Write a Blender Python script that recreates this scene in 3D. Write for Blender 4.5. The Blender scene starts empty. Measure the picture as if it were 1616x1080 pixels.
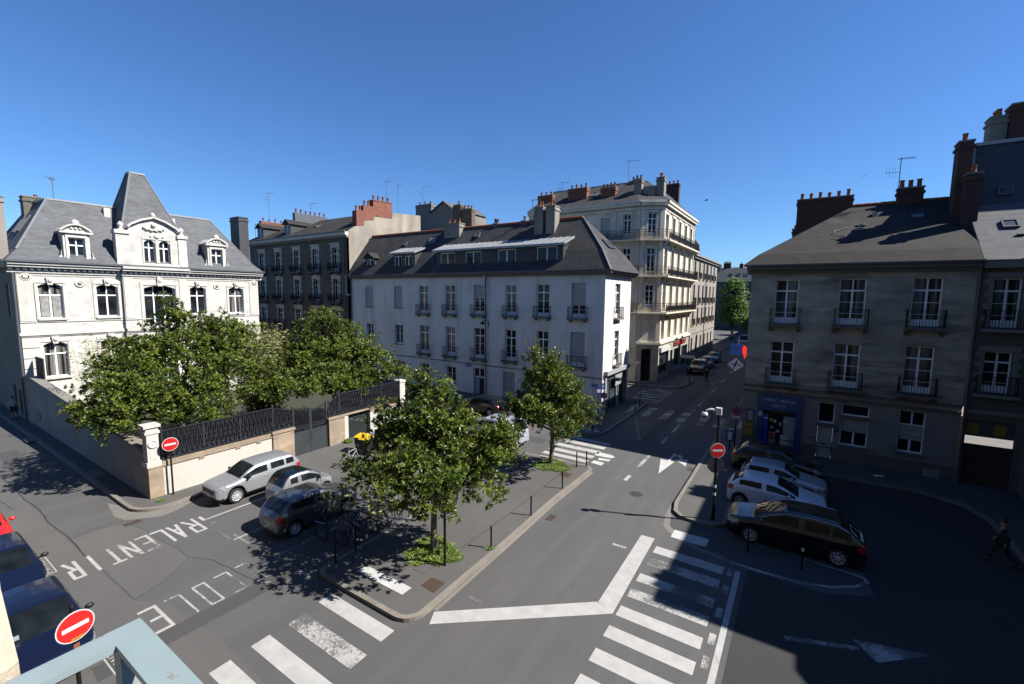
import bpy, math, random
from math import sin, cos, pi, radians, sqrt, hypot, atan2
from mathutils import Vector, Matrix

sc = bpy.context.scene
col = sc.collection

# ------------------------------------------------------------------ camera
CAM_Z = 9.8
cam_data = bpy.data.cameras.new('camera')
cam_data.sensor_width = 36.0
cam_data.sensor_fit = 'HORIZONTAL'
cam_data.lens = 36.0 * 704.0 / 1616.0
cam_data.clip_start = 0.05
cam_data.clip_end = 3000
cam_ob = bpy.data.objects.new('camera', cam_data)
col.objects.link(cam_ob)
_R = Matrix(((0.8374566873663456, -0.06579532588609005, 0.5425285908382435),
             (0.5464044625283345, 0.08188794074312353, -0.8335085653368972),
             (0.010414418587176144, 0.9944673651017382, 0.10452846326765347)))
cam_ob.matrix_world = Matrix.Translation((0, 0, CAM_Z)) @ _R.to_4x4()
sc.camera = cam_ob

# ------------------------------------------------------------------ sky, sun, exposure
SUN_AZ = 22.0      # degrees, from +x towards +y
SUN_EL = 44.5
w = bpy.data.worlds.new('World')
sc.world = w
w.use_nodes = True
nt = w.node_tree
bg = nt.nodes['Background']
sky = nt.nodes.new('ShaderNodeTexSky')
sky.sky_type = 'NISHITA'
sky.sun_disc = False
sky.sun_elevation = radians(SUN_EL)
sky.sun_rotation = radians(90.0 - SUN_AZ)
sky.altitude = 0
sky.air_density = 1.0
sky.dust_density = 0.0
sky.ozone_density = 1.0
tint = nt.nodes.new('ShaderNodeMix')          # deep clear-sky blue
tint.data_type = 'RGBA'
tint.blend_type = 'MULTIPLY'
tint.inputs[0].default_value = 1.0
tint.inputs[7].default_value = (0.475, 0.78, 1.2, 1)
nt.links.new(sky.outputs[0], tint.inputs[6])
nt.links.new(tint.outputs[2], bg.inputs[0])
bg.inputs[1].default_value = 0.052

sun_d = bpy.data.lights.new('sun', 'SUN')
sun_d.energy = 5.0
sun_d.angle = radians(0.5)
sun_d.color = (1.0, 0.955, 0.88)
sun_ob = bpy.data.objects.new('sun', sun_d)
col.objects.link(sun_ob)
_d = Vector((cos(radians(SUN_AZ)) * cos(radians(SUN_EL)), sin(radians(SUN_AZ)) * cos(radians(SUN_EL)), sin(radians(SUN_EL))))
sun_ob.rotation_euler = _d.to_track_quat('Z', 'Y').to_euler()
sun_ob.location = _d * 200

sc.view_settings.view_transform = 'Standard'
sc.view_settings.look = 'None'
sc.view_settings.gamma = 1.0
sc.view_settings.exposure = 1.25
sc.view_settings.use_curve_mapping = False
sc.cycles.max_bounces = 6
sc.cycles.diffuse_bounces = 3
sc.cycles.glossy_bounces = 3
sc.cycles.transparent_max_bounces = 8
sc.cycles.caustics_reflective = False
sc.cycles.caustics_refractive = False

rnd = random.Random(7)

# ------------------------------------------------------------------ materials
def _mix(n, l, fac, c1, c2, mode='MIX'):
    m = n.new('ShaderNodeMix')
    m.data_type = 'RGBA'
    m.blend_type = mode
    for sock, val in ((m.inputs[0], fac), (m.inputs[6], c1), (m.inputs[7], c2)):
        if hasattr(val, 'is_linked') or hasattr(val, 'links'):
            l.new(val, sock)
        elif isinstance(val, tuple):
            sock.default_value = (*val[:3], 1)
        else:
            sock.default_value = val
    return m.outputs[2]

def _noise(n, l, vec, scale, detail=4, rough=0.6):
    t = n.new('ShaderNodeTexNoise')
    t.inputs['Scale'].default_value = scale
    t.inputs['Detail'].default_value = detail
    t.inputs['Roughness'].default_value = rough
    if vec is not None:
        l.new(vec, t.inputs['Vector'])
    return t.outputs['Fac']

def _ramp(n, l, fac, a, b):
    r = n.new('ShaderNodeMapRange')
    r.inputs[1].default_value = a
    r.inputs[2].default_value = b
    l.new(fac, r.inputs[0])
    return r.outputs[0]

def _math(n, l, op, a, b):
    m = n.new('ShaderNodeMath')
    m.operation = op
    for s, v in ((m.inputs[0], a), (m.inputs[1], b)):
        if isinstance(v, (int, float)):
            s.default_value = v
        else:
            l.new(v, s)
    return m.outputs[0]

def mat(name, c, rough=0.8, metal=0.0, spec=0.5, var=0.0, vscale=1.0, c2=None, blot=None, streak=None,
        brick=None, bump=0.0, bscale=40.0, grime=0.0, coat=0.0, fine=0.0, fscale=60.0, emit=None, cracks=None, alb=0.505):
    """procedural material: base colour + large blotches + vertical streaks + fine grain + masonry courses"""
    sc3 = lambda q: tuple(x * alb for x in q)
    c = sc3(c)
    if c2: c2 = sc3(c2)
    if blot: blot = (sc3(blot[0]),) + tuple(blot[1:])
    if streak: streak = (sc3(streak[0]),) + tuple(streak[1:])
    if brick: brick = (brick[0], brick[1], brick[2], sc3(brick[3]), sc3(brick[4]), brick[5])
    m = bpy.data.materials.new(name)
    m.use_nodes = True
    t = m.node_tree
    n, l = t.nodes, t.links
    p = n['Principled BSDF']
    p.inputs['Roughness'].default_value = rough
    p.inputs['Metallic'].default_value = metal
    p.inputs['Specular IOR Level'].default_value = spec
    if coat:
        p.inputs['Coat Weight'].default_value = coat
        p.inputs['Coat Roughness'].default_value = 0.04
    geo = n.new('ShaderNodeNewGeometry')
    pos = geo.outputs['Position']
    out = None
    cur = c
    bumpsrc = None
    if brick:
        bw, bh, mort, cm, cb, squash = brick
        uv = n.new('ShaderNodeUVMap')
        b = n.new('ShaderNodeTexBrick')
        l.new(uv.outputs[0], b.inputs['Vector'])
        b.inputs['Scale'].default_value = 1.0
        b.inputs['Brick Width'].default_value = bw
        b.inputs['Row Height'].default_value = bh
        b.inputs['Mortar Size'].default_value = mort
        b.inputs['Mortar Smooth'].default_value = 0.2
        b.inputs['Bias'].default_value = squash
        b.inputs['Color1'].default_value = (*c, 1)
        b.inputs['Color2'].default_value = (*cb, 1)
        b.inputs['Mortar'].default_value = (*cm, 1)
        cmp_ = n.new('ShaderNodeMapping')         # tone differs from course to course
        cmp_.inputs['Scale'].default_value = (0.9, 0.55 / max(bh, 0.09), 1)
        l.new(uv.outputs[0], cmp_.inputs['Vector'])
        cf = _ramp(n, l, _noise(n, l, cmp_.outputs[0], 1.0, 3, 0.65), 0.3, 0.72)
        cur = _mix(n, l, 0.75, b.outputs['Color'], _mix(n, l, 1.0, b.outputs['Color'], _mix(n, l, cf, (0.62, 0.62, 0.62), (1.25, 1.24, 1.22)), 'MULTIPLY'))
        bumpsrc = b.outputs['Fac']
    if var:
        f = _ramp(n, l, _noise(n, l, pos, vscale, 5, 0.62), 0.3, 0.7)
        cc2 = c2 if c2 else tuple(x * (1 - var) for x in c)
        if brick:
            mul = tuple(min(1.0, a / max(b_, 1e-4)) for a, b_ in zip(cc2, c))
            cur = _mix(n, l, f, cur, _mix(n, l, 1.0, cur, mul, 'MULTIPLY'))
        else:
            cur = _mix(n, l, f, cur, cc2)
    if blot:
        bc, bs, lo, hi, am = blot
        f = _ramp(n, l, _noise(n, l, pos, bs, 6, 0.68), lo, hi)
        cur = _mix(n, l, _math(n, l, 'MULTIPLY', f, am), cur, bc)
    if streak:
        scol, ss, am = streak
        mp = n.new('ShaderNodeMapping')
        mp.inputs['Scale'].default_value = (ss, ss, ss * 0.10)
        l.new(pos, mp.inputs['Vector'])
        f = _ramp(n, l, _noise(n, l, mp.outputs[0], 1.0, 5, 0.65), 0.5, 0.78)
        cur = _mix(n, l, _math(n, l, 'MULTIPLY', f, am), cur, scol)
    if fine:
        f = _noise(n, l, pos, fscale, 3, 0.7)
        cur = _mix(n, l, fine, cur, _mix(n, l, _ramp(n, l, f, 0.3, 0.7), tuple(x * 0.45 for x in c), tuple(min(1, x * 1.6) for x in c)))
    if cracks:
        cs, am, cw = cracks
        v = n.new('ShaderNodeTexVoronoi')
        v.feature = 'DISTANCE_TO_EDGE'
        v.inputs['Scale'].default_value = cs
        nz = n.new('ShaderNodeTexNoise')
        nz.inputs['Scale'].default_value = 1.4
        nz.inputs['Detail'].default_value = 5
        l.new(pos, nz.inputs['Vector'])
        vm = n.new('ShaderNodeVectorMath')
        vm.operation = 'MULTIPLY_ADD'
        l.new(nz.outputs['Color'], vm.inputs[0])
        vm.inputs[1].default_value = (1.3, 1.3, 0)
        l.new(pos, vm.inputs[2])
        l.new(vm.outputs[0], v.inputs['Vector'])
        f = _ramp(n, l, v.outputs['Distance'], cw, 0.0)
        cl = n.new('ShaderNodeClamp')
        l.new(f, cl.inputs[0])
        gate = _ramp(n, l, _noise(n, l, pos, 0.22, 2), 0.5, 0.6)
        cl2 = n.new('ShaderNodeClamp')
        l.new(gate, cl2.inputs[0])
        cur = _mix(n, l, _math(n, l, 'MULTIPLY', _math(n, l, 'MULTIPLY', cl.outputs[0], cl2.outputs[0]), am), cur, tuple(x * 0.3 for x in c))
    if isinstance(cur, tuple):
        p.inputs['Base Color'].default_value = (*cur, 1)
    else:
        l.new(cur, p.inputs['Base Color'])
    if bump:
        bp = n.new('ShaderNodeBump')
        bp.inputs['Strength'].default_value = bump
        bp.inputs['Distance'].default_value = 0.02
        if bumpsrc is not None:
            inv = _math(n, l, 'MULTIPLY', bumpsrc, -1.0)
            h = _math(n, l, 'ADD', inv, _math(n, l, 'MULTIPLY', _noise(n, l, pos, bscale, 3), 0.5))
        else:
            h = _noise(n, l, pos, bscale, 4)
        l.new(h, bp.inputs['Height'])
        l.new(bp.outputs[0], p.inputs['Normal'])
    if emit:
        p.inputs['Emission Color'].default_value = (*emit[0], 1)
        p.inputs['Emission Strength'].default_value = emit[1]
    return m

def paint_mat(name, c, under, wear=0.5, sc_=3.0):
    m = bpy.data.materials.new(name)
    m.use_nodes = True
    n, l = m.node_tree.nodes, m.node_tree.links
    p = n['Principled BSDF']
    p.inputs['Roughness'].default_value = 0.75
    pos = n.new('ShaderNodeNewGeometry').outputs['Position']
    big = _noise(n, l, pos, 0.55, 3, 0.6)
    small = _noise(n, l, pos, sc_ * 4, 7, 0.75)
    f = _math(n, l, 'ADD', _math(n, l, 'MULTIPLY', big, 0.55), _math(n, l, 'MULTIPLY', small, 0.45))
    k = n.new('ShaderNodeClamp')
    l.new(_ramp(n, l, f, 0.68 - 0.2 * wear, 0.74 - 0.2 * wear), k.inputs[0])
    dirt = _ramp(n, l, _noise(n, l, pos, 2.0, 6, 0.7), 0.35, 0.75)
    base = _mix(n, l, dirt, c, tuple(x * 0.72 for x in c))
    l.new(_mix(n, l, k.outputs[0], base, under), p.inputs['Base Color'])
    return m

def glass_mat(name, c=(0.012, 0.014, 0.016), rough=0.06, spec=0.6):
    m = bpy.data.materials.new(name)
    m.use_nodes = True
    n, l = m.node_tree.nodes, m.node_tree.links
    p = n['Principled BSDF']
    p.inputs['Roughness'].default_value = rough
    p.inputs['Specular IOR Level'].default_value = spec
    pos = n.new('ShaderNodeNewGeometry').outputs['Position']
    f = _ramp(n, l, _noise(n, l, pos, 0.9, 2), 0.35, 0.65)
    l.new(_mix(n, l, f, c, tuple(min(1, x * 2.6 + 0.004) for x in c)), p.inputs['Base Color'])
    bp = n.new('ShaderNodeBump')
    bp.inputs['Strength'].default_value = 0.05
    l.new(_noise(n, l, pos, 1.3, 1), bp.inputs['Height'])
    l.new(bp.outputs[0], p.inputs['Normal'])
    return m

def leaf_mat(name, c_dark, c_light, under, rough=0.32, trans=0.18, spec=0.5):
    m = bpy.data.materials.new(name)
    m.use_nodes = True
    n, l = m.node_tree.nodes, m.node_tree.links
    p = n['Principled BSDF']
    p.inputs['Roughness'].default_value = rough
    p.inputs['Specular IOR Level'].default_value = spec
    geo = n.new('ShaderNodeNewGeometry')
    at = n.new('ShaderNodeAttribute')
    at.attribute_name = 'tint'
    cur = _mix(n, l, at.outputs['Fac'], c_dark, c_light)
    cur = _mix(n, l, geo.outputs['Backfacing'], cur, under)
    l.new(cur, p.inputs['Base Color'])
    tr = n.new('ShaderNodeBsdfTranslucent')
    l.new(_mix(n, l, 0.6, cur, c_light), tr.inputs['Color'])
    mx = n.new('ShaderNodeMixShader')
    mx.inputs[0].default_value = trans
    l.new(p.outputs[0], mx.inputs[1])
    l.new(tr.outputs[0], mx.inputs[2])
    l.new(mx.outputs[0], n['Material Output'].inputs['Surface'])
    return m

M = {}
ASPH = (0.125, 0.122, 0.122)
M['asphalt'] = mat('asphalt', ASPH, 0.9, var=0.22, vscale=0.35, blot=((0.085, 0.083, 0.085), 0.13, 0.5, 0.7, 0.6), fine=0.28, fscale=90, bump=0.25, bscale=120, cracks=(0.22, 0.4, 0.006))
def road_wear(m, along):
    n, l = m.node_tree.nodes, m.node_tree.links
    p = n['Principled BSDF']
    src = p.inputs['Base Color'].links[0].from_socket
    pos = n.new('ShaderNodeNewGeometry').outputs['Position']
    mp = n.new('ShaderNodeMapping'); mp.inputs['Scale'].default_value = along
    l.new(pos, mp.inputs['Vector'])
    f = n.new('ShaderNodeClamp'); l.new(_ramp(n, l, _noise(n, l, mp.outputs[0], 1.0, 4, 0.6), 0.46, 0.72), f.inputs[0])
    cur = _mix(n, l, _math(n, l, 'MULTIPLY', f.outputs[0], 0.5), src, (0.0882, 0.0857, 0.0823))
    g = n.new('ShaderNodeClamp'); l.new(_ramp(n, l, _noise(n, l, pos, 1.1, 5, 0.7), 0.64, 0.74), g.inputs[0])
    cur = _mix(n, l, _math(n, l, 'MULTIPLY', g.outputs[0], 0.45), cur, (0.0302, 0.0294, 0.0294))
    q = n.new('ShaderNodeClamp'); l.new(_ramp(n, l, _noise(n, l, pos, 5.5, 2, 0.5), 0.74, 0.77), q.inputs[0])
    cur = _mix(n, l, _math(n, l, 'MULTIPLY', q.outputs[0], 0.6), cur, (0.0252, 0.0244, 0.0235))
    d = n.new('ShaderNodeClamp'); l.new(_ramp(n, l, _noise(n, l, pos, 0.06, 3, 0.5), 0.42, 0.62), d.inputs[0])
    cur = _mix(n, l, _math(n, l, 'MULTIPLY', d.outputs[0], 0.35), cur, (0.0487, 0.0479, 0.0487))
    l.new(cur, p.inputs['Base Color'])
road_wear(M['asphalt'], (1.1, 0.09, 1))
M['asphalt_shade'] = mat('asphalt_shade', (0.045, 0.045, 0.047), 0.9, var=0.25, vscale=0.6, fine=0.25, fscale=90, bump=0.25, bscale=120)  # asphalt darkened to carry the shade of the pocket
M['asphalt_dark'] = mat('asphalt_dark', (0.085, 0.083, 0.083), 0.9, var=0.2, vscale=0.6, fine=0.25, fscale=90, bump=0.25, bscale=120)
M['asphalt_pale'] = mat('asphalt_pale', (0.15, 0.145, 0.138), 0.9, var=0.2, vscale=0.5, fine=0.28, fscale=80, bump=0.2, bscale=110)
road_wear(M['asphalt_pale'], (0.08, 1.2, 1))
M['tar'] = mat('tar', (0.055, 0.053, 0.052), 0.7, var=0.3, vscale=3)
M['pavement'] = mat('pavement', (0.135, 0.127, 0.12), 0.92, var=0.18, vscale=0.5, blot=((0.10, 0.093, 0.088), 0.9, 0.55, 0.75, 0.5), fine=0.3, fscale=70, bump=0.2, bscale=100)
road_wear(M['pavement'], (0.5, 0.4, 1))
M['kerb'] = mat('kerb', (0.33, 0.295, 0.255), 0.85, var=0.3, vscale=1.2, fine=0.25, fscale=50, brick=(1.0, 5.0, 0.012, (0.14, 0.12, 0.1), (0.30, 0.268, 0.232), 0.0))
M['gutter'] = mat('gutter', (0.27, 0.25, 0.225), 0.9, var=0.3, vscale=1.0, fine=0.2)
M['paint'] = paint_mat('paint', (0.311, 0.307, 0.298), (0.071, 0.070, 0.069), 0.42)
M['paint_worn'] = paint_mat('paint_worn', (0.302, 0.298, 0.290), (0.071, 0.070, 0.069), 1.0)
M['paint_fresh'] = paint_mat('paint_fresh', (0.386, 0.386, 0.378), (0.168, 0.168, 0.168), 0.1)
M['paint_gone'] = paint_mat('paint_gone', (0.143, 0.139, 0.134), (0.064, 0.062, 0.062), 1.1)
M['iron_cover'] = mat('iron_cover', (0.13, 0.085, 0.06), 0.7, metal=0.3, var=0.3, vscale=6)
M['soil'] = mat('soil', (0.055, 0.06, 0.03), 0.95, var=0.3, vscale=2)

M['white_stone'] = mat('white_stone', (0.90, 0.875, 0.825), 0.85, var=0.10, vscale=0.8, streak=((0.55, 0.50, 0.42), 0.9, 0.35), brick=(1.1, 0.42, 0.006, (0.70, 0.66, 0.6), (0.88, 0.855, 0.80), 0.0))
M['white_trim'] = mat('white_trim', (0.88, 0.85, 0.79), 0.85, var=0.18, vscale=1.6, streak=((0.42, 0.37, 0.30), 1.6, 0.45))
M['white_render'] = mat('white_render', (0.82, 0.80, 0.765), 0.9, var=0.12, vscale=0.5, streak=((0.34, 0.335, 0.33), 1.1, 0.7), blot=((0.48, 0.475, 0.47), 0.35, 0.52, 0.74, 0.7), fine=0.06, fscale=30, bump=0.1, bscale=30, alb=0.69)
M['beige_render'] = mat('beige_render', (0.58, 0.50, 0.40), 0.92, var=0.25, vscale=0.25, streak=((0.22, 0.205, 0.185), 0.6, 0.95), blot=((0.30, 0.285, 0.265), 0.2, 0.42, 0.62, 0.85))
M['cream_wall'] = mat('cream_wall', (0.80, 0.765, 0.69), 0.92, var=0.12, vscale=0.5, blot=((0.66, 0.59, 0.47), 0.6, 0.58, 0.72, 0.6), streak=((0.6, 0.53, 0.42), 0.9, 0.3))
M['grey_side'] = mat('grey_side', (0.42, 0.38, 0.34), 0.93, var=0.2, vscale=0.4, streak=((0.2, 0.18, 0.16), 0.8, 0.5), blot=((0.28, 0.24, 0.21), 0.5, 0.5, 0.7, 0.6))
M['tan_stone'] = mat('tan_stone', (0.52, 0.40, 0.29), 0.88, var=0.2, vscale=1.5, brick=(0.8, 0.38, 0.008, (0.40, 0.31, 0.23), (0.58, 0.45, 0.33), 0.0), bump=0.15)
M['grey_stone'] = mat('grey_stone', (0.25, 0.195, 0.15), 0.9, var=0.3, vscale=0.6, streak=((0.07, 0.06, 0.055), 0.8, 0.5), fine=0.15, fscale=8, brick=(0.7, 0.33, 0.01, (0.18, 0.14, 0.11), (0.29, 0.225, 0.175), 0.0))
M['pale_stone'] = mat('pale_stone', (0.42, 0.39, 0.34), 0.88, var=0.25, vscale=1.0, streak=((0.2, 0.185, 0.16), 1.4, 0.4))
M['old_stone'] = mat('old_stone', (0.80, 0.69, 0.52), 0.9, var=0.2, vscale=0.7, streak=((0.3, 0.26, 0.21), 0.45, 0.5), brick=(0.85, 0.3, 0.007, (0.58, 0.50, 0.375), (0.79, 0.68, 0.51), 0.0))
# dark horizontal weathering bands of the old stone front
def add_bands(m, dark, am):
    n, l = m.node_tree.nodes, m.node_tree.links
    p = n['Principled BSDF']
    lk = p.inputs['Base Color'].links[0]
    src = lk.from_socket
    pos = n.new('ShaderNodeNewGeometry').outputs['Position']
    mp = n.new('ShaderNodeMapping')
    mp.inputs['Scale'].default_value = (0.35, 0.35, 2.6)
    l.new(pos, mp.inputs['Vector'])
    f = _ramp(n, l, _noise(n, l, mp.outputs[0], 1.0, 5, 0.62), 0.44, 0.62)
    gate = _ramp(n, l, _noise(n, l, pos, 0.16, 2), 0.36, 0.52)
    g2 = n.new('ShaderNodeClamp')
    l.new(gate, g2.inputs[0])
    l.new(_mix(n, l, _math(n, l, 'MULTIPLY', _math(n, l, 'MULTIPLY', f, g2.outputs[0]), am), src, dark), p.inputs['Base Color'])
add_bands(M['old_stone'], (0.075, 0.065, 0.055), 0.72)
M['dark_stone'] = mat('dark_stone', (0.24, 0.215, 0.18), 0.9, var=0.3, vscale=0.8, streak=((0.1, 0.09, 0.075), 0.8, 0.5))
M['cream_stone'] = mat('cream_stone', (0.66, 0.60, 0.49), 0.88, var=0.18, vscale=0.5, streak=((0.22, 0.20, 0.17), 0.8, 0.62), blot=((0.36, 0.33, 0.28), 0.3, 0.52, 0.72, 0.6), brick=(6.0, 0.36, 0.010, (0.44, 0.40, 0.33), (0.64, 0.585, 0.48), 0.0), alb=0.9)
M['cream_trim'] = mat('cream_trim', (0.62, 0.565, 0.47), 0.88, var=0.25, vscale=1.0, streak=((0.2, 0.185, 0.155), 1.3, 0.55), alb=0.9)
M['tile_front'] = mat('tile_front', (0.66, 0.62, 0.53), 0.45, var=0.1, vscale=1.0, brick=(0.6, 0.6, 0.01, (0.4, 0.37, 0.31), (0.64, 0.60, 0.51), 0.0))
M['beige_stone'] = mat('beige_stone', (0.44, 0.40, 0.355), 0.9, var=0.18, vscale=0.5, streak=((0.24, 0.22, 0.19), 0.8, 0.4))
M['far_wall'] = mat('far_wall', (0.2, 0.185, 0.17), 0.9, var=0.2, vscale=0.4, streak=((0.2, 0.19, 0.17), 0.6, 0.4))
M['cement'] = mat('cement', (0.36, 0.33, 0.29), 0.92, var=0.25, vscale=0.5, streak=((0.17, 0.16, 0.145), 0.8, 0.6))
M['slate'] = mat('slate', (0.165, 0.175, 0.195), 0.72, spec=0.3, var=0.28, vscale=0.9, brick=(0.26, 0.13, 0.012, (0.11, 0.117, 0.132), (0.205, 0.217, 0.24), 0.0), streak=((0.22, 0.225, 0.225), 1.0, 0.35), bump=0.3)
M['slate_brown'] = mat('slate_brown', (0.062, 0.056, 0.053), 0.85, spec=0.25, var=0.35, vscale=0.7, brick=(0.26, 0.13, 0.012, (0.04, 0.037, 0.035), (0.08, 0.072, 0.067), 0.0), blot=((0.13, 0.115, 0.095), 0.45, 0.54, 0.76, 0.7), bump=0.3)
M['slate_grey'] = mat('slate_grey', (0.09, 0.09, 0.096), 0.85, spec=0.25, var=0.4, vscale=0.8, brick=(0.26, 0.13, 0.012, (0.055, 0.055, 0.06), (0.115, 0.115, 0.122), 0.0), blot=((0.16, 0.15, 0.135), 0.5, 0.54, 0.76, 0.6), bump=0.3)
M['slate_dark'] = mat('slate_dark', (0.045, 0.048, 0.058), 0.6, var=0.3, vscale=0.8, brick=(0.26, 0.13, 0.012, (0.03, 0.032, 0.04), (0.07, 0.075, 0.09), 0.0), bump=0.2)
M['zinc'] = mat('zinc', (0.52, 0.54, 0.56), 0.45, metal=0.25, var=0.2, vscale=0.8, streak=((0.36, 0.37, 0.38), 1.5, 0.4))
M['zinc_dark'] = mat('zinc_dark', (0.17, 0.18, 0.20), 0.5, metal=0.3, var=0.2, vscale=1.0)
M['brick_red'] = mat('brick_red', (0.36, 0.105, 0.062), 0.88, var=0.3, vscale=1.5, brick=(0.24, 0.08, 0.010, (0.27, 0.16, 0.12), (0.43, 0.135, 0.08), 0.0), bump=0.2)
M['brick_dark'] = mat('brick_dark', (0.13, 0.045, 0.034), 0.9, var=0.35, vscale=1.2, brick=(0.24, 0.08, 0.010, (0.11, 0.075, 0.06), (0.155, 0.055, 0.04), 0.0), bump=0.2)
M['brick_brown'] = mat('brick_brown', (0.26, 0.165, 0.115), 0.9, var=0.3, vscale=1.0, brick=(0.24, 0.08, 0.010, (0.2, 0.16, 0.13), (0.3, 0.19, 0.13), 0.0))
M['terracotta'] = mat('terracotta', (0.46, 0.15, 0.075), 0.85, var=0.35, vscale=4)
M['iron'] = mat('iron', (0.012, 0.012, 0.014), 0.6, spec=0.2, var=0.2, vscale=5)
M['iron_blue'] = mat('iron_blue', (0.042, 0.047, 0.06), 0.42, spec=0.5, var=0.35, vscale=2)
M['gate_metal'] = mat('gate_metal', (0.075, 0.085, 0.10), 0.5, metal=0.2, var=0.35, vscale=2.0, streak=((0.13, 0.13, 0.13), 2, 0.4))
M['galv'] = mat('galv', (0.35, 0.36, 0.37), 0.45, metal=0.7, var=0.2, vscale=8)
M['white_frame'] = mat('white_frame', (0.78, 0.78, 0.77), 0.5, var=0.08, vscale=3, alb=0.95)
M['grey_frame'] = mat('grey_frame', (0.42, 0.42, 0.42), 0.55, var=0.1, vscale=3)
M['sill'] = mat('sill', (0.28, 0.26, 0.235), 0.88, var=0.35, vscale=3)
M['blind'] = mat('blind', (0.60, 0.60, 0.585), 0.7, brick=(30.0, 0.055, 0.006, (0.42, 0.42, 0.41), (0.60, 0.60, 0.585), 0.0))
M['curtain'] = mat('curtain', (0.55, 0.55, 0.52), 0.35, var=0.5, vscale=3.0, spec=0.5)
M['glass'] = glass_mat('glass', (0.006, 0.007, 0.009), 0.06, 0.22)
M['glass_pale'] = glass_mat('glass_pale', (0.03, 0.034, 0.04), 0.05, 0.3)
M['glass_green'] = glass_mat('glass_green', (0.02, 0.03, 0.035), 0.04, 0.8)
M['door_white'] = mat('door_white', (0.66, 0.66, 0.66), 0.5, var=0.1, vscale=2)
M['door_blue'] = mat('door_blue', (0.42, 0.50, 0.62), 0.5, var=0.15, vscale=2)
M['door_green'] = mat('door_green', (0.022, 0.035, 0.035), 0.5, var=0.3, vscale=3)
M['shop_blue'] = mat('shop_blue', (0.016, 0.07, 0.22), 0.4, var=0.15, vscale=2, alb=0.64)
M['shop_grey'] = mat('shop_grey', (0.08, 0.10, 0.11), 0.4, var=0.15, vscale=2)
M['shop_light'] = mat('shop_light', (0.5, 0.53, 0.54), 0.4, var=0.1, vscale=2)
M['sign_blue_lit'] = mat('sign_blue_lit', (0.04, 0.14, 0.5), 0.35, emit=((0.03, 0.13, 0.5), 0.06))
M['white_lit'] = mat('white_lit', (0.75, 0.75, 0.72), 0.4, alb=1.0)
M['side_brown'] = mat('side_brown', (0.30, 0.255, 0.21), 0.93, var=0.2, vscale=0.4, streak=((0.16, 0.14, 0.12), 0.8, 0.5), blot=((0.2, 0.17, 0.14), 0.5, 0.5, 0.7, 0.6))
M['sign_red'] = mat('sign_red', (0.62, 0.02, 0.018), 0.35, var=0.12, vscale=6, alb=0.64)
M['sign_white'] = mat('sign_white', (0.82, 0.82, 0.82), 0.35, var=0.06, vscale=6, alb=0.53)
M['sign_blue'] = mat('sign_blue', (0.02, 0.07, 0.40), 0.35, var=0.1, vscale=6, alb=0.64)
M['sign_back'] = mat('sign_back', (0.42, 0.42, 0.42), 0.5, metal=0.3, var=0.2, vscale=5)
M['neon_red'] = mat('neon_red', (0.8, 0.03, 0.02), 0.4, emit=((1.0, 0.03, 0.015), 0.5))
M['yellow'] = mat('yellow', (0.80, 0.52, 0.02), 0.45, var=0.1, vscale=3, alb=0.64)
M['box_yellow'] = mat('box_yellow', (0.52, 0.36, 0.05), 0.5, var=0.2, vscale=4)
M['bin_black'] = mat('bin_black', (0.022, 0.024, 0.027), 0.5, var=0.3, vscale=3)
M['rail_blue'] = mat('rail_blue', (0.285, 0.36, 0.372), 0.45, var=0.12, vscale=14, blot=((0.22, 0.15, 0.09), 22, 0.63, 0.68, 0.9), streak=((0.30, 0.35, 0.37), 25, 0.4), fine=0.08, fscale=300, alb=0.64)
M['rail_under'] = mat('rail_under', (0.46, 0.52, 0.50), 0.6, var=0.2, vscale=20)
M['jamb'] = mat('jamb', (0.66, 0.58, 0.46), 0.85, var=0.3, vscale=12, c2=(0.56, 0.46, 0.33), blot=((0.42, 0.33, 0.24), 25, 0.58, 0.72, 0.7), fine=0.12, fscale=200, bump=0.3, bscale=80)
M['bark'] = mat('bark', (0.30, 0.255, 0.19), 0.9, var=0.4, vscale=4, c2=(0.14, 0.13, 0.085), bump=0.4, bscale=25)
M['bark_dark'] = mat('bark_dark', (0.10, 0.085, 0.065), 0.9, var=0.4, vscale=4, bump=0.4, bscale=25)
M['magnolia'] = leaf_mat('magnolia', (0.012, 0.040, 0.005), (0.165, 0.20, 0.024), (0.085, 0.10, 0.025), 0.4, 0.22, 0.36)
M['bamboo'] = leaf_mat('bamboo', (0.10, 0.13, 0.03), (0.28, 0.26, 0.07), (0.16, 0.16, 0.05), 0.5, 0.3)
M['lime'] = leaf_mat('lime', (0.03, 0.085, 0.015), (0.14, 0.24, 0.04), (0.09, 0.15, 0.04), 0.5, 0.3)
M['grassblade'] = leaf_mat('grassblade', (0.06, 0.12, 0.015), (0.22, 0.30, 0.05), (0.14, 0.2, 0.04), 0.5, 0.3)

def car_paint(name, c, metal=0.0, rough=0.25, coat=0.8):
    return mat(name, c, rough, metal=metal, spec=0.5, coat=coat, var=0.06, vscale=3, alb=0.86)
M['p_silver'] = car_paint('p_silver', (0.36, 0.37, 0.39), 0.5, 0.34)
M['p_grey'] = car_paint('p_grey', (0.27, 0.275, 0.29), 0.5, 0.36)
M['p_dark'] = car_paint('p_dark', (0.075, 0.08, 0.095), 0.5, 0.32)
M['p_navy'] = car_paint('p_navy', (0.0035, 0.0055, 0.02), 0.0, 0.3, 0.45)
M['p_black'] = car_paint('p_black', (0.006, 0.007, 0.010), 0.2, 0.2)
M['p_white'] = car_paint('p_white', (0.66, 0.68, 0.72), 0.0, 0.3)
M['p_red'] = car_paint('p_red', (0.55, 0.015, 0.012), 0.0, 0.3)
M['p_blue'] = car_paint('p_blue', (0.02, 0.06, 0.22), 0.3, 0.3)
M['p_lightgrey'] = car_paint('p_lightgrey', (0.40, 0.43, 0.48), 0.3, 0.35)
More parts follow.
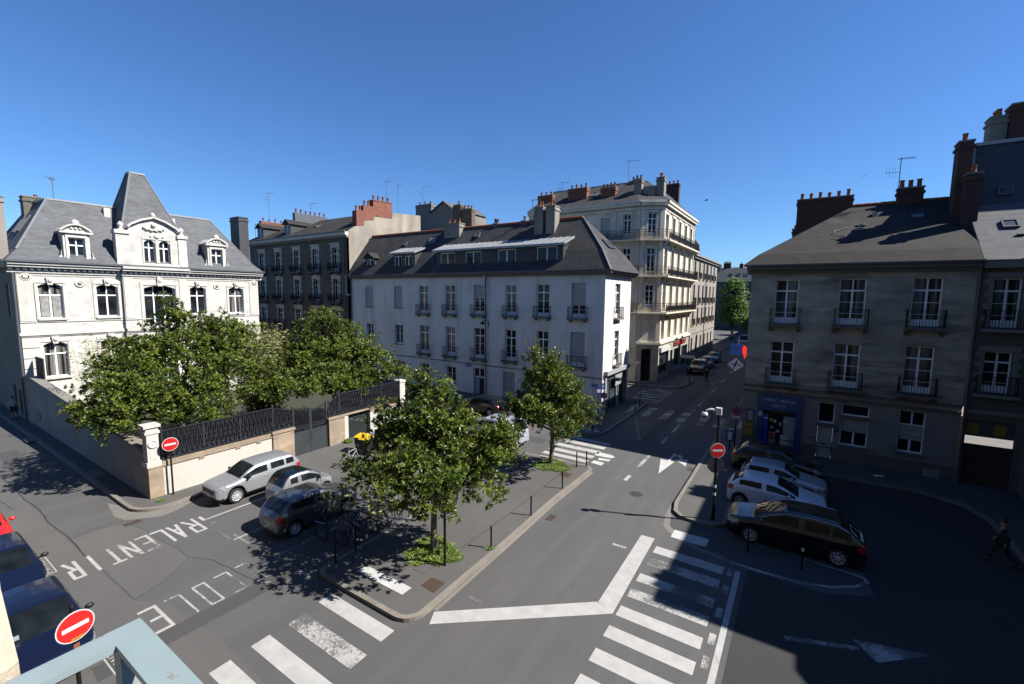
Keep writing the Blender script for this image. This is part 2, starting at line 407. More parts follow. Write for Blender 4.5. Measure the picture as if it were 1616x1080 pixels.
def curtain_glass(name):
    m = glass_mat(name, (0.006, 0.007, 0.009), 0.06, 0.25)
    n, l = m.node_tree.nodes, m.node_tree.links
    p = n['Principled BSDF']
    pos = n.new('ShaderNodeNewGeometry').outputs['Position']
    mp = n.new('ShaderNodeMapping'); mp.inputs['Scale'].default_value = (3.2, 3.2, 0.12)
    l.new(pos, mp.inputs['Vector'])
    f = n.new('ShaderNodeClamp'); l.new(_ramp(n, l, _noise(n, l, mp.outputs[0], 1.0, 2, 0.5), 0.42, 0.56), f.inputs[0])
    folds = n.new('ShaderNodeMapping'); folds.inputs['Scale'].default_value = (22, 22, 0.3)
    l.new(pos, folds.inputs['Vector'])
    cl = _mix(n, l, _ramp(n, l, _noise(n, l, folds.outputs[0], 1.0, 1), 0.35, 0.65), (0.06, 0.058, 0.055), (0.19, 0.185, 0.175))
    l.new(_mix(n, l, f.outputs[0], (0.006, 0.007, 0.009), cl), p.inputs['Base Color'])
    return m
M['glass_curtain'] = curtain_glass('glass_curtain')
M['carglass'] = glass_mat('carglass', (0.004, 0.005, 0.006), 0.03, 0.3)
M['plastic'] = mat('plastic', (0.016, 0.016, 0.018), 0.55, spec=0.4, var=0.2, vscale=5)
M['tyre'] = mat('tyre', (0.014, 0.014, 0.014), 0.8)
M['alloy'] = mat('alloy', (0.50, 0.50, 0.51), 0.35, metal=0.25, alb=0.8)
M['chrome'] = mat('chrome', (0.72, 0.72, 0.74), 0.15, metal=1.0, alb=0.64)
M['lamp_clear'] = mat('lamp_clear', (0.42, 0.44, 0.46), 0.1, spec=0.8, metal=0.2, var=0.75, vscale=14, alb=0.8)
M['lamp_red'] = mat('lamp_red', (0.45, 0.012, 0.012), 0.15, spec=0.7, var=0.4, vscale=9, alb=0.64)
M['skin'] = mat('skin', (0.48, 0.29, 0.20), 0.6, alb=0.64)
M['hair'] = mat('hair', (0.02, 0.014, 0.01), 0.6)
M['cloth_white'] = mat('cloth_white', (0.62, 0.62, 0.62), 0.9, var=0.1, vscale=8)
M['cloth_dark'] = mat('cloth_dark', (0.02, 0.02, 0.026), 0.9, var=0.2, vscale=8)
M['cloth_grey'] = mat('cloth_grey', (0.10, 0.10, 0.11), 0.9, var=0.2, vscale=8)
M['bike_white'] = mat('bike_white', (0.7, 0.7, 0.7), 0.35)
M['bike_red'] = mat('bike_red', (0.4, 0.07, 0.02), 0.4)
M['poster'] = mat('poster', (0.55, 0.60, 0.66), 0.5, var=0.5, vscale=7)
M['flower'] = mat('flower', (0.80, 0.74, 0.70), 0.6)

# ------------------------------------------------------------------ mesh helpers
class MB:
    def __init__(s):
        s.v = []; s.f = []; s.m = []; s.sm = []
    def face(s, pts, m=0, sm=False):
        i = len(s.v)
        s.v.extend([tuple(p) for p in pts])
        s.f.append(tuple(range(i, i + len(pts))))
        s.m.append(m); s.sm.append(sm)
    def faces(s, vs, fs, m=0, sm=False):
        i = len(s.v)
        s.v.extend([tuple(p) for p in vs])
        for f in fs:
            s.f.append(tuple(i + k for k in f)); s.m.append(m); s.sm.append(sm)
    def box(s, x0, y0, z0, x1, y1, z1, m=0):
        if x1 < x0: x0, x1 = x1, x0
        if y1 < y0: y0, y1 = y1, y0
        if z1 < z0: z0, z1 = z1, z0
        vs = [(x0, y0, z0), (x1, y0, z0), (x1, y1, z0), (x0, y1, z0), (x0, y0, z1), (x1, y0, z1), (x1, y1, z1), (x0, y1, z1)]
        s.faces(vs, [(3, 2, 1, 0), (4, 5, 6, 7), (0, 1, 5, 4), (1, 2, 6, 5), (2, 3, 7, 6), (3, 0, 4, 7)], m)
    def hexa(s, b, t, m=0):
        s.faces(list(b) + list(t), [(3, 2, 1, 0), (4, 5, 6, 7), (0, 1, 5, 4), (1, 2, 6, 5), (2, 3, 7, 6), (3, 0, 4, 7)], m)
    def bar(s, p, q, wd, h=None, m=0, up=(0, 0, 1)):
        p = Vector(p); q = Vector(q)
        d = (q - p)
        if d.length < 1e-6: return
        d.normalize()
        u = Vector(up)
        if abs(d.dot(u)) > 0.97: u = Vector((1, 0, 0))
        a = d.cross(u).normalized() * (wd / 2)
        b = a.cross(d).normalized() * ((h or wd) / 2)
        s.hexa([p - a - b, p + a - b, p + a + b, p - a + b], [q - a - b, q + a - b, q + a + b, q - a + b], m)
    def tube(s, pts, r, n=8, m=0, cap=True):
        pts = [Vector(p) for p in pts]
        rs = r if isinstance(r, (list, tuple)) else [r] * len(pts)
        rings = []
        prev = None
        for i, p in enumerate(pts):
            d = (pts[min(i + 1, len(pts) - 1)] - pts[max(i - 1, 0)]).normalized()
            if prev is None:
                u = Vector((0, 0, 1)) if abs(d.z) < 0.9 else Vector((1, 0, 0))
                a = d.cross(u).normalized()
            else:
                a = (prev - d * prev.dot(d)).normalized()
            prev = a
            b = d.cross(a)
            rings.append([p + (a * cos(2 * pi * k / n) + b * sin(2 * pi * k / n)) * rs[i] for k in range(n)])
        vs = [v for rg in rings for v in rg]
        fs = []
        for i in range(len(rings) - 1):
            for k in range(n):
                fs.append((i * n + k, i * n + (k + 1) % n, (i + 1) * n + (k + 1) % n, (i + 1) * n + k))
        s.faces(vs, fs, m, True)
        if cap:
            s.face(list(reversed(rings[0])), m); s.face(rings[-1], m)
    def lathe(s, prof, c, n=16, m=0, axis='z', sm=True, cap=True):
        cx, cy, cz = c
        vs = []
        for r, h in prof:
            for k in range(n):
                a = 2 * pi * k / n
                if axis == 'z': vs.append((cx + r * cos(a), cy + r * sin(a), cz + h))
                elif axis == 'y': vs.append((cx + r * cos(a), cy + h, cz + r * sin(a)))
                else: vs.append((cx + h, cy + r * cos(a), cz + r * sin(a)))
        fs = []
        for i in range(len(prof) - 1):
            for k in range(n):
                fs.append((i * n + k, i * n + (k + 1) % n, (i + 1) * n + (k + 1) % n, (i + 1) * n + k))
        s.faces(vs, fs, m, sm)
        if not cap: return
        s.faces(vs[:n], [tuple(reversed(range(n)))], m)
        s.faces(vs[-n:], [tuple(range(n))], m)
    def prism(s, poly, z0, z1, m=0, mside=None):
        n = len(poly)
        s.face([(x, y, z1) for x, y in poly], m)
        s.face([(x, y, z0) for x, y in reversed(poly)], m)
        ms = m if mside is None else mside
        for i in range(n):
            a, b = poly[i], poly[(i + 1) % n]
            s.face([(a[0], a[1], z0), (b[0], b[1], z0), (b[0], b[1], z1), (a[0], a[1], z1)], ms)
    def sphere(s, c, r, n=10, m=0, sc_=(1, 1, 1)):
        vs = []; fs = []
        k = n // 2
        for i in range(k + 1):
            t = pi * i / k
            for j in range(n):
                a = 2 * pi * j / n
                vs.append((c[0] + r * sc_[0] * sin(t) * cos(a), c[1] + r * sc_[1] * sin(t) * sin(a), c[2] + r * sc_[2] * cos(t)))
        for i in range(k):
            for j in range(n):
                fs.append((i * n + j, (i + 1) * n + j, (i + 1) * n + (j + 1) % n, i * n + (j + 1) % n))
        s.faces(vs, fs, m, True)
    def mesh(s, name, mats, org=(0, 0, 0), uv=True):
        me = bpy.data.meshes.new(name)
        ox, oy, oz = org
        me.from_pydata([(x - ox, y - oy, z - oz) for x, y, z in s.v], [], s.f)
        if not isinstance(mats, (list, tuple)): mats = [mats]
        for k in mats: me.materials.append(M[k] if isinstance(k, str) else k)
        me.polygons.foreach_set('material_index', s.m)
        me.polygons.foreach_set('use_smooth', s.sm)
        if uv:
            ul = me.uv_layers.new(name='UVMap')
            dat = [0.0] * (2 * len(me.loops))
            for p in me.polygons:
                nn = p.normal
                if abs(nn.z) > 0.98:
                    U = Vector((1, 0, 0)); V = Vector((0, 1, 0))
                else:
                    U = Vector((-nn.y, nn.x, 0)).normalized(); V = nn.cross(U)
                for li in p.loop_indices:
                    x, y, z = s.v[me.loops[li].vertex_index]
                    dat[2 * li] = x * U.x + y * U.y + z * U.z
                    dat[2 * li + 1] = x * V.x + y * V.y + z * V.z
            ul.data.foreach_set('uv', dat)
        me.update()
        return me
    def build(s, name, mats, parent=None, org=None, uv=True):
        """verts are given in world space (org None) -> object sits at its parent's origin;
        local=True style: pass org=(0,0,0) for geometry already local to the parent"""
        if org is None:
            o3 = tuple(parent_world(parent)) if parent is not None else (0, 0, 0)
        else:
            o3 = org
        ob = bpy.data.objects.new(name, s.mesh(name, mats, o3, uv))
        col.objects.link(ob)
        if parent is not None: ob.parent = parent
        elif org is not None: ob.location = org
        return ob

def parent_world(p):
    v = Vector((0, 0, 0))
    while p is not None:
        v = v + Vector(p.location)
        p = p.parent
    return v

def tag(o, label=None, cat=None, group=None, kind=None):
    if label: o['label'] = label
    if cat: o['category'] = cat
    if group: o['group'] = group
    if kind: o['kind'] = kind
    return o

def empty(name, loc, label=None, cat=None, group=None, rz=0.0):
    o = bpy.data.objects.new(name, None)
    o.empty_display_size = 0.3
    o.location = loc
    o.rotation_euler = (0, 0, rz)
    col.objects.link(o)
    return tag(o, label, cat, group)

def copy_tree(o, parent=None):
    c = o.copy()
    col.objects.link(c)
    c.parent = parent
    for ch in list(o.children):
        copy_tree(ch, c)
    return c

def put(name, me, parent, loc, rz=0.0, rx=0.0):
    ob = bpy.data.objects.new(name, me)
    col.objects.link(ob)
    ob.parent = parent
    pw = parent_world(parent) if parent is not None else Vector((0, 0, 0))
    ob.location = Vector(loc) - pw
    ob.rotation_euler = (rx, 0, rz)
    return ob

def text_mesh(body, size, m, extrude=0.004, align='CENTER', spacing=1.0):
    cu = bpy.data.curves.new('lettering', 'FONT')
    cu.body = body
    cu.size = size
    cu.extrude = extrude
    cu.align_x = align
    cu.align_y = 'CENTER'
    cu.space_character = spacing
    tmp = bpy.data.objects.new('lettering', cu)
    col.objects.link(tmp)
    bpy.context.view_layer.update()
    me = bpy.data.meshes.new_from_object(tmp.evaluated_get(bpy.context.evaluated_depsgraph_get()))
    bpy.data.objects.remove(tmp)
    bpy.data.curves.remove(cu)
    me.materials.clear()
    me.materials.append(M[m])
    return me

# ------------------------------------------------------------------ facade helpers
class Fac:
    """a vertical plane: u along it, z up, d outward"""
    def __init__(s, ox, oy, deg):
        s.a = radians(deg)
        s.O = (ox, oy)
        s.U = (cos(s.a), sin(s.a))
        s.Y = (-sin(s.a), cos(s.a))      # inward
    def P(s, u, z, d=0.0):
        return (s.O[0] + s.U[0] * u - s.Y[0] * d, s.O[1] + s.U[1] * u - s.Y[1] * d, z)

def fbox(mb, F, u0, u1, z0, z1, d0, d1, m=0):
    b = [F.P(u0, z0, d1), F.P(u1, z0, d1), F.P(u1, z0, d0), F.P(u0, z0, d0)]
    t = [F.P(u0, z1, d1), F.P(u1, z1, d1), F.P(u1, z1, d0), F.P(u0, z1, d0)]
    mb.hexa(b, t, m)

def fprism(mb, F, poly, d0, d1, m=0, ms=None):
    """poly = [(u,z)...] counter-clockwise seen from outside, extruded from d0 to d1 (outward)"""
    ms = m if ms is None else ms
    mb.face([F.P(u, z, d1) for u, z in poly], m)
    mb.face([F.P(u, z, d0) for u, z in reversed(poly)], m)
    for i in range(len(poly)):
        a, b = poly[i], poly[(i + 1) % len(poly)]
        mb.face([F.P(a[0], a[1], d1), F.P(a[0], a[1], d0), F.P(b[0], b[1], d0), F.P(b[0], b[1], d1)], ms)

def wall(mb, F, u0, u1, z0, z1, holes=(), depth=0.25, m=0, mr=None):
    """wall sheet with rectangular openings and reveals"""
    mr = m if mr is None else mr
    us = sorted(set([u0, u1] + [h[0] for h in holes] + [h[1] for h in holes]))
    zs = sorted(set([z0, z1] + [h[2] for h in holes] + [h[3] for h in holes]))
    us = [u for u in us if u0 - 1e-6 <= u <= u1 + 1e-6]
    zs = [z for z in zs if z0 - 1e-6 <= z <= z1 + 1e-6]
    for j in range(len(zs) - 1):
        run = None
        for i in range(len(us) - 1):
            cu = (us[i] + us[i + 1]) / 2; cz = (zs[j] + zs[j + 1]) / 2
            inside = any(h[0] < cu < h[1] and h[2] < cz < h[3] for h in holes)
            if inside:
                if run is not None:
                    mb.face([F.P(run, zs[j]), F.P(us[i], zs[j]), F.P(us[i], zs[j + 1]), F.P(run, zs[j + 1])], m); run = None
            elif run is None:
                run = us[i]
        if run is not None:
            mb.face([F.P(run, zs[j]), F.P(us[-1], zs[j]), F.P(us[-1], zs[j + 1]), F.P(run, zs[j + 1])], m)
    for h in holes:
        a, b, c, d = h[:4]
        mb.face([F.P(a, c), F.P(a, c, -depth), F.P(a, d, -depth), F.P(a, d)], mr)
        mb.face([F.P(b, c, -depth), F.P(b, c), F.P(b, d), F.P(b, d, -depth)], mr)
        mb.face([F.P(a, c, -depth), F.P(a, c), F.P(b, c), F.P(b, c, -depth)], mr)
        mb.face([F.P(a, d), F.P(a, d, -depth), F.P(b, d, -depth), F.P(b, d)], mr)
        if len(h) > 4 and h[4]:                     # segmental arch: fill the two spandrels
            r = h[4]; n = 8
            arc = [(a + (b - a) * k / n, d - r + r * (1 - (2 * k / n - 1) ** 2)) for k in range(n + 1)]
            for k in range(n):
                p, q = arc[k], arc[k + 1]
                mb.face([F.P(p[0], p[1]), F.P(q[0], q[1]), F.P(q[0], d), F.P(p[0], d)], m)
                mb.face([F.P(p[0], p[1]), F.P(p[0], p[1], -depth), F.P(q[0], q[1], -depth), F.P(q[0], q[1])], mr)

_wc = {}
def window(F, u0, u1, z0, z1, parent, style='french', depth=0.22, frame='white_frame', pane='glass', sill=None, name='window', recess=None):
    """a window frame with its pane; meshes shared between equal windows"""
    wd = round(u1 - u0, 2); ht = round(z1 - z0, 2)
    key = (wd, ht, style, frame)
    if key not in _wc:
        mb = MB(); t = 0.065; dd = 0.06
        def b(a0, a1, c0, c1, e0=0.0, e1=dd):
            mb.box(a0, e0, c0, a1, e1, c1)
        b(0, t, 0, ht); b(wd - t, wd, 0, ht); b(t, wd - t, ht - t, ht); b(t, wd - t, 0, t * 1.3)
        if style in ('french', 'cross'):
            tz = ht * (0.74 if style == 'french' else 0.66)
            b(t, wd - t, tz - 0.045, tz + 0.045, -0.015, dd)
            b(wd / 2 - 0.05, wd / 2 + 0.05, t * 1.3, tz - 0.045, -0.01, dd)
            b(wd / 2 - 0.035, wd / 2 + 0.035, tz + 0.045, ht - t, -0.01, dd)
            for q in (0.33, 0.66):
                zz = tz * q
                if style == 'french':
                    b(t, wd / 2 - 0.05, zz - 0.014, zz + 0.014, 0.01, dd - 0.01)
                    b(wd / 2 + 0.05, wd - t, zz - 0.014, zz + 0.014, 0.01, dd - 0.01)
            if style == 'french':
                b(t, wd / 2 - 0.05, t * 1.3, t * 1.3 + 0.28, 0.012, dd - 0.012)
                b(wd / 2 + 0.05, wd - t, t * 1.3, t * 1.3 + 0.28, 0.012, dd - 0.012)
        elif style == 'triple':
            tz = ht * 0.74
            b(t, wd - t, tz - 0.05, tz + 0.05, -0.015, dd)
            for q in (1 / 3, 2 / 3):
                b(wd * q - 0.045, wd * q + 0.045, t * 1.3, tz - 0.05, -0.01, dd)
                b(wd * q - 0.035, wd * q + 0.035, tz + 0.05, ht - t, -0.01, dd)
        elif style == 'two':
            b(wd / 2 - 0.045, wd / 2 + 0.045, t * 1.3, ht - t, -0.01, dd)
        elif style == 'small':
            b(wd / 2 - 0.035, wd / 2 + 0.035, t * 1.3, ht - t, -0.01, dd)
            b(t, wd / 2 - 0.035, ht * 0.55 - 0.012, ht * 0.55 + 0.012, 0.01, dd - 0.01)
            b(wd / 2 + 0.035, wd - t, ht * 0.55 - 0.012, ht * 0.55 + 0.012, 0.01, dd - 0.01)
        fm = mb.mesh('window', [frame])
        gb = MB(); gb.box(0.02, dd - 0.022, 0.02, wd - 0.02, dd - 0.012, ht - 0.02)
        _wc[key] = (fm, gb)
    fm, gb = _wc[key]
    rc = depth - 0.07 if recess is None else recess
    o = put(name, fm, parent, F.P(u0, z0, -rc), F.a)
    pk = (wd, ht, 'pane', pane)
    if pk not in _wc: _wc[pk] = gb.mesh('pane', [pane])
    g = bpy.data.objects.new('pane', _wc[pk]); col.objects.link(g); g.parent = o
    return o

def shutter(F, u0, u1, z0, z1, parent, depth=0.1, name='roller_shutter', m='blind'):
    mb = MB()
    fbox(mb, F, u0 + 0.02, u1 - 0.02, z0, z1 - 0.02, -depth - 0.03, -depth)
    return mb.build(name, [m], parent)

_rc = {}
def railing(F, u0, u1, z, parent, h=0.95, d=0.28, ornate=False, floor=0.0, m='iron', name='railing', step=0.12):
    """iron railing with returns to the wall, local mesh shared"""
    wd = round(u1 - u0, 2)
    key = (wd, h, d, ornate, m)
    if key not in _rc:
        mb = MB(); t = 0.016
        def line(p, q):
            L = hypot(q[0] - p[0], q[1] - p[1])
            mb.bar((*p, h - 0.02), (*q, h - 0.02), 0.04, 0.03)
            mb.bar((*p, 0.06), (*q, 0.06), 0.025, 0.02)
            if ornate: mb.bar((*p, h - 0.16), (*q, h - 0.16), 0.018, 0.018); mb.bar((*p, 0.2), (*q, 0.2), 0.018, 0.018)
            n = max(2, int(L / step))
            for k in range(n + 1):
                x = p[0] + (q[0] - p[0]) * k / n; y = p[1] + (q[1] - p[1]) * k / n
                mb.bar((x, y, 0.0), (x, y, h - 0.02), t if k % 4 else t * 1.6)
                if ornate and k < n:
                    x2 = p[0] + (q[0] - p[0]) * (k + 1) / n; y2 = p[1] + (q[1] - p[1]) * (k + 1) / n
                    mb.bar((x, y, 0.2), (x2, y2, h - 0.16), 0.014); mb.bar((x2, y2, 0.2), (x, y, h - 0.16), 0.014)
                    mx, my = (x + x2) / 2, (y + y2) / 2
                    mb.bar((mx, my, h * 0.35), (mx, my, h * 0.62), 0.05, 0.018)
        line((0, -d), (wd, -d)); line((0, 0), (0, -d)); line((wd, -d), (wd, 0))
        _rc[key] = mb.mesh(name, [m])
    return put(name, _rc[key], parent, F.P(u0, z, 0.0), F.a)

def chimney(parent, x0, y0, x1, y1, z0, z1, m='brick_red', pots=3, cap=True, pot_r=0.13, along='auto', pot_h=0.5, seed=0, capm=None):
    """masonry stack with terracotta pots"""
    mb = MB()
    mb.box(x0, y0, z0, x1, y1, z1)
    if cap:
        e = 0.07
        mb.box(x0 - e, y0 - e, z1 - 0.34, x1 + e, y1 + e, z1 - 0.20)
        mb.box(x0 - e * 0.6, y0 - e * 0.6, z1 + 0.002, x1 + e * 0.6, y1 + e * 0.6, z1 + 0.10, 1)
    c = mb.build('chimney', [m, capm or 'cement'], parent)
    r = random.Random(seed + int(x0 * 7 + z1 * 13))
    for k in range(pots):
        t = (k + 0.5) / pots
        if (x1 - x0) >= (y1 - y0):
            px, py = x0 + (x1 - x0) * t, (y0 + y1) / 2
        else:
            px, py = (x0 + x1) / 2, y0 + (y1 - y0) * t
        hh = pot_h * r.uniform(0.8, 1.15)
        pb = MB()
        pb.lathe([(pot_r * 1.1, 0), (pot_r * 0.95, hh * 0.2), (pot_r * 0.88, hh * 0.85), (pot_r * 1.12, hh * 0.9), (pot_r * 1.08, hh)], (px, py, z1 + 0.1), 10)
        pb.build('chimney_pot', ['terracotta'], c)
    return c

def antenna(parent, x, y, z0, z1, rz=0.0, boom=1.2, kind=0):
    mb = MB()
    mb.tube([(x, y, z0), (x, y, z1)], 0.028, 6)
    ux, uy = cos(rz), sin(rz)
    zb = z1 - 0.08
    mb.bar((x - ux * 0.2, y - uy * 0.2, zb), (x + ux * boom, y + uy * boom, zb), 0.03)
    for k in range(9):
        t = -0.15 + (boom + 0.1) * k / 8
        L = 0.16 + 0.02 * k
        mb.bar((x + ux * t - uy * L, y + uy * t + ux * L, zb), (x + ux * t + uy * L, y + uy * t - ux * L, zb), 0.014)
    if kind == 1:
        zc = z1 - 0.9
        mb.bar((x, y, zc), (x - ux * 0.7, y - uy * 0.7, zc), 0.025)
        for k in range(4):
            t = 0.25 + 0.15 * k
            mb.bar((x - ux * t, y - uy * t, zc - 0.3), (x - ux * t, y - uy * t, zc + 0.3), 0.012)
    return mb.build('antenna', ['galv'], parent)

def skylight(parent, c, U, V, wd, ht):
    """roof light lying on a slope: centre, unit across, unit up-slope"""
    c = Vector(c); U = Vector(U).normalized(); V = Vector(V).normalized(); N = U.cross(V).normalized()
    if N.z < 0: N = -N
    mb = MB()
    def slab(a0, a1, b0, b1, n0, n1, m):
        q = [c + U * a + V * b for a, b in ((a0, b0), (a1, b0), (a1, b1), (a0, b1))]
        mb.hexa([p + N * n0 for p in q], [p + N * n1 for p in q], m)
    w2, h2, t = wd / 2, ht / 2, 0.07
    slab(-w2, w2, -h2, -h2 + t, -0.05, 0.11, 0); slab(-w2, w2, h2 - t, h2, -0.05, 0.11, 0)
    slab(-w2, -w2 + t, -h2 + t, h2 - t, -0.05, 0.11, 0); slab(w2 - t, w2, -h2 + t, h2 - t, -0.05, 0.11, 0)
    o = mb.build('skylight', ['zinc_dark'], parent)
    mb = MB(); slab(-w2 + t, w2 - t, -h2 + t, h2 - t, 0.03, 0.07, 0)
    g = mb.build('pane', ['glass_pale'], o)
    return o
# ================================================================== GROUND
def structure(o):
    o['kind'] = 'structure'
    return o

def sheet(name, poly, z, m):
    mb = MB()
    mb.face([(x, y, z) for x, y in poly])
    return structure(mb.build(name, [m]))

mb = MB()
mb.face([(-700, -500, 0), (700, -500, 0), (700, 900, 0), (-700, 900, 0)])
structure(mb.build('road', ['asphalt']))

def arcpts(cx, cy, r, a0, a1, n=7):
    return [(cx + r * cos(radians(a0 + (a1 - a0) * k / n)), cy + r * sin(radians(a0 + (a1 - a0) * k / n))) for k in range(n + 1)]

KH = 0.13
def inset_line(pts, dist):
    """offset a polyline to its left by dist"""
    out = []
    for i, p in enumerate(pts):
        a = pts[max(i - 1, 0)]; b = pts[min(i + 1, len(pts) - 1)]
        d = Vector((b[0] - a[0], b[1] - a[1])).normalized()
        out.append((p[0] - d.y * dist, p[1] + d.x * dist))
    return out

def pavement(poly, kerb_runs, h=KH, m='pavement'):
    """raised pavement slab; kerb_runs are polylines (slab on their left) that get a stone kerb"""
    mb = MB()
    mb.prism(poly, -0.05, h)
    structure(mb.build('pavement', [m]))
    kb = MB()
    for run in kerb_runs:
        inn = inset_line(run, 0.16)
        out = inset_line(run, -0.012)
        for i in range(len(run) - 1):
            a, b, c, d = out[i], out[i + 1], inn[i + 1], inn[i]
            kb.hexa([(*a, -0.04), (*b, -0.04), (*c, -0.04), (*d, -0.04)], [(*a, h + 0.006), (*b, h + 0.006), (*c, h + 0.006), (*d, h + 0.006)])
    if kerb_runs:
        structure(kb.build('kerb', ['kerb']))

# planted island in the middle (slab lies left of the run when walked clockwise from the bike bay)
isl = [(-13.80, 13.73), (-13.72, 9.0)] + arcpts(-13.30, 9.0, 0.42, 180, 270, 4) + [(-9.9, 8.60)] + arcpts(-9.75, 9.25, 0.65, -90, 0, 6) + [(-9.2, 14.0), (-9.36, 18.0), (-9.36, 22.6)] + arcpts(-9.86, 22.6, 0.5, 0, 90, 4) + [(-12.0, 22.95), (-14.0, 22.9)]
pavement(isl + [(-13.98, 13.73)], [isl])
# flush court between the garden wall and the island
court = [(-24.0, 13.4), (-15.9, 13.5), (-15.9, 13.73), (-14.0, 13.73), (-14.0, 22.9), (-17, 22.8), (-24.0, 22.0)]
pavement([(-16.2, 13.75), (-14.0, 13.74), (-14.0, 22.9), (-17.0, 22.8), (-18.8, 20.8), (-18.8, 16.5)], [[(-16.2, 13.75), (-13.85, 13.73)]])
sheet('pavement', [(-25.0, 13.6), (-18.9, 14.2), (-18.9, 22.6), (-25.0, 22.6)], 0.004, 'asphalt_pale')
# strip along the garden wall
gw = [(-120, 6.75), (-51, 6.72), (-42, 6.75), (-33.4, 6.74), (-25.6, 6.66)] + arcpts(-24.9, 7.9, 1.24, -80, 0, 8) + [(-23.72, 8.9), (-24.0, 10.0), (-24.0, 13.5)]
pavement(gw + [(-25.2, 13.5), (-25.2, 7.6), (-120, 7.6)], [gw])
sheet('gutter', [(-26.48, 6.38), (-24.66, 6.12), (-23.81, 6.26), (-22.95, 7.3), (-23.13, 8.08), (-23.6, 8.9), (-23.66, 8.3), (-23.9, 7.1), (-24.6, 6.66), (-25.6, 6.62)], 0.004, 'gutter')
# pavement of the white building
wp = [(-70, 31.0), (-16.5, 31.0), (-14.2, 29.0), (-13.3, 28.65), (-12.3, 28.65)] + arcpts(-12.3, 29.65, 1.0, -80, 0, 5) + [(-11.27, 36.0), (-11.35, 39.2)] + arcpts(-13.35, 39.6, 2.0, 0, 90, 6) + [(-60, 42.2)]
pavement(wp + [(-60, 34.3), (-70, 34.3)], [wp[1:-1]])
# pavement at the corner shop across the side street
bp = [(-60, 48.1), (-14.5, 48.1), (-12.2, 48.6), (-10.75, 49.2), (-10.2, 51.2), (-10.2, 54.8), (-11.0, 57.6), (-11.9, 58.8), (-11.9, 130)]
pavement(bp + [(-13.6, 130), (-13.6, 51.2), (-15.6, 50.0), (-60, 50.0)], [bp[1:]])
# right hand pavement, its rounded end in front, and the pocket square round the parked cars
rp = [(-2.2, 29.4), (-2.2, 20.3), (-2.6, 19.98), (-3.3, 19.88), (-3.95, 19.95), (-4.35, 20.35), (-4.52, 21.3), (-4.55, 33.0), (-4.4, 45.0), (-4.4, 130)]
rp = list(reversed(rp))
pavement(list(reversed([(9.6, 19.0), (9.6, 32.3), (-2.7, 32.3), (-2.7, 130)])) + [] if False else [(-2.7, 130)] + rp + [(5.6, 29.5), (6.9, 28.8), (7.5, 27.4), (7.6, 19.0), (9.7, 19.0), (9.7, 32.35), (-2.7, 32.35)], [rp + [(5.6, 29.5), (6.9, 28.8), (7.5, 27.4), (7.6, 19.0)]])
ring_o = [(-4.66, 21.0), (-4.62, 20.0), (-4.45, 18.9), (-3.8, 18.15), (-2.9, 17.75), (-1.9, 17.6)]
ring_i = [(-1.95, 17.85), (-2.85, 18.0), (-3.6, 18.4), (-4.2, 19.05), (-4.38, 20.0), (-4.53, 21.0)]
sheet('gutter', ring_o + ring_i, 0.005, 'gutter')
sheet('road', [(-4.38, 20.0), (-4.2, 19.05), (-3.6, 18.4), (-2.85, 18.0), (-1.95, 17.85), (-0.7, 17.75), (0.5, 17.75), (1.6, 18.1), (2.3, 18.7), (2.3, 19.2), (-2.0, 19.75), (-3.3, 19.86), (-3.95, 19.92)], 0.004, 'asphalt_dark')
# pavement below the window of the photographer
np_ = [(14, 1.7), (-6.0, 1.7), (-7.4, 2.9), (-13.2, 2.9), (-14.3, 1.6), (-120, 1.5)]
np_ = list(reversed(np_))
pavement([(14, 0.1), (-120, 0.1)][::-1] + np_[::-1][::-1] if False else np_[::-1] + [(-120, 0.05), (14, 0.05)], [])

sheet('road', [(-1.15, 7.0), (14, 3.0), (14, 31), (5.6, 29.45), (-2.15, 29.35), (-2.15, 20.2), (2.4, 19.6), (2.6, 18.2), (1.2, 17.4), (-1.1, 17.45)], 0.0028, 'asphalt_shade')   # shade of the parking pocket painted as a darker sheet
# tar seams, repairs and covers on the road
def seam(pts, wdt, z=0.003, m='tar'):
    mb = MB(); r = random.Random(3)
    pp = []
    for i in range(len(pts) - 1):
        a, b = pts[i], pts[i + 1]
        n = max(1, int(hypot(b[0] - a[0], b[1] - a[1]) / 0.5))
        for k in range(n):
            t = k / n
            pp.append((a[0] + (b[0] - a[0]) * t + r.uniform(-.03, .03), a[1] + (b[1] - a[1]) * t + r.uniform(-.03, .03)))
    pp.append(pts[-1])
    L = inset_line(pp, wdt / 2); R = inset_line(pp, -wdt / 2)
    for i in range(len(pp) - 1):
        q = r.uniform(0.5, 1.0)
        mb.face([(*R[i], z), (*R[i + 1], z), (*L[i + 1], z), (*L[i], z)])
    return structure(mb.build('road_repair', [m]))
seam([(-120, 3.9), (-60, 4.1), (-30.0, 4.35), (-28.71, 4.46), (-26.15, 4.42), (-23.61, 4.52), (-21.67, 4.49)], 0.05)
seam([(-21.67, 4.49), (-19.86, 4.58), (-17.3, 4.62)], 0.03, 0.003, 'asphalt_dark')
sheet('gutter', [(-9.06, 9.6), (-8.93, 9.6), (-9.06, 14.0), (-9.22, 18.0), (-9.22, 22.6), (-9.34, 22.6), (-9.34, 18.0), (-9.185, 14.0)], 0.004, 'kerb')
sheet('road_repair', [(-23.61, 4.52), (-23.76, 5.4), (-23.55, 6.19), (-22.21, 6.45), (-20.88, 6.45), (-19.44, 6.59), (-18.46, 6.6), (-17.63, 5.54), (-17.33, 4.64), (-19.86, 4.58), (-21.67, 4.49)], 0.002, 'asphalt_pale')
seam([(-23.76, 4.6), (-23.93, 5.3), (-23.5, 6.15), (-22.2, 6.45), (-20.9, 6.47), (-19.4, 6.6), (-18.46, 6.6), (-17.63, 5.54), (-17.3, 4.62)], 0.02)
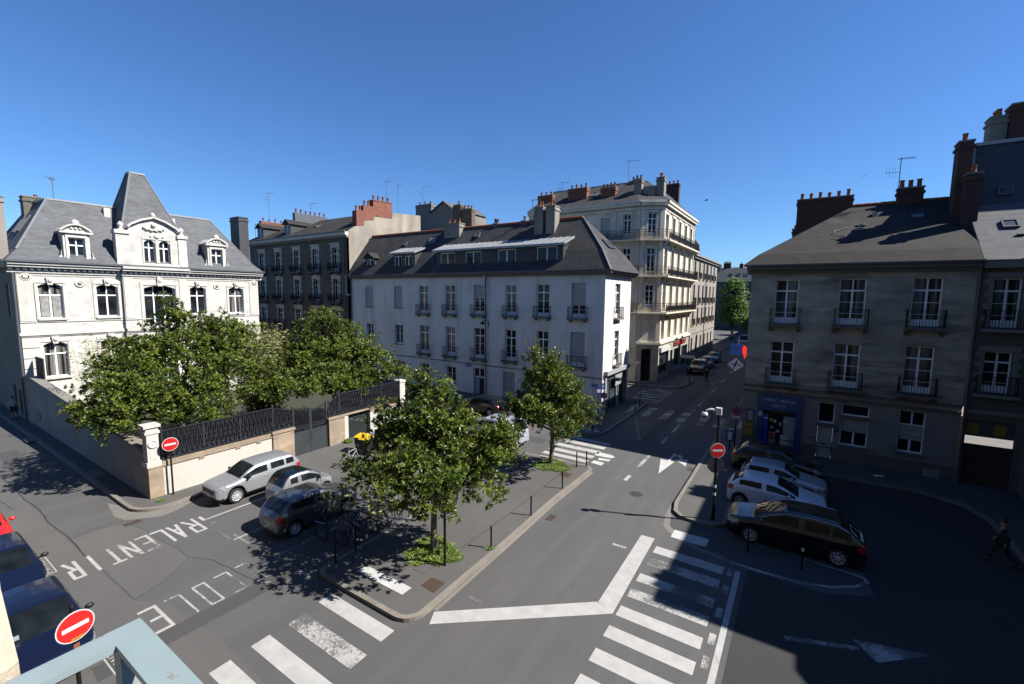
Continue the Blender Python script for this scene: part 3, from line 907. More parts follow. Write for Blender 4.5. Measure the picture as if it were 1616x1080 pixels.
seam([(-30.73, 3.68), (-29.02, 3.87)], 0.03)
seam([(-18.46, 6.6), (-17.6, 7.0), (-14.5, 7.3)], 0.03)
sheet('road', [(-120, -2.0), (-120, 4.0), (-30.0, 4.35), (-21.67, 4.47), (-17.3, 4.58), (-16, 5.15), (-13.7, 5.33), (-6, 5.16), (10, 5.16), (10, -2.0)], 0.0015, 'asphalt_pale')
seam([(-10.55, 21.42), (-10.4, 17.78), (-10.37, 14.5), (-10.38, 12.46)], 0.035, KH + 0.003, 'grassblade' if False else 'soil')
seam([(-10.97, 10.56), (-10.39, 10.62), (-10.45, 10.92), (-10.21, 12.04)], 0.025, KH + 0.003, 'soil')
for q in ([(-10.1, 10.08), (-10.08, 10.61), (-9.5, 10.64), (-9.48, 10.04)], [(-10.55, 20.9), (-10.55, 21.5), (-9.95, 21.5), (-9.95, 20.9)]):
    tag(sheet('access_cover', q, KH + 0.004, 'iron_cover'), kind='structure')
sheet('access_cover', [(-41.95, 6.3), (-41.0, 6.3), (-41.0, 7.0), (-41.95, 7.0)], KH + 0.004, 'gutter')
sheet('access_cover', [(-31.6, 6.85), (-30.4, 6.85), (-30.4, 7.4), (-31.6, 7.4)], KH + 0.004, 'gutter')
sheet('access_cover', [(-36.9, 5.2), (-36.1, 5.2), (-36.1, 5.95), (-36.9, 5.95)], 0.004, 'gutter')
sheet('access_cover', [(-11.6, 53.2), (-10.9, 53.2), (-10.9, 54.6), (-11.6, 54.6)], KH + 0.004, 'iron_cover')

def trench(x0, x1, y0, y1, m='asphalt_dark'):
    r = random.Random(int(x0 * 31 + y0 * 7))
    q = [(x0 + r.uniform(-.06, .06), y0), (x1 + r.uniform(-.06, .06), y0 + r.uniform(-.1, .1)), (x1, y1 + r.uniform(-.1, .1)), (x0, y1)]
    sheet('road_repair', q, 0.0022, m)
for q in ((-8.9, -8.1, 29.5, 58), (-30.5, -26.5, 2.2, 3.2), (-40, -33, 4.8, 5.7), (-14.9, -14.2, 3.0, 8.4), (-20.5, -14, 25.3, 26.1), (-6.9, -5.6, 43.2, 46.8)):
    trench(*q)
for (x, y) in ((-8.78, 16.8), (-4.82, 26.2), (-23.3, 6.35), (-11.05, 31.5)):      # gully grates at the kerb
    sheet('drain_grate', [(x - .16, y - .28), (x + .16, y - .28), (x + .16, y + .28), (x - .16, y + .28)], 0.0055, 'iron_cover')
for (x, y, q) in ((-6.4, 21.3, .32), (-7.9, 48.0, .32), (-16.9, 24.6, .3)):
    mb = MB(); mb.lathe([(q, 0.001), (q, 0.0052)], (x, y, 0), 20); structure(mb.build('access_cover', ['tar']))
# ------------------------------------------------------------------ painted markings
def marking(name, quads, m='paint', z=0.006):
    mb = MB()
    for k, q in enumerate(quads):
        mb.face([(x, y, z + 0.0004 * k) for x, y in q])
    return structure(mb.build(name, [m]))
def rect(x0, x1, y0, y1):
    return [(x0, y0), (x1, y0), (x1, y1), (x0, y1)]
marking('crosswalk', [rect(-12.34, -9.40, 7.80, 8.30)], 'paint')
marking('crosswalk', [rect(-12.22, -9.34, 6.72, 7.27)], 'paint_worn')
marking('crosswalk', [rect(-12.26, -9.3, 5.68, 6.20)], 'paint')
marking('crosswalk', [rect(-12.24, -9.3, 4.62, 5.14)], 'paint')
marking('crosswalk', [rect(-12.24, -9.3, 3.56, 4.08)], 'paint')
sC = [(16.62, 17.14), (15.70, 16.22), (14.55, 15.06), (13.60, 14.08), (12.55, 13.06), (11.53, 12.03), (10.48, 11.0), (9.46, 9.97), (8.4, 8.9), (7.4, 7.9)]
for i, (a, b) in enumerate(sC):
    marking('crosswalk', [rect(-4.25, -1.80, a, b)], 'paint_worn' if i in (1, 2, 3) else 'paint')
marking('stop_line', [[(-8.74, 9.06), (-4.34, 12.55), (-4.95, 12.80), (-8.98, 9.53)], [(-4.34, 12.55), (-4.46, 17.66), (-5.0, 17.62), (-4.92, 12.80)]], 'paint')
marking('edge_line', [rect(-1.44, -1.27, 5.0, 17.12)], 'paint')
marking('edge_line', [rect(-1.68, -1.50, y, y + h) for y, h in ((16.65, 0.5), (15.5, 0.5), (14.2, 0.5), (12.9, 0.5), (11.9, 0.5), (10.8, 0.5), (9.8, 0.5), (8.7, .5), (7.6, .5))], 'paint_worn')
# lane arrow (two heads) and the dashed centre line
AX = -6.3
arrow = [[(-6.24, 26.5), (-6.08, 26.5), (-6.12, 28.4), (-6.24, 28.4)],
         [(-6.16, 24.55), (-5.86, 26.9), (-6.66, 26.9)],
         [(-6.2, 28.1), (-5.75, 28.3), (-5.5, 27.5), (-5.62, 27.35), (-5.85, 27.95), (-6.2, 27.85)],
         [(-5.15, 26.55), (-5.26, 27.75), (-5.95, 27.35)]]
marking('lane_arrow', arrow, 'paint_fresh')
dash = [(22.6, 23.4), (24.75, 27.1), (29.9, 31.6), (32.8, 35.7), (39.9, 41.2), (42.3, 45.4), (49, 52), (56, 59), (63, 66), (70, 73), (78, 82)]
for i, (a, b) in enumerate(dash):
    marking('centre_line', [rect(-7.5, -7.3, a, b)], 'paint_worn' if i else 'paint')
# crossing over the side lane beside the island, and its give-way teeth
for i, (y0, y1) in enumerate(((26.5, 27.0), (25.55, 26.08), (24.6, 25.1), (23.75, 24.2), (22.96, 23.35), (27.4, 27.85))):
    marking('crosswalk', [rect(-13.15, -10.15, y0, y1)] if i != 4 else [rect(-13.0, -10.6, y0, y1)], 'paint')
marking('give_way_teeth', [[(-10.25, 25.25), (-9.2, 25.3), (-9.05, 25.6), (-9.35, 25.85), (-10.3, 25.9)], [(-9.75, 24.62), (-9.1, 24.72), (-9.15, 25.05), (-9.85, 24.95)], [(-9.95, 23.95), (-9.25, 23.85), (-9.25, 24.35), (-9.9, 24.4)]], 'paint_fresh')
# crossing of the main street
for x in (-10.45, -9.0 + 0.05, -7.62, -6.15, -5.0 + 0.05):
    marking('crosswalk', [rect(x - 0.30, x + 0.30, 36.0, 39.2)], 'paint_worn')
marking('crosswalk', [rect(-11.0, -10.5, 36.0, 39.2)], 'paint_worn') if False else None
# crossing of the side street by the corner shop
for y in (41.3, 42.35, 43.5, 44.6, 45.7, 46.75, 47.7):
    marking('crosswalk', [rect(-13.6, -10.7, y - 0.25, y + 0.25)], 'paint_worn')
marking('edge_line', [[(-13.7, 48.35), (-12.9, 48.22), (-12.9, 48.45), (-13.7, 48.6)], [(-12.6, 48.25), (-11.1, 49.0), (-11.15, 49.3), (-12.6, 48.55)]], 'paint_fresh', KH + 0.012)
# guide strips for the blind in the pavements
for q in ([(-12.5, 9.38), (-10.25, 9.40), (-10.25, 9.82), (-12.42, 9.80)], ):
    marking('tactile_paving', [q], 'paint_fresh', KH + 0.012)
marking('tactile_paving', [[(-12.0, 35.85), (-11.55, 35.85), (-11.7, 39.05), (-12.15, 39.05)]], 'paint_worn', KH + 0.012)
marking('tactile_paving', [[(-13.2, 29.2), (-12.2, 28.9), (-11.6, 29.5), (-12.1, 30.1), (-13.0, 29.75)]], 'paint_worn', KH + 0.012)
marking('tactile_paving', [rect(-3.95, -2.6, 18.15, 18.82)], 'paint_fresh', 0.012)
marking('tactile_paving', [rect(-3.6, -2.95, 36.0, 39.2)], 'paint_worn', KH + 0.012)
# white line round the flush island on the right
def band(name, pts, wdt, m='paint', z=0.007):
    L = inset_line(pts, wdt / 2); R = inset_line(pts, -wdt / 2)
    return marking(name, [[R[i], R[i + 1], L[i + 1], L[i]] for i in range(len(pts) - 1)], m, z)
band('edge_line', [(-1.9, 17.62), (-0.68, 17.58), (0.47, 17.62), (1.38, 17.93), (2.1, 18.45), (2.48, 18.95), (2.42, 19.2), (2.0, 19.28)], 0.13, 'paint_worn')
band('edge_line', [(2.0, 19.28), (1.25, 19.33), (-0.82, 19.55), (-2.0, 19.75)], 0.06, 'paint_worn')
# arrow in the shade on the right
marking('lane_arrow', [[(0.2, 14.3), (1.95, 15.02), (1.9, 15.18), (0.15, 14.48)], [(1.8, 15.45), (2.3, 14.75), (3.6, 15.92)]], 'paint_worn')
# parking bays by the garden wall
band('bay_line', [(-21.07, 8.25), (-21.07, 13.4)], 0.1)
marking('bay_line', [rect(-21.55, -21.02, 8.1, 8.22)], 'paint')
band('bay_line', [(-18.38, 8.1), (-18.38, 12.8)], 0.1, 'paint_worn')
band('bay_line', [(-15.9, 8.6), (-15.9, 13.2)], 0.1, 'paint_worn')
marking('bay_line', [rect(-20.6, -20.45, 8.2, 8.36), rect(-19.5, -18.6, 8.0, 8.1), rect(-18.8, -17.6, 8.25, 8.36)], 'paint_gone')
marking('bay_line', [rect(-16.1, -13.75, 8.36, 8.46)], 'paint_worn')
for (a, b, y0, y1) in ((-10.6, -8.9, 33.5, 33.58), (-9.6, -8.6, 29.9, 29.97), (-9.1, -7.6, 49.9, 50.1), (-9.1, -8.0, 57.2, 57.5), (-8.4, -7.9, 53.8, 55.4), (-8.95, -8.2, 44.2, 44.4), (-8.5, -8.0, 10.6, 10.75)):
    marking('worn_marking', [rect(a, b, y0, y1)], 'paint_gone')
band('worn_marking', [(-10.89, 35.33), (-9.98, 32.88), (-9.36, 31.1), (-8.86, 29.88)], 0.18, 'paint_gone')
marking('worn_marking', [rect(-5.75, -5.2, 16.25, 16.4)], 'paint_worn')

# lettering painted on the road: read by drivers heading +x, so letters rise along +x and run along -y
GL = {
 'R': [((0, 0), (0, 1)), ((0, 1), (.9, 1)), ((.9, 1), (.9, .52)), ((0, .52), (.9, .52)), ((.35, .52), (1, 0))],
 'A': [((0, 0), (.5, 1)), ((.5, 1), (1, 0)), ((.2, .33), (.8, .33))],
 'L': [((0, 0), (0, 1)), ((0, 0), (1, 0))],
 'E': [((0, 0), (0, 1)), ((0, 1), (1, 1)), ((0, .5), (.75, .5)), ((0, 0), (1, 0))],
 'N': [((0, 0), (0, 1)), ((0, 1), (1, 0)), ((1, 0), (1, 1))],
 'T': [((.5, 0), (.5, 1)), ((0, 1), (1, 1))],
 'I': [((.5, 0), (.5, 1))],
 'C': [((1, 1), (0, 1)), ((0, 1), (0, 0)), ((0, 0), (1, 0))],
 'O': [((0, 0), (0, 1)), ((0, 1), (1, 1)), ((1, 1), (1, 0)), ((1, 0), (0, 0))],
 'P': [((0, 0), (0, 1)), ((0, 1), (.9, 1)), ((.9, 1), (.9, .5)), ((.9, .5), (0, .5))],
 'Y': [((0, 1), (.5, .5)), ((1, 1), (.5, .5)), ((.5, .5), (.5, 0))],
}
def stroke_quads(ch, X0, X1, Y0, Y1, t):
    """letter box in world: base at x=X0, top at x=X1, left edge at y=Y0, right edge at y=Y1"""
    out = []
    for (a, b) in GL[ch]:
        p = (X0 + (X1 - X0) * a[1], Y0 + (Y1 - Y0) * a[0]); q = (X0 + (X1 - X0) * b[1], Y0 + (Y1 - Y0) * b[0])
        d = Vector((q[0] - p[0], q[1] - p[1])); L = d.length; d.normalize()
        # strokes across the letter are drawn longer along the driving direction
        tw = t * (1.0 + 0.35 * abs(d.y))
        n = Vector((-d.y, d.x)) * tw / 2; e = d * t * 0.5
        out.append([(p[0] - e.x + n.x, p[1] - e.y + n.y), (p[0] - e.x - n.x, p[1] - e.y - n.y), (q[0] + e.x - n.x, q[1] + e.y - n.y), (q[0] + e.x + n.x, q[1] + e.y + n.y)])
    return out
def road_letter(ch, X0, X1, Y0, Y1, t, m):
    marking('road_lettering', stroke_quads(ch, X0, X1, Y0, Y1, t), m, 0.0062)
for ch, ya, yb, m in (('R', 7.88, 7.52, 'paint'), ('A', 7.30, 7.0, 'paint'), ('L', 6.80, 6.46, 'paint'), ('E', 6.28, 5.95, 'paint_worn'), ('N', 5.75, 5.42, 'paint_worn'), ('T', 5.25, 4.94, 'paint_worn'), ('I', 4.62, 4.45, 'paint'), ('R', 4.14, 3.86, 'paint')):
    road_letter(ch, -21.6, -20.22, ya, yb, 0.10, m)
for ch, ya, yb, m in (('E', 7.56, 7.24, 'paint_worn'), ('C', 6.92, 6.54, 'paint_worn'), ('O', 6.22, 5.88, 'paint_worn'), ('L', 5.5, 5.12, 'paint_worn'), ('E', 4.84, 4.46, 'paint')):
    road_letter(ch, -16.4, -15.0, ya, yb, 0.09 if m == 'paint' else 0.06, m)
marking('road_lettering', [[(-14.86, 7.34), (-14.76, 7.3), (-14.55, 7.48), (-14.65, 7.52)]], 'paint_worn')
# PAYANT boxes of the kerb-side parking, read from the road
def payant(x_right):
    x0, x1, y0, y1 = x_right - 1.57, x_right, 3.27, 3.67
    q = [rect(x0, x1, y0, y0 + .035), rect(x0, x1, y1 - .035, y1), rect(x0, x0 + .035, y0 + .035, y1 - .035), rect(x1 - .035, x1, y0 + .035, y1 - .035)]
    n = 6; st = (x1 - x0 - .2) / n
    for k, ch in enumerate('PAYANT'):
        bx = x1 - .1 - st * k - st * .12
        for (a, b) in GL[ch]:
            p = (bx - a[0] * st * .7, y1 - .09 - (y1 - y0 - .18) * 0 - (1 - a[1]) * 0)
            P0 = (bx - a[0] * st * .7, y0 + .09 + (y1 - y0 - .18) * (1 - a[1])); P1 = (bx - b[0] * st * .7, y0 + .09 + (y1 - y0 - .18) * (1 - b[1]))
            d = Vector((P1[0] - P0[0], P1[1] - P0[1])).normalized(); nn = Vector((-d.y, d.x)) * .016
            q.append([(P0[0] + nn.x, P0[1] + nn.y), (P0[0] - nn.x, P0[1] - nn.y), (P1[0] - nn.x, P1[1] - nn.y), (P1[0] + nn.x, P1[1] + nn.y)])
    marking('road_lettering', q, 'paint', 0.0062)
payant(-21.28)
payant(-13.72)

# garden behind the wall and turf round the street trees
sheet('garden_ground', [(-46.9, 7.8), (-25.3, 7.8), (-25.3, 33), (-46.9, 33)], 0.06, 'soil')
def turf(name, cx, cy, rx, ry, n, h, seed, zb):
    r = random.Random(seed)
    mb = MB(); tint = []
    for k in range(n):
        a = r.uniform(0, 2 * pi); rr = sqrt(r.random())
        rr *= 1 + 0.18 * sin(3 * a + seed) + 0.1 * sin(7 * a)
        x, y = cx + rx * rr * cos(a), cy + ry * rr * sin(a)
        hh = h * r.uniform(0.4, 1.2) * (1.15 - 0.5 * rr); b = r.uniform(0, 2 * pi); wd = r.uniform(0.012, 0.028)
        lx, ly = r.uniform(-.09, .09), r.uniform(-.09, .09)
        dx, dy = cos(b) * wd, sin(b) * wd
        mb.face([(x - dx, y - dy, zb), (x + dx, y + dy, zb), (x + lx + dx * .6, y + ly + dy * .6, zb + hh * .7), (x + lx * 2, y + ly * 2, zb + hh)])
        tint += [min(1, max(0, r.gauss(0.5, 0.25)))] * 1
    o = mb.build(name, ['grassblade'], uv=False)
    at = o.data.attributes.new('tint', 'FLOAT', 'FACE'); at.data.foreach_set('value', tint)
    o['kind'] = 'stuff'
    return o
tag(turf('grass', -11.1, 11.75, 0.95, 0.85, 6500, 0.13, 1, KH), 'tuft of bright grass round the foot of the nearer street tree', 'grass')
tag(turf('grass', -11.45, 21.9, 0.95, 0.85, 4500, 0.13, 2, KH), 'tuft of bright grass round the foot of the farther street tree', 'grass')
tag(turf('grass', -24.6, 18.1, 0.35, 0.2, 260, 0.3, 4, 0.0), 'small weed growing at the foot of the tan pier beside the green door', 'grass')
for (gx, gy) in ((-9.42, 13.15), (-24.35, 7.75)):
    tag(turf('grass', gx, gy, 0.14, 0.12, 60, 0.13, 5, KH), 'sparse weeds in the pavement joint at the kerb', 'grass', 'weeds in the pavement joints')
# ================================================================== THE WHITE MANSION
def roof_poly(mb, pts, m=0):
    mb.face(pts, m)

mn = empty('mansion', (-47, 16, 0), 'white stone mansion with slate roof, carved dormers and a pointed pavilion, behind the magnolia trees', 'mansion')
MF = Fac(-47.0, 0, 90)            # u = y, facing +x
MS = Fac(0, 7.5, 0)               # south side, u = x, facing -y
w2 = [(8.55, 9.85, 7.72, 10.32), (11.8, 13.1, 7.75, 10.32), (18.25, 19.5, 7.75, 10.3), (21.55, 22.85, 7.75, 10.3)]
w1 = [(8.55, 9.85, 3.3, 5.95), (11.8, 13.1, 3.3, 5.95), (18.25, 19.5, 3.3, 5.95), (21.55, 22.85, 3.3, 5.95)]
# south avant-corps in the middle
mb = MB()
hol = [h + (0.22,) for h in w2 + w1]
wall(mb, MF, 7.5, 13.4, 0, 11.6, [h for h in hol if h[1] < 13.4], 0.3)
wall(mb, MF, 18.0, 24.3, 0, 11.6, [h for h in hol if h[0] > 18.0], 0.3)
MC = Fac(-46.7, 0, 90)
wall(mb, MC, 13.4, 18.0, 0, 11.6, [(14.75, 17.0, 7.05, 10.3, 0.26), (14.9, 16.8, 1.2, 5.9, 0.3)], 0.45)
mb.face([(-47, 13.4, 0), (-46.7, 13.4, 0), (-46.7, 13.4, 11.6), (-47, 13.4, 11.6)]); mb.face([(-46.7, 18, 0), (-47, 18, 0), (-47, 18, 11.6), (-46.7, 18, 11.6)])
# north wall, back wall
mb.face([(-47, 24.3, 0), (-58, 24.3, 0), (-58, 24.3, 11.6), (-47, 24.3, 11.6)])
mb.face([(-58, 24.3, 0), (-58, 7.5, 0), (-58, 7.5, 11.6), (-58, 24.3, 11.6)])
mb.build('wall', ['white_stone'], mn)
mb = MB()
wall(mb, MS, -58, -47, 0, 11.6, [(-49.6, -48.9, 0.4, 2.3), (-51.4, -50.5, 0.2, 2.5), (-50.4, -49.2, 7.8, 10.2)], 0.2)
mb.build('wall', ['side_brown'], mn)['label'] = 'shaded side wall in grey-beige render along the lane'
for h in w2 + w1[:2] + w1[2:]:
    window(MF, *h, mn, 'cross', 0.3, pane='glass_curtain' if h[0] in (8.55, 21.55) else 'glass')
window(MC, 14.75, 17.0, 7.05, 10.3, mn, 'triple', 0.45, recess=0.38)
window(MC, 14.9, 16.8, 1.2, 5.9, mn, 'triple', 0.45, recess=0.38)
window(MS, -50.4, -49.2, 7.8, 10.2, mn, 'cross', 0.2, pane='glass')
for (a, b, c, d) in ((-49.6, -48.9, 0.4, 2.3), (-51.4, -50.5, 0.2, 2.5)):
    mb = MB(); fbox(mb, MS, a, b, c, d, -0.2, -0.14); mb.build('door', ['bark_dark'], mn)
# curtains in the leftmost upper window
mb = MB()
fbox(mb, MF, 8.66, 9.1, 7.85, 9.4, -0.205, -0.2); fbox(mb, MF, 9.3, 9.74, 7.85, 9.4, -0.205, -0.2)
mb.build('curtain', ['curtain'], mn)
# dressings: surrounds, keystones, sills, pilaster quoins, strings, medallions
mb = MB()
for h in w2 + w1:
    a, b, c, d = h
    fbox(mb, MF, a - 0.22, a - 0.03, c - 0.1, d - 0.02, 0.0, 0.05); fbox(mb, MF, b + 0.03, b + 0.22, c - 0.1, d - 0.02, 0.0, 0.05)
    fbox(mb, MF, a - 0.22, b + 0.22, d + 0.02, d + 0.22, 0.0, 0.055)
    fbox(mb, MF, a - 0.12, b + 0.12, c - 0.14, c - 0.005, 0.0, 0.16)
    m_ = (a + b) / 2
    mb.hexa([MF.P(m_ - .13, d - .12, .2), MF.P(m_ + .13, d - .12, .2), MF.P(m_ + .13, d - .12, 0), MF.P(m_ - .13, d - .12, 0)],
            [MF.P(m_ - .21, d + .42, .2), MF.P(m_ + .21, d + .42, .2), MF.P(m_ + .21, d + .42, 0), MF.P(m_ - .21, d + .42, 0)])
    mb.sphere(MF.P(m_, d + .2, .2), .14, 8, 0, (.7, 1, 1.2))
fbox(mb, MC, 14.5, 14.72, 6.95, 10.3, 0, .05); fbox(mb, MC, 17.03, 17.25, 6.95, 10.3, 0, .05); fbox(mb, MC, 14.5, 17.25, 10.33, 10.55, 0, .055)
mb.sphere(MC.P(15.87, 10.75, .1), .2, 8, 0, (.7, 1, 1.4)); fbox(mb, MC, 15.68, 16.06, 10.25, 11.0, 0.0, .16)
for (u0, u1, F) in ((7.5, 13.4, MF), (18.0, 24.3, MF), (13.4, 18.0, MC)):
    e0 = -0.1 if u0 == 7.5 else 0.0; e1 = 0.1 if u1 == 24.3 else 0.0
    fbox(mb, F, u0 + e0, u1 + e1, 6.50, 6.72, 0, .14); fbox(mb, F, u0, u1, 7.44, 7.52, 0, .06); fbox(mb, F, u0, u1, 5.98 + .42, 6.49, 0, .07)
    fbox(mb, F, u0, u1, 10.86, 10.95, 0, .045); fbox(mb, F, u0, u1, 0.0, 1.0, 0, .08)
for (u, F) in ((7.95, MF), (23.9, MF)):
    fbox(mb, F, u - .42, u + .42, 7.55, 10.85, 0, .05)
    for k in range(7):
        fbox(mb, F, u - .46, u + .46, 1.05 + .76 * k, 1.05 + .76 * k + .70, 0, .07)
for u in (13.75, 17.62):
    fbox(mb, MC, u - .3, u + .3, 7.55, 10.85, 0, .05)
for u in (7.98, 10.85, 20.5, 23.95):
    mb.lathe([(.30, 0), (.30, .05), (.23, .08), (.2, .05), (.14, .05), (.08, .1), (.01, .11)], MF.P(u, 10.35 if u in (10.85, 20.5) else 10.75, .0), 16, 0, 'x')
mb.build('stone_dressing', ['white_trim'], mn)
mb = MB()
for u in (10.85, 20.5):
    mb.lathe([(.13, 0), (.13, .09), (.01, .12)], MF.P(u, 10.35, .0), 14, 0, 'x')
mb.build('medallion', ['tan_stone'], mn)
# cornice with dentils
mb = MB()
for (u0, u1, F) in ((7.1, 13.4, MF), (18.0, 24.7, MF), (13.35, 18.05, MC)):
    fbox(mb, F, u0, u1, 11.05, 11.2, 0, .10); fbox(mb, F, u0, u1, 11.44, 11.62, 0, .40); fbox(mb, F, u0, u1, 11.622, 11.80, 0, .52)
    n = int((u1 - u0) / 0.34)
    for k in range(n):
        u = u0 + (u1 - u0) * (k + .5) / n
        fbox(mb, F, u - .1, u + .1, 11.26, 11.438, 0, .24)
mb.box(-58.2, 7.0, 11.44, -47.0, 7.5, 11.8); mb.box(-58.2, 24.3, 11.44, -47.0, 24.75, 11.8)
mb.build('cornice', ['white_trim'], mn)
# gutter line and downpipe
mb = MB()
mb.box(-46.56, 6.98, 11.80, -46.36, 24.8, 11.93); mb.box(-58.2, 6.85, 11.8, -46.56, 6.99, 11.93)
mb.build('roof_gutter', ['zinc_dark'], mn)
mb = MB(); mb.tube([(-46.98, 7.38, 11.4), (-46.98, 7.38, 3.6)], .075, 8); mb.tube([(-47.5, 7.38, 3.4), (-47.5, 7.38, 0)], .06, 8)
mb.build('downpipe', ['zinc_dark'], mn)
# main roof: steep slates with a kicked eave, zinc capped ridge
ev, k1, tp = (-46.6, 7.05, 24.75, -58.2), (-47.35, 7.75, 24.0, -57.4), (-50.0, 10.05, 21.45, -54.5)
zl = (11.9, 12.75, 16.9)
rings = [[(r[0], r[1], z), (r[0], r[2], z), (r[3], r[2], z), (r[3], r[1], z)] for r, z in ((ev, zl[0]), (k1, zl[1]), (tp, zl[2]))]
mb = MB()
for i in range(2):
    for k in range(4):
        a, b = rings[i][k], rings[i][(k + 1) % 4]; c, d = rings[i + 1][(k + 1) % 4], rings[i + 1][k]
        mb.face([a, b, c, d])
mb.face(rings[2], 1)
rf = mb.build('roof', ['slate', 'zinc'], mn)
mb = MB()
t = rings[2]
for k in range(4): mb.bar(t[k], t[(k + 1) % 4], .2, .14)
for k in range(4): mb.bar(rings[1][k], t[k], .13, .05)
mb.build('ridge_cap', ['zinc'], rf)
for (u, wd) in ((8.55, .5), (9.5, .5)):
    pass
skylight(mn, (-51.4, 8.98, 14.95), (1, 0, 0), (0, 2.3, 4.15), .8, 1.5); skylight(mn, (-52.9, 8.98, 14.95), (1, 0, 0), (0, 2.3, 4.15), .8, 1.5)
# pavilion roof: truncated pyramid
mb = MB()
bb = [(-47.25, 13.75, 14.9), (-47.25, 17.95, 14.9), (-51.6, 17.95, 14.9), (-51.6, 13.75, 14.9)]
bt = [(-48.75, 15.05, 19.85), (-48.75, 16.0, 19.85), (-49.7, 16.0, 19.85), (-49.7, 15.05, 19.85)]
for k in range(4): mb.face([bb[k], bb[(k + 1) % 4], bt[(k + 1) % 4], bt[k]])
mb.face(bt, 1)
pv = mb.build('pavilion_roof', ['slate', 'zinc'], mn)
mb = MB()
for k in range(4): mb.bar(bb[k], bt[k], .12, .06)
for k in range(4): mb.bar(bt[k], bt[(k + 1) % 4], .16, .14)
mb.build('ridge_cap', ['zinc'], pv)
mb = MB(); mb.box(-50.6, 13.3, 12, -49.4, 13.72, 16.7); mb.box(-50.6, 17.98, 12, -49.4, 18.35, 16.5); mb.build('stone_cheek', ['white_trim'], mn)
# central gable
gb = MB()
GF = Fac(-46.75, 0, 90)
gh = [(15.0, 15.78, 12.2, 14.15, .3), (16.05, 16.83, 12.2, 14.15, .3)]
wall(gb, GF, 14.0, 17.45, 11.95, 14.75, gh, .3)
fprism(gb, GF, [(14.0, 14.75), (17.45, 14.75), (17.3, 15.2), (16.6, 15.62), (15.75, 15.9), (14.9, 15.62), (14.15, 15.2)], -.35, 0)
for (a, b) in ((13.15, 14.0), (17.45, 18.1)):
    fbox(gb, GF, a, b, 11.95, 14.45, -.55, .08); fbox(gb, GF, a - .08, b + .08, 14.45, 14.75, -.6, .18)
fbox(gb, GF, 14.0, 17.45, 11.95, 14.75, -2.8, -.36)
gb.build('gable', ['white_stone'], mn)
gb = MB()
arc = [(13.95, 15.05), (14.15, 15.28), (14.9, 15.72), (15.75, 16.02), (16.6, 15.72), (17.35, 15.28), (17.55, 15.05)]
for i in range(len(arc) - 1):
    p, q = arc[i], arc[i + 1]
    gb.bar(GF.P(p[0], p[1], .06), GF.P(q[0], q[1], .06), .38, .15)
for u in (13.55, 17.78):
    gb.lathe([(.2, 0), (.2, .08), (.09, .16), (.2, .34), (.22, .45), (.1, .6), (.03, .68)], GF.P(u, 14.75, -.1), 10)
gb.lathe([(.1, 0), (.2, .15), (.16, .3), (.05, .42)], GF.P(15.75, 16.0, 0), 10)
for k in range(9):     # carved garland
    a = -0.9 + 1.8 * k / 8
    gb.sphere(GF.P(15.75 + a * .75, 14.98 + .16 * a * a - (.06 if k % 2 else 0), .05), .13, 6)
gb.sphere(GF.P(15.75, 15.35, .05), .2, 8); gb.lathe([(.2, 0), (.2, .1), (.1, .14)], GF.P(15.92, 14.45, 0), 12, 0, 'x')
for u in (15.5, 16.35): gb.sphere(GF.P(u, 14.42, .02), .11, 6)
for (a, b, c, d) in [h[:4] for h in gh]:
    fbox(gb, GF, a - .13, a - .02, c, d, 0, .05); fbox(gb, GF, b + .02, b + .13, c, d, 0, .05); fbox(gb, GF, a - .13, b + .13, d + .02, d + .16, 0, .06)
fbox(gb, GF, 14.0, 17.45, 11.95, 12.12, 0, .1)
gb.build('carving', ['white_trim'], mn)
for h in gh: window(GF, *h[:4], mn, 'cross', .3)
# two stone dormers with curved pediments
for (u0, u1) in ((10.0, 11.75), (19.75, 21.55)):
    dm = MB(); c = (u0 + u1) / 2
    DF = Fac(-46.95, 0, 90)
    hw = [(c - .46, c + .46, 12.15, 13.8)]
    wall(dm, DF, u0 + .12, u1 - .12, 11.9, 14.15, hw, .25)
    dm.face([DF.P(u0 + .12, 11.9), DF.P(u0 + .12, 14.15), DF.P(u0 + .12, 14.15, -2.1), DF.P(u0 + .12, 11.9, -.6)]); dm.face([DF.P(u1 - .12, 11.9), DF.P(u1 - .12, 11.9, -.6), DF.P(u1 - .12, 14.15, -2.1), DF.P(u1 - .12, 14.15)])
    seg = [(u0 - .02 + (u1 - u0 + .04) * k / 10, 14.3 + .5 * (1 - (2 * k / 10 - 1) ** 2)) for k in range(11)]
    fprism(dm, DF, [(u0 - .02, 14.15)] + [(u1 + .02, 14.15)] + list(reversed(seg)), -2.3, .05, 0)
    for i in range(10):
        dm.bar(DF.P(seg[i][0], seg[i][1], .08), DF.P(seg[i + 1][0], seg[i + 1][1], .08), .3, .12)
    fbox(dm, DF, u0 - .08, u1 + .08, 14.12, 14.26, -.1, .2)
    for s_, ub in ((-1, u0), (1, u1)):        # scrolls at the foot
        fprism(dm, DF, [(ub - .02 if s_ > 0 else ub + .02 - .0, 11.95), (ub + s_ * .32, 11.95), (ub + s_ * .25, 12.2), (ub + s_ * .05, 12.45), (ub, 12.9)][::(1 if s_ > 0 else -1)], -.2, .0)
    fbox(dm, DF, c - .62, c - .48, 12.1, 13.95, 0, .06); fbox(dm, DF, c + .48, c + .62, 12.1, 13.95, 0, .06); fbox(dm, DF, c - .62, c + .62, 13.82, 14.0, 0, .07)
    dm.lathe([(.2, 0), (.26, .16), (.18, .34), (.04, .42)], DF.P(c, 14.76, 0), 10)
    for k in range(3): dm.sphere(DF.P(c - .25 + .25 * k, 14.5, .06), .11, 6)
    d_ = dm.build('dormer', ['white_trim'], mn)
    window(DF, *hw[0], d_, 'cross', .25)
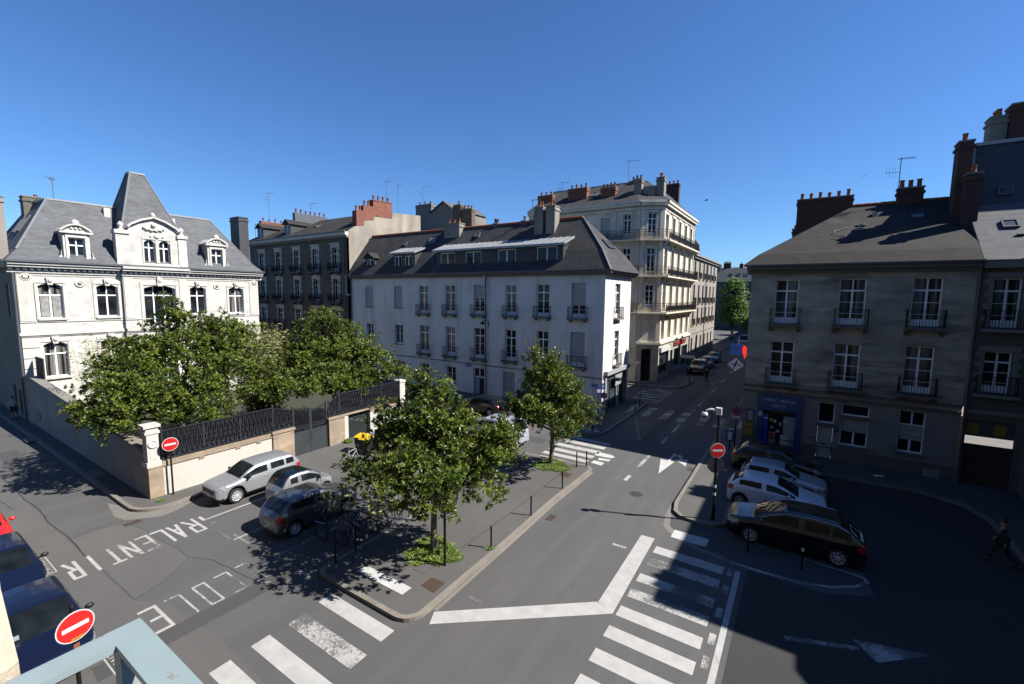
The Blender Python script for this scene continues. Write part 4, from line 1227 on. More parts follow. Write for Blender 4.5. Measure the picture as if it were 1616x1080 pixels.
chimney(mn, -49.3, 6.9, -47.9, 7.45, 11.5, 16.3, 'beige_stone', 0)
chimney(mn, -52.0, 24.35, -50.2, 25.3, 8, 17.6, 'slate_dark', 0, capm='slate_dark')
chimney(mn, -54.2, 9.35, -53.2, 11.0, 15, 17.3, 'dark_stone', 1, pot_h=.25)
chimney(mn, -55.2, 12.9, -54.6, 14.6, 16, 17.4, 'brick_red', 0)
antenna(mn, -52.5, 11.0, 16.9, 18.9, -.3, 1.3)
# lean-to wall of dark boards at the south corner of the garden side
mb = MB()
for k in range(9): mb.box(-46.6 + k * .235, 8.0, 3.4, -46.6 + k * .235 + .21, 8.06, 5.0)
tag(mb.build('board_screen', ['bark_dark']), 'dark board screen on top of the garden wall beside the mansion', 'screen')

# ---- houses of the lane left of the mansion, seen at the very edge
ln = empty('lane_house', (-64, 9, 0), 'shaded grey-beige house along the lane at the left edge', 'house')
mb = MB(); LF = Fac(0, 7.45, 0)
wall(mb, LF, -80, -58.1, 0, 9.5, [(-60.5, -59.4, .1, 2.4), (-63.2, -62.0, 1, 2.8), (-60.6, -59.4, 5, 7.2), (-64, -62.8, 5, 7.2)], .2)
mb.face([(-58.1, 7.45, 0), (-58.1, 16, 0), (-58.1, 16, 9.5), (-58.1, 7.45, 9.5)])
mb.build('wall', ['side_brown'], ln)
for h in ((-63.2, -62.0, 1, 2.8), (-60.6, -59.4, 5, 7.2), (-64, -62.8, 5, 7.2)): window(LF, *h, ln, 'cross', .2)
mb = MB(); fbox(mb, LF, -60.5, -59.4, .1, 2.4, -.2, -.14); mb.build('door', ['bark_dark'], ln)
mb = MB(); mb.face([(-80, 7.1, 9.5), (-58, 7.1, 9.5), (-58, 11.5, 12.5), (-80, 11.5, 12.5)]); mb.face([(-58, 16, 9.5), (-80, 16, 9.5), (-80, 11.5, 12.5), (-58, 11.5, 12.5)]); mb.build('roof', ['slate_brown'], ln)

# ================================================================== GARDEN WALL, RAILINGS AND GATE
gwl = empty('garden_wall', (-25, 7.6, 0), 'cream garden wall with tan coping and dark iron railings round the mansion garden', 'wall')
WF = Fac(-25.0, 0, 90)
WS = Fac(0, 7.55, 0)
mb = MB()
fbox(mb, WF, 8.12, 13.35, 0, 1.55, -.4, 0); fbox(mb, WF, 18.15, 18.45, 0, 1.75, -.4, 0); fbox(mb, WF, 20.25, 23.0, 0, 1.55, -.4, 0)
mb.build('wall', ['cream_wall'], gwl)
mb = MB()     # sloping side wall along the lane
for (xa, xb, za, zb) in ((-47.0, -45.6, 3.45, 3.5), (-45.6, -25.55, 3.5, 2.3)):
    mb.hexa([(xa, 7.55, 0), (xb, 7.55, 0), (xb, 7.95, 0), (xa, 7.95, 0)], [(xa, 7.55, za), (xb, 7.55, zb), (xb, 7.95, zb), (xa, 7.95, za)])
mb.build('side_wall', ['grey_side'], gwl)
mb = MB()
for (xa, xb, za, zb) in ((-47.0, -45.6, 3.45, 3.5), (-45.6, -25.5, 3.5, 2.3)):
    mb.hexa([(xa, 7.48, za + .003), (xb, 7.48, zb + .003), (xb, 8.02, zb + .003), (xa, 8.02, za + .003)], [(xa, 7.48, za + .1), (xb, 7.48, zb + .1), (xb, 8.02, zb + .1), (xa, 8.02, za + .1)])
mb.build('coping', ['cement'], gwl)
mb = MB(); fbox(mb, WS, -45.1, -44.1, .7, 1.35, .0, .03); mb.build('vent_grille', ['zinc_dark'], gwl)
mb = MB()
fbox(mb, WF, 8.1, 13.35, 1.553, 1.80, -.45, .06); fbox(mb, WF, 18.1, 23.0, 1.753, 1.86, -.45, .06); fbox(mb, WF, 20.25, 23.0, 1.553, 1.75, -.42, .03)
for u in (9.75, 11.5, 12.6): fbox(mb, WF, u - .12, u + .12, 1.44, 1.55, 0.003, .05)
mb.build('coping', ['tan_stone'], gwl)
# corner pillar: tan base, white panelled shaft
mb = MB()
fbox(mb, WF, 7.55, 8.12, 0, 1.55, -.55, .02); fbox(mb, WF, 7.55, 8.12, 1.553, 1.62, -.57, .05)
mb.build('pillar_base', ['tan_stone'], gwl)
mb = MB()
fbox(mb, WF, 7.5, 8.08, 1.622, 1.86, -.57, .07); fbox(mb, WF, 7.56, 8.02, 1.86, 3.2, -.5, .02)
fbox(mb, WF, 7.66, 7.92, 1.98, 2.5, .02, .035); fbox(mb, WF, 7.5, 8.08, 3.2, 3.32, -.55, .06); fbox(mb, WF, 7.55, 8.03, 3.322, 3.5, -.5, .02); fbox(mb, WF, 7.46, 8.12, 3.5, 3.62, -.58, .09)
mb.lathe([(.2, 0), (.2, .04), (.15, .06), (.13, .03), (.06, .05), (.01, .06)], WF.P(7.79, 2.72, .02), 18, 0, 'x')
mb.build('pillar', ['white_trim'], gwl)
mb = MB()
fbox(mb, WF, 23.0, 23.5, 0, 3.2, -.5, .05); fbox(mb, WF, 22.95, 23.55, 3.2, 3.34, -.55, .1)
mb.build('pillar', ['white_trim'], gwl)
mb = MB()     # gate piers
for (a, b) in ((13.35, 14.6), (16.95, 18.1)):
    fbox(mb, WF, a, b, 0, 1.72, -.6, .1); fbox(mb, WF, a - .06, b + .06, 1.722, 1.86, -.65, .16)
mb.build('gate_pier', ['tan_stone'], gwl)
def iron_panel(u0, u1, z0, z1, ztop=None):
    """dark sheet-backed railing: uprights, lattice of pointed arches, rails"""
    mb = MB()
    ztop = ztop or (lambda u: z1)
    n = max(2, int((u1 - u0) / .11))
    for k in range(n + 1):
        u = u0 + (u1 - u0) * k / n
        zt = ztop(u)
        mb.bar(WF.P(u, z0, .0), WF.P(u, zt, .0), .018)
        if k < n:
            u2 = u0 + (u1 - u0) * (k + 1) / n
            mb.bar(WF.P(u, zt, 0), WF.P(u2, ztop(u2), 0), .05, .045)
    m_ = max(1, int((u1 - u0) / .42))
    for k in range(m_):
        a = u0 + (u1 - u0) * k / m_; b = u0 + (u1 - u0) * (k + 1) / m_; c = (a + b) / 2
        zt = min(ztop(a), ztop(b)) - .06
        for (p, q) in (((a, z0 + .12), (c, zt)), ((c, zt), (b, z0 + .12)), ((a, zt), (c, z0 + .12)), ((c, z0 + .12), (b, zt))):
            mb.bar(WF.P(p[0], p[1], .02), WF.P(q[0], q[1], .02), .024)
        mb.lathe([(.07, -.01), (.07, .01)], WF.P(c, z0 + .16, .02), 8, 0, 'x'); mb.lathe([(.06, -.01), (.06, .01)], WF.P(a, z0 + .22, .02), 8, 0, 'x')
    mb.bar(WF.P(u0, z0 + .06, 0), WF.P(u1, z0 + .06, 0), .05, .05); mb.bar(WF.P(u0, z0 + .3, .01), WF.P(u1, z0 + .3, .01), .025, .025)
    for u in [u0 + (u1 - u0) * k / max(1, round((u1 - u0) / 1.75)) for k in range(max(1, round((u1 - u0) / 1.75)) + 1)]:
        mb.bar(WF.P(u, z0 - .05, .0), WF.P(u, ztop(u) + .12, 0), .06); mb.sphere(WF.P(u, ztop(u) + .15, 0), .05, 6)
    o = mb.build('iron_railing', ['iron_blue'], gwl)
    sb = MB()
    n = 8
    for k in range(n):
        a = u0 + (u1 - u0) * k / n; b = u0 + (u1 - u0) * (k + 1) / n
        sb.hexa([WF.P(a, z0, -.03), WF.P(b, z0, -.03), WF.P(b, z0, -.05), WF.P(a, z0, -.05)], [WF.P(a, ztop(a) - .05, -.03), WF.P(b, ztop(b) - .05, -.03), WF.P(b, ztop(b) - .05, -.05), WF.P(a, ztop(a) - .05, -.05)])
    s2 = sb.build('backing_sheet', ['iron'], o)
    return o
iron_panel(8.15, 13.4, 1.83, 3.25)
iron_panel(13.45, 14.6, 1.88, 2.9, lambda u: 3.2 - .3 * (u - 13.45) / 1.15)
iron_panel(17.0, 17.75, 1.9, 3.3, lambda u: 2.85 + .45 * ((u - 17.0) / .75) ** 1.5)
iron_panel(17.8, 22.95, 1.88, 3.3)
gt = empty('garden_gate', (-25, 15.78, 0), 'grey sheet-metal double gate with a sagging iron crest between tan piers', 'gate')
for (a, b) in ((14.66, 15.76), (15.79, 16.9)):
    mb = MB(); fbox(mb, WF, a, b, .04, 1.42, -.12, -.07)
    for u in (a + .02, b - .02): fbox(mb, WF, u - .03, u + .03, .04, 3.0 - (.3 if abs(u - 15.78) < .1 else 0), -.14, -.05)
    lf = mb.build('leaf', ['gate_metal'], gt)
    mb = MB()
    cu = lambda u: 2.62 + .34 * ((u - 15.78) / 1.12) ** 2
    for k in range(12):
        u = a + (b - a) * k / 11
        mb.bar(WF.P(u, 1.42, -.09), WF.P(u, cu(u), -.09), .02)
        if k < 11:
            u2 = a + (b - a) * (k + 1) / 11
            mb.bar(WF.P(u, cu(u), -.09), WF.P(u2, cu(u2), -.09), .05, .04); mb.bar(WF.P(u, 1.5, -.09), WF.P(u2, 1.75, -.09), .02); mb.bar(WF.P(u2, 1.5, -.09), WF.P(u, 1.75, -.09), .02)
    mb.bar(WF.P(a, 1.78, -.09), WF.P(b, 1.78, -.09), .04, .03)
    mb.build('crest', ['iron_blue'], lf)
gd = MB(); fbox(gd, WF, 18.5, 20.2, .03, 1.75, -.3, -.24)
gdo = gd.build('garage_door', ['door_green']); tag(gdo, 'dark green door in the garden wall with pale graffiti scrawls', 'door')
gg = MB(); r = random.Random(5)
for k in range(16):
    u = r.uniform(18.8, 19.9); z = r.uniform(1.0, 1.6)
    pts = [WF.P(u + r.uniform(-.16, .16), z + r.uniform(-.12, .12), -.232) for _ in range(4)]
    gg.tube(pts, .02, 4)
gg.build('graffiti', ['paint_worn'], gdo)
# ================================================================== WHITE RENDERED BUILDING
wb = empty('white_building', (-29, 37, 0), 'long white rendered building with zinc dormer band facing the square', 'building')
WBF = Fac(0, 34.2, 0); WBS = Fac(-13.4, 0, 90)
top = [(-42.55, -41.25, 8.33, 10.6), (-37.75, -36.5, 8.33, 10.62), (-34.0, -32.7, 7.8, 10.7), (-30.38, -29.08, 7.85, 10.72), (-26.73, -25.43, 7.9, 10.72), (-23.03, -21.85, 7.92, 10.72), (-19.72, -18.48, 7.94, 10.8), (-16.36, -15.07, 7.94, 10.86)]
mid = [(-42.45, -41.3, 4.9, 6.4), (-37.73, -36.48, 4.36, 6.46), (-33.96, -32.66, 3.6, 6.55), (-30.32, -29.05, 3.62, 6.58), (-26.7, -25.4, 3.67, 6.63), (-23.02, -21.85, 3.75, 6.63), (-19.67, -18.5, 3.8, 6.7), (-16.37, -15.05, 3.85, 6.77)]
gfl = [(-42.4, -41.3, .9, 2.4), (-37.6, -36.3, 1.0, 2.45), (-33.9, -32.7, 1.0, 2.5), (-30.2, -29.0, .95, 2.52), (-26.75, -25.42, .03, 2.7), (-23.22, -21.93, .3, 2.68), (-19.7, -18.5, .3, 2.7)]
mb = MB()
wall(mb, WBF, -45.1, -13.4, 0, 11.5, top + mid + gfl, .24)
ssh = [(36.5, 37.75, 7.95, 10.85), (36.6, 37.75, 3.9, 6.83)]
wall(mb, WBS, 34.2, 40.5, 0, 11.5, ssh + [(34.62, 39.9, .12, 3.28)], .24)
mb.face([(-13.4, 40.5, 0), (-45.1, 40.5, 0), (-45.1, 40.5, 11.5), (-13.4, 40.5, 11.5)]); mb.face([(-45.1, 40.5, 0), (-45.1, 34.2, 0), (-45.1, 34.2, 11.5), (-45.1, 40.5, 11.5)])
mb.build('wall', ['white_render'], wb)
rs = random.Random(11)
shut_top = {0: (0, 1), 1: (0, 1), 4: (.55, 1), 7: (.36, 1)}
shut_mid = {7: (.0, 1)}
for i, h in enumerate(top):
    a, b, c, d = h
    if i in shut_top:
        lo = c + (d - c) * shut_top[i][0]; shutter(WBF, a, b, lo, d, wb, .12)
    if i not in (0, 1): window(WBF, *h, wb, 'french', .24, pane='glass_curtain' if i in (2, 3, 5) else 'glass')
for i, h in enumerate(mid):
    if i in shut_mid: shutter(WBF, h[0], h[1], h[2] + .4, h[3], wb, .12)
    window(WBF, *h, wb, 'french' if i > 1 else 'small', .24, pane='glass_curtain' if i in (3, 6) else 'glass')
for i, h in enumerate(gfl):
    if i in (5, 6): shutter(WBF, *h, wb, .12)
    elif i != 4: window(WBF, *h, wb, 'small', .24)
for h in ssh: window(WBS, *h, wb, 'french', .24)
dr = MB(); fbox(dr, WBF, -26.73, -25.44, .03, 1.75, -.2, -.15); fbox(dr, WBF, -26.1, -25.55, .1, 1.7, -.15, -.135, 1)
do = dr.build('door', ['door_blue', 'cloth_dark'], wb); window(WBF, -26.73, -25.44, 1.78, 2.7, do, 'two', .24)
for h in top[2:] + mid[2:]: mb = MB(); fbox(mb, WBF, h[0] - .25, h[1] + .25, h[2] - .16, h[2] - .01, 0, .38); fbox(mb, WBF, h[0] - .1, h[0] + .1, h[2] - .34, h[2] - .163, 0, .22); fbox(mb, WBF, h[1] - .1, h[1] + .1, h[2] - .34, h[2] - .163, 0, .22); mb.build('sill', ['sill'], wb)
for h in top[:2] + mid[:2] + gfl[:4] + gfl[5:]: mb = MB(); fbox(mb, WBF, h[0] - .08, h[1] + .08, h[2] - .1, h[2] - .01, 0, .1); mb.build('sill', ['sill'], wb)
for h in ssh: mb = MB(); fbox(mb, WBS, h[0] - .2, h[1] + .2, h[2] - .16, h[2] - .01, 0, .35); mb.build('sill', ['sill'], wb)
mb = MB()
fbox(mb, WBF, -45.1, -13.4, 3.02, 3.1, 0, .05); mb.build('string_course', ['sill'], wb); mb = MB()
fbox(mb, WBF, -45.1, -13.0, 11.5, 11.66, -.1, .28); fbox(mb, WBF, -45.1, -12.85, 11.662, 11.84, -.1, .42); mb.box(-13.5, 34.3, 11.5, -13.08, 40.9, 11.66); mb.box(-13.5, 34.3, 11.662, -12.9, 41.1, 11.84)
mb.build('cornice', ['sill'], wb)
mb = MB()
mb.box(-45.1, 33.62, 11.842, -12.75, 33.8, 11.93); mb.box(-12.9, 33.8, 11.842, -12.72, 41.1, 11.93)
mb.tube([(-25.2, 34.05, 11.5), (-25.15, 34.05, 3.0), (-25.15, 34.1, .1)], .05, 6); mb.tube([(-45.0, 34.1, 11.5), (-45.0, 34.1, .1)], .06, 6)
mb.build('roof_gutter', ['zinc_dark'], wb)
for h in top[2:] + mid[2:]:
    railing(WBF, h[0] - .2, h[1] + .2, h[2] - .01, wb, .95, .33)
for h in ssh: railing(WBS, h[0] - .15, h[1] + .15, h[2] - .01, wb, .95, .3)
# roof with hip to the right; kinked slope
e0, e1, zE = 33.75, 41.05, 11.9
rx, ry, rz = -16.9, 37.4, 16.75
mb = MB()
mb.face([(-45.1, e0, zE), (-12.8, e0, zE), (-14.0, 34.9, 13.6), (-45.1, 34.9, 13.6)]); mb.face([(-45.1, 34.9, 13.6), (-14.0, 34.9, 13.6), (rx, ry, rz), (-45.1, ry, rz)])
mb.face([(-12.8, e0, zE), (-12.8, e1, zE), (-14.0, 39.9, 13.6), (-14.0, 34.9, 13.6)]); mb.face([(-14.0, 34.9, 13.6), (-14.0, 39.9, 13.6), (rx, ry, rz)])
mb.face([(-12.8, e1, zE), (-45.1, e1, zE), (-45.1, 39.9, 13.6), (-14.0, 39.9, 13.6)]); mb.face([(-14.0, 39.9, 13.6), (-45.1, 39.9, 13.6), (-45.1, ry, rz), (rx, ry, rz)])
rf = mb.build('roof', ['slate_grey'], wb)
mb = MB()
for k in range(70):
    x = -45.0 + k * .4
    if x < rx: mb.tube([(x, ry, rz + .02), (x + .42, ry, rz + .04)], .13, 6)
mb.build('ridge_tiles', ['terracotta'], rf)
mb = MB()
mb.bar((-12.8, e0, zE + .03), (-14.0, 34.9, 13.63), .14, .04); mb.bar((-14.0, 34.9, 13.63), (rx, ry, rz + .03), .14, .04)
mb.build('hip_flashing', ['zinc_dark'], rf)
# zinc-roofed dormer bands
def band_dormer(x0, x1, wins, z0=12.45, z1=14.05, yb=36.3, zb=14.95):
    DF = Fac(0, 34.35, 0)
    mb = MB()
    wall(mb, DF, x0, x1, z0, z1, wins, .12)
    for x in (x0, x1): mb.face([(x, 34.35, z0 - .3), (x, 34.35, z1), (x, yb, zb), (x, 35.2, 13.5)])
    d = mb.build('dormer', ['slate_dark'], wb)
    for h in wins: window(DF, *h, d, 'two', .12, recess=.04, pane='glass')
    rb = MB()
    rb.hexa([(x0 - .3, 34.0, z1 + .005), (x1 + .3, 34.0, z1 + .005), (x1 + .3, yb + .3, zb + .1), (x0 - .3, yb + .3, zb + .1)], [(x0 - .3, 34.0, z1 + .16), (x1 + .3, 34.0, z1 + .16), (x1 + .3, yb + .3, zb + .22), (x0 - .3, yb + .3, zb + .22)])
    rb.build('dormer_roof', ['zinc'], d)
    sb = MB()
    n = int((x1 - x0) / .6)
    for k in range(n + 1):
        x = x0 - .25 + (x1 - x0 + .5) * k / n
        sb.bar((x, 34.02, z1 + .175), (x, yb + .28, zb + .235), .03, .04)
    sb.box(x0 - .32, 33.96, z1 - .02, x1 + .32, 34.0, z1 + .17)
    sb.build('roof_seams', ['zinc'], d)
band_dormer(-31.6, -17.3, [(-31.1, -29.2, 12.66, 13.94), (-27.85, -25.95, 12.68, 13.92), (-24.0, -22.05, 12.72, 13.96), (-19.85, -17.85, 12.74, 14.0)])
band_dormer(-37.95, -34.7, [(-37.75, -36.65, 12.56, 13.88), (-36.2, -35.08, 12.56, 13.86)], zb=14.9)
DF = Fac(0, 34.5, 0); mb = MB()
wall(mb, DF, -42.75, -41.2, 12.0, 13.85, [(-42.5, -41.45, 12.2, 13.7)], .12)
for x in (-42.75, -41.2): mb.face([(x, 34.5, 12.0), (x, 34.5, 13.85), (x, 36.5, 13.85), (x, 35.2, 12.5)])
d = mb.build('dormer', ['slate_dark'], wb); window(DF, -42.5, -41.45, 12.2, 13.7, d, 'small', .12, recess=.04)
mb = MB(); mb.face([(-43.0, 34.2, 13.8), (-41.98, 34.2, 14.45), (-41.98, 37.0, 14.45), (-43.0, 37.0, 13.8)]); mb.face([(-41.98, 34.2, 14.45), (-40.95, 34.2, 13.8), (-40.95, 37.0, 13.8), (-41.98, 37.0, 14.45)]); mb.face([(-42.9, 34.3, 13.8), (-41.0, 34.3, 13.8), (-41.98, 34.3, 14.42)]); mb.build('dormer_roof', ['slate_brown'], d)
sl = (0, 2.5, 3.15)
skylight(wb, (-34.0, 36.45, 15.6), (1, 0, 0), sl, 1.1, 1.2); skylight(wb, (-38.1, 36.3, 15.4), (1, 0, 0), sl, .45, .5); skylight(wb, (-28.1, 36.6, 15.8), (1, 0, 0), sl, .5, .6)
skylight(wb, (-14.55, 37.5, 14.25), (0, 1, 0), (-2.9, 0, 3.15), 1.5, 1.0)
chimney(wb, -32.6, 36.6, -30.5, 37.5, 13.5, 17.15, 'cement', 3, seed=1)
chimney(wb, -21.3, 36.3, -20.45, 37.2, 13.5, 17.75, 'cement', 2, seed=2); chimney(wb, -20.1, 36.3, -19.2, 37.2, 13.5, 17.75, 'pale_stone', 2, seed=3)
for (x, n) in ((-26.4, 2), (-23.1, 1), (-22.0, 1)): chimney(wb, x - .3, 37.25, x + .3, 37.8, 15.5, 16.95, 'brick_brown', n, False, pot_h=.35, seed=4)
antenna(wb, -22.3, 37.6, 16.7, 18.9, .4, .8)
mb = MB()      # white flue and bracketed pipes on the front
mb.tube([(-25.2, 33.85, 9.95), (-25.2, 33.85, 11.9)], .07, 6); mb.box(-25.27, 33.86, 10.1, -24.4, 33.9, 10.16)
mb.tube([(-45.6, 33.85, 9.6), (-45.6, 33.85, 11.85)], .07, 6); mb.box(-45.6, 33.86, 9.6, -44.9, 33.92, 9.7)
mb.build('flue_pipe', ['sign_white'], wb)
# corner shop front in the lit side wall
sf = MB()
fbox(sf, WBS, 34.45, 40.1, 3.28, 3.62, 0, .35, 1)
fbox(sf, WBS, 34.55, 34.85, .1, 3.28, 0, .14, 1); fbox(sf, WBS, 39.7, 39.95, .1, 3.28, 0, .14, 1)
fbox(sf, WBS, 34.85, 39.7, .12, .5, -.2, -.12); fbox(sf, WBS, 34.85, 39.7, 2.7, 3.28, -.2, -.05)
for u in (36.3, 37.7, 38.3): fbox(sf, WBS, u - .05, u + .05, .5, 2.7, -.2, -.1)
shp = sf.build('shop_front', ['shop_grey', 'shop_light'], wb)
mb = MB(); fbox(mb, WBS, 34.85, 39.7, .5, 2.7, -.22, -.19); mb.build('pane', ['glass_green'], shp)
mb = MB(); fbox(mb, WBS, 37.1, 38.9, 2.0, 3.1, -.048, .05); mb.build('sign_board', ['shop_light'], shp)
mb = MB(); fbox(mb, WBS, 37.78, 38.25, .15, 2.1, -.1, -.06); dd = mb.build('door', ['sign_white'], shp); mb = MB(); fbox(mb, WBS, 37.86, 38.17, 1.15, 1.9, -.058, -.05); mb.build('pane', ['glass'], dd)
mb = MB(); fbox(mb, WBS, 36.6, 37.3, 2.55, 2.75, .05, .55); mb.build('spotlight', ['plastic'], shp)

# ================================================================== DARK STONE TERRACE HOUSE
tb = empty('terrace_house', (-56, 40, 0), 'dark grey stone terrace house with white quoined windows, balconies and a bare beige gable', 'house')
TF = Fac(0, 34.2, 0)
xs = [(-65.35, -63.75), (-61.15, -59.6), (-56.85, -55.3), (-52.75, -51.2), (-48.72, -47.2)]
rows = [(12.5, 15.3), (8.75, 11.55), (5.2, 7.7), (1.2, 3.8)]
th = [(a + .2, b - .2, c, d) for (c, d) in rows for (a, b) in xs]
mb = MB()
wall(mb, TF, -67.8, -45.3, 0, 16.6, th, .3)
mb.face([(-67.8, 46, 0), (-67.8, 34.2, 0), (-67.8, 34.2, 16.6), (-67.8, 46, 16.6)])
mb.build('wall', ['grey_stone'], tb)
mb = MB()      # gable wall facing the square: stepped top
gp = [(34.2, 0), (46, 0), (46, 20.6), (41, 20.2), (40.9, 19.45), (38.0, 19.3), (37.5, 18.95), (35.9, 18.9), (35.85, 18.0), (35.2, 17.75), (34.2, 17.1)]
TG = Fac(-45.3, 0, 90)
fprism(mb, TG, gp, -.4, 0)
mb.build('gable_wall', ['beige_render'], tb)
mb = MB()
fprism(mb, TG, [(35.35, 17.85), (36.4, 18.0), (36.45, 18.6), (37.9, 18.85), (38.0, 19.35), (40.9, 19.5), (40.9, 21.35), (37.9, 21.2), (37.85, 20.5), (36.4, 20.4), (36.35, 19.75), (35.35, 19.65)], -.75, .03)
fprism(mb, TG, [(37.8, 21.203), (41.0, 21.353), (41.0, 21.45), (37.8, 21.3)], -.8, .08)
ch = mb.build('chimney', ['brick_red'], tb); ch['label'] = 'stepped red brick chimney wall on the gable'
for (y, z) in ((35.6, 19.65), (36.1, 19.68), (36.8, 20.42), (37.4, 20.46), (38.2, 21.3), (38.95, 21.32), (39.7, 21.36), (40.5, 21.4)):
    pb = MB(); pb.lathe([(.15, 0), (.13, .1), (.12, .5), (.16, .55), (.15, .62)], (-45.6, y, z), 10); pb.build('chimney_pot', ['terracotta'], ch)
for h in th:
    window(TF, *h, tb, 'french', .3, pane='glass_curtain' if rs.random() < .5 else 'glass')
for (c, d) in rows[:3]:
    for (a, b) in xs:
        mb = MB(); n = int((d - c) / .32)
        for k in range(n):
            e = .3 if k % 2 else .17
            z0 = c + k * (d - c) / n
            fbox(mb, TF, a + .2 - e, a + .195, z0, z0 + (d - c) / n - .012, 0, .03); fbox(mb, TF, b - .195, b - .2 + e, z0, z0 + (d - c) / n - .012, 0, .03)
        fbox(mb, TF, a - .12, b + .12, d + .01, d + .4, 0, .045); fbox(mb, TF, a - .2, b + .2, d + .403, d + .55, 0, .16); mb.build('window_surround', ['cream_trim'], tb)
mb = MB(); fbox(mb, TF, -67.8, -45.3, 16.35, 16.6, 0, .3); mb.build('frieze', ['pale_stone'], tb)
mb = MB(); fbox(mb, TF, -68, -45.3, 16.602, 17.0, -.1, .5); mb.build('cornice', ['cream_trim'], tb)
for (c, d) in rows[:3]:
    for (a, b) in xs: mb = MB(); fbox(mb, TF, a - .35, b + .35, c - .2, c - .04, 0, .55); fbox(mb, TF, a - .1, a + .15, c - .5, c - .203, 0, .35); fbox(mb, TF, b - .15, b + .1, c - .5, c - .203, 0, .35); mb.build('balcony_slab', ['dark_stone'], tb)
for (c, d) in rows[:3]:
    for (a, b) in xs: railing(TF, a - .3, b + .3, c - .04, tb, 1.0, .5, True, step=.16)
mb = MB()
mb.face([(-68, 33.7, 17.0), (-45.7, 33.7, 17.0), (-45.7, 39.9, 20.2), (-68, 39.9, 20.2)]); mb.face([(-45.7, 46.2, 17.0), (-68, 46.2, 17.0), (-68, 39.9, 20.2), (-45.7, 39.9, 20.2)]); mb.face([(-68, 46.2, 17.0), (-68, 33.7, 17.0), (-68, 39.9, 20.2)])
mb.build('roof', ['slate_brown'], tb)
for (x0, x1) in ((-66.75, -65.2), (-59.8, -58.4)):
    D2 = Fac(0, 34.9, 0); mb = MB(); c = (x0 + x1) / 2
    wall(mb, D2, x0, x1, 17.2, 19.0, [(x0 + .25, x1 - .25, 17.45, 18.9)], .1)
    for x in (x0, x1): mb.face([(x, 34.9, 17.2), (x, 34.9, 19.0), (x, 38, 19.0), (x, 35.6, 17.9)])
    d = mb.build('dormer', ['slate_dark'], tb); window(D2, x0 + .25, x1 - .25, 17.45, 18.9, d, 'small', .1, recess=.03, pane='glass_pale')
    mb = MB(); mb.face([(x0 - .25, 34.6, 18.95), (c, 34.6, 19.65), (c, 39.2, 19.65), (x0 - .25, 39.2, 18.95)]); mb.face([(c, 34.6, 19.65), (x1 + .25, 34.6, 18.95), (x1 + .25, 39.2, 18.95), (c, 39.2, 19.65)]); mb.face([(x0 - .1, 34.75, 18.95), (x1 + .1, 34.75, 18.95), (c, 34.75, 19.62)])
    mb.build('dormer_roof', ['slate_brown'], d)
chimney(tb, -59.6, 36.0, -59.0, 41.0, 17, 20.7, 'zinc_dark', 7, False, seed=5, pot_h=.45)
chimney(tb, -68.3, 36.0, -67.7, 41.5, 16, 20.2, 'brick_red', 6, seed=6)
skylight(tb, (-55.5, 37.0, 18.73), (1, 0, 0), (0, 6.2, 3.2), .7, .7)
antenna(tb, -68.2, 37.5, 20, 24.6, .1, 1.4, 1); antenna(tb, -59.2, 38.5, 20.5, 22.4, .2, 1.2)
antenna(tb, -45.3, 40.0, 21.0, 24.0, .1, .9); antenna(tb, -44.8, 41.5, 20.2, 23.8, .1, .6); antenna(tb, -66.5, 34.5, 17, 19.5, .1, .6)
mb = MB(); mb.tube([(-46.1, 34.05, 16.5), (-46.1, 34.05, .2)], .07, 6); mb.box(-68, 33.58, 16.99, -45.3, 33.72, 17.1); mb.build('roof_gutter', ['zinc_dark'], tb)

# ---- grey gabled house behind
gh_ = empty('gabled_house', (-44, 52, 0), 'grey cement gabled house with brown brick chimney stacks rising behind the white building', 'house')
mb = MB(); G8 = Fac(0, 50, 0)
fprism(mb, G8, [(-50.0, 0), (-42.9, 0), (-42.9, 22.0), (-44.5, 23.1), (-47.2, 21.7), (-50.0, 21.6)], -8, 0)
mb.build('wall', ['cement'], gh_)
mb = MB(); mb.face([(-47.3, 49.7, 21.72), (-44.5, 49.7, 23.2), (-44.5, 58, 23.2), (-47.3, 58, 21.72)]); mb.face([(-44.5, 49.7, 23.2), (-42.7, 49.7, 21.95), (-42.7, 58, 21.95), (-44.5, 58, 23.2)]); mb.build('roof', ['slate'], gh_)
chimney(gh_, -50.4, 50.2, -47.2, 51.0, 19, 23.1, 'cement', 3, seed=7)
chimney(gh_, -42.85, 50.1, -41.5, 51.0, 14, 22.4, 'brick_brown', 1, seed=8); chimney(gh_, -41.4, 50.2, -39.6, 51.0, 14, 21.7, 'brick_brown', 3, seed=9)
antenna(gh_, -49.2, 50.6, 23.1, 25.9, .0, 1.6, 1)
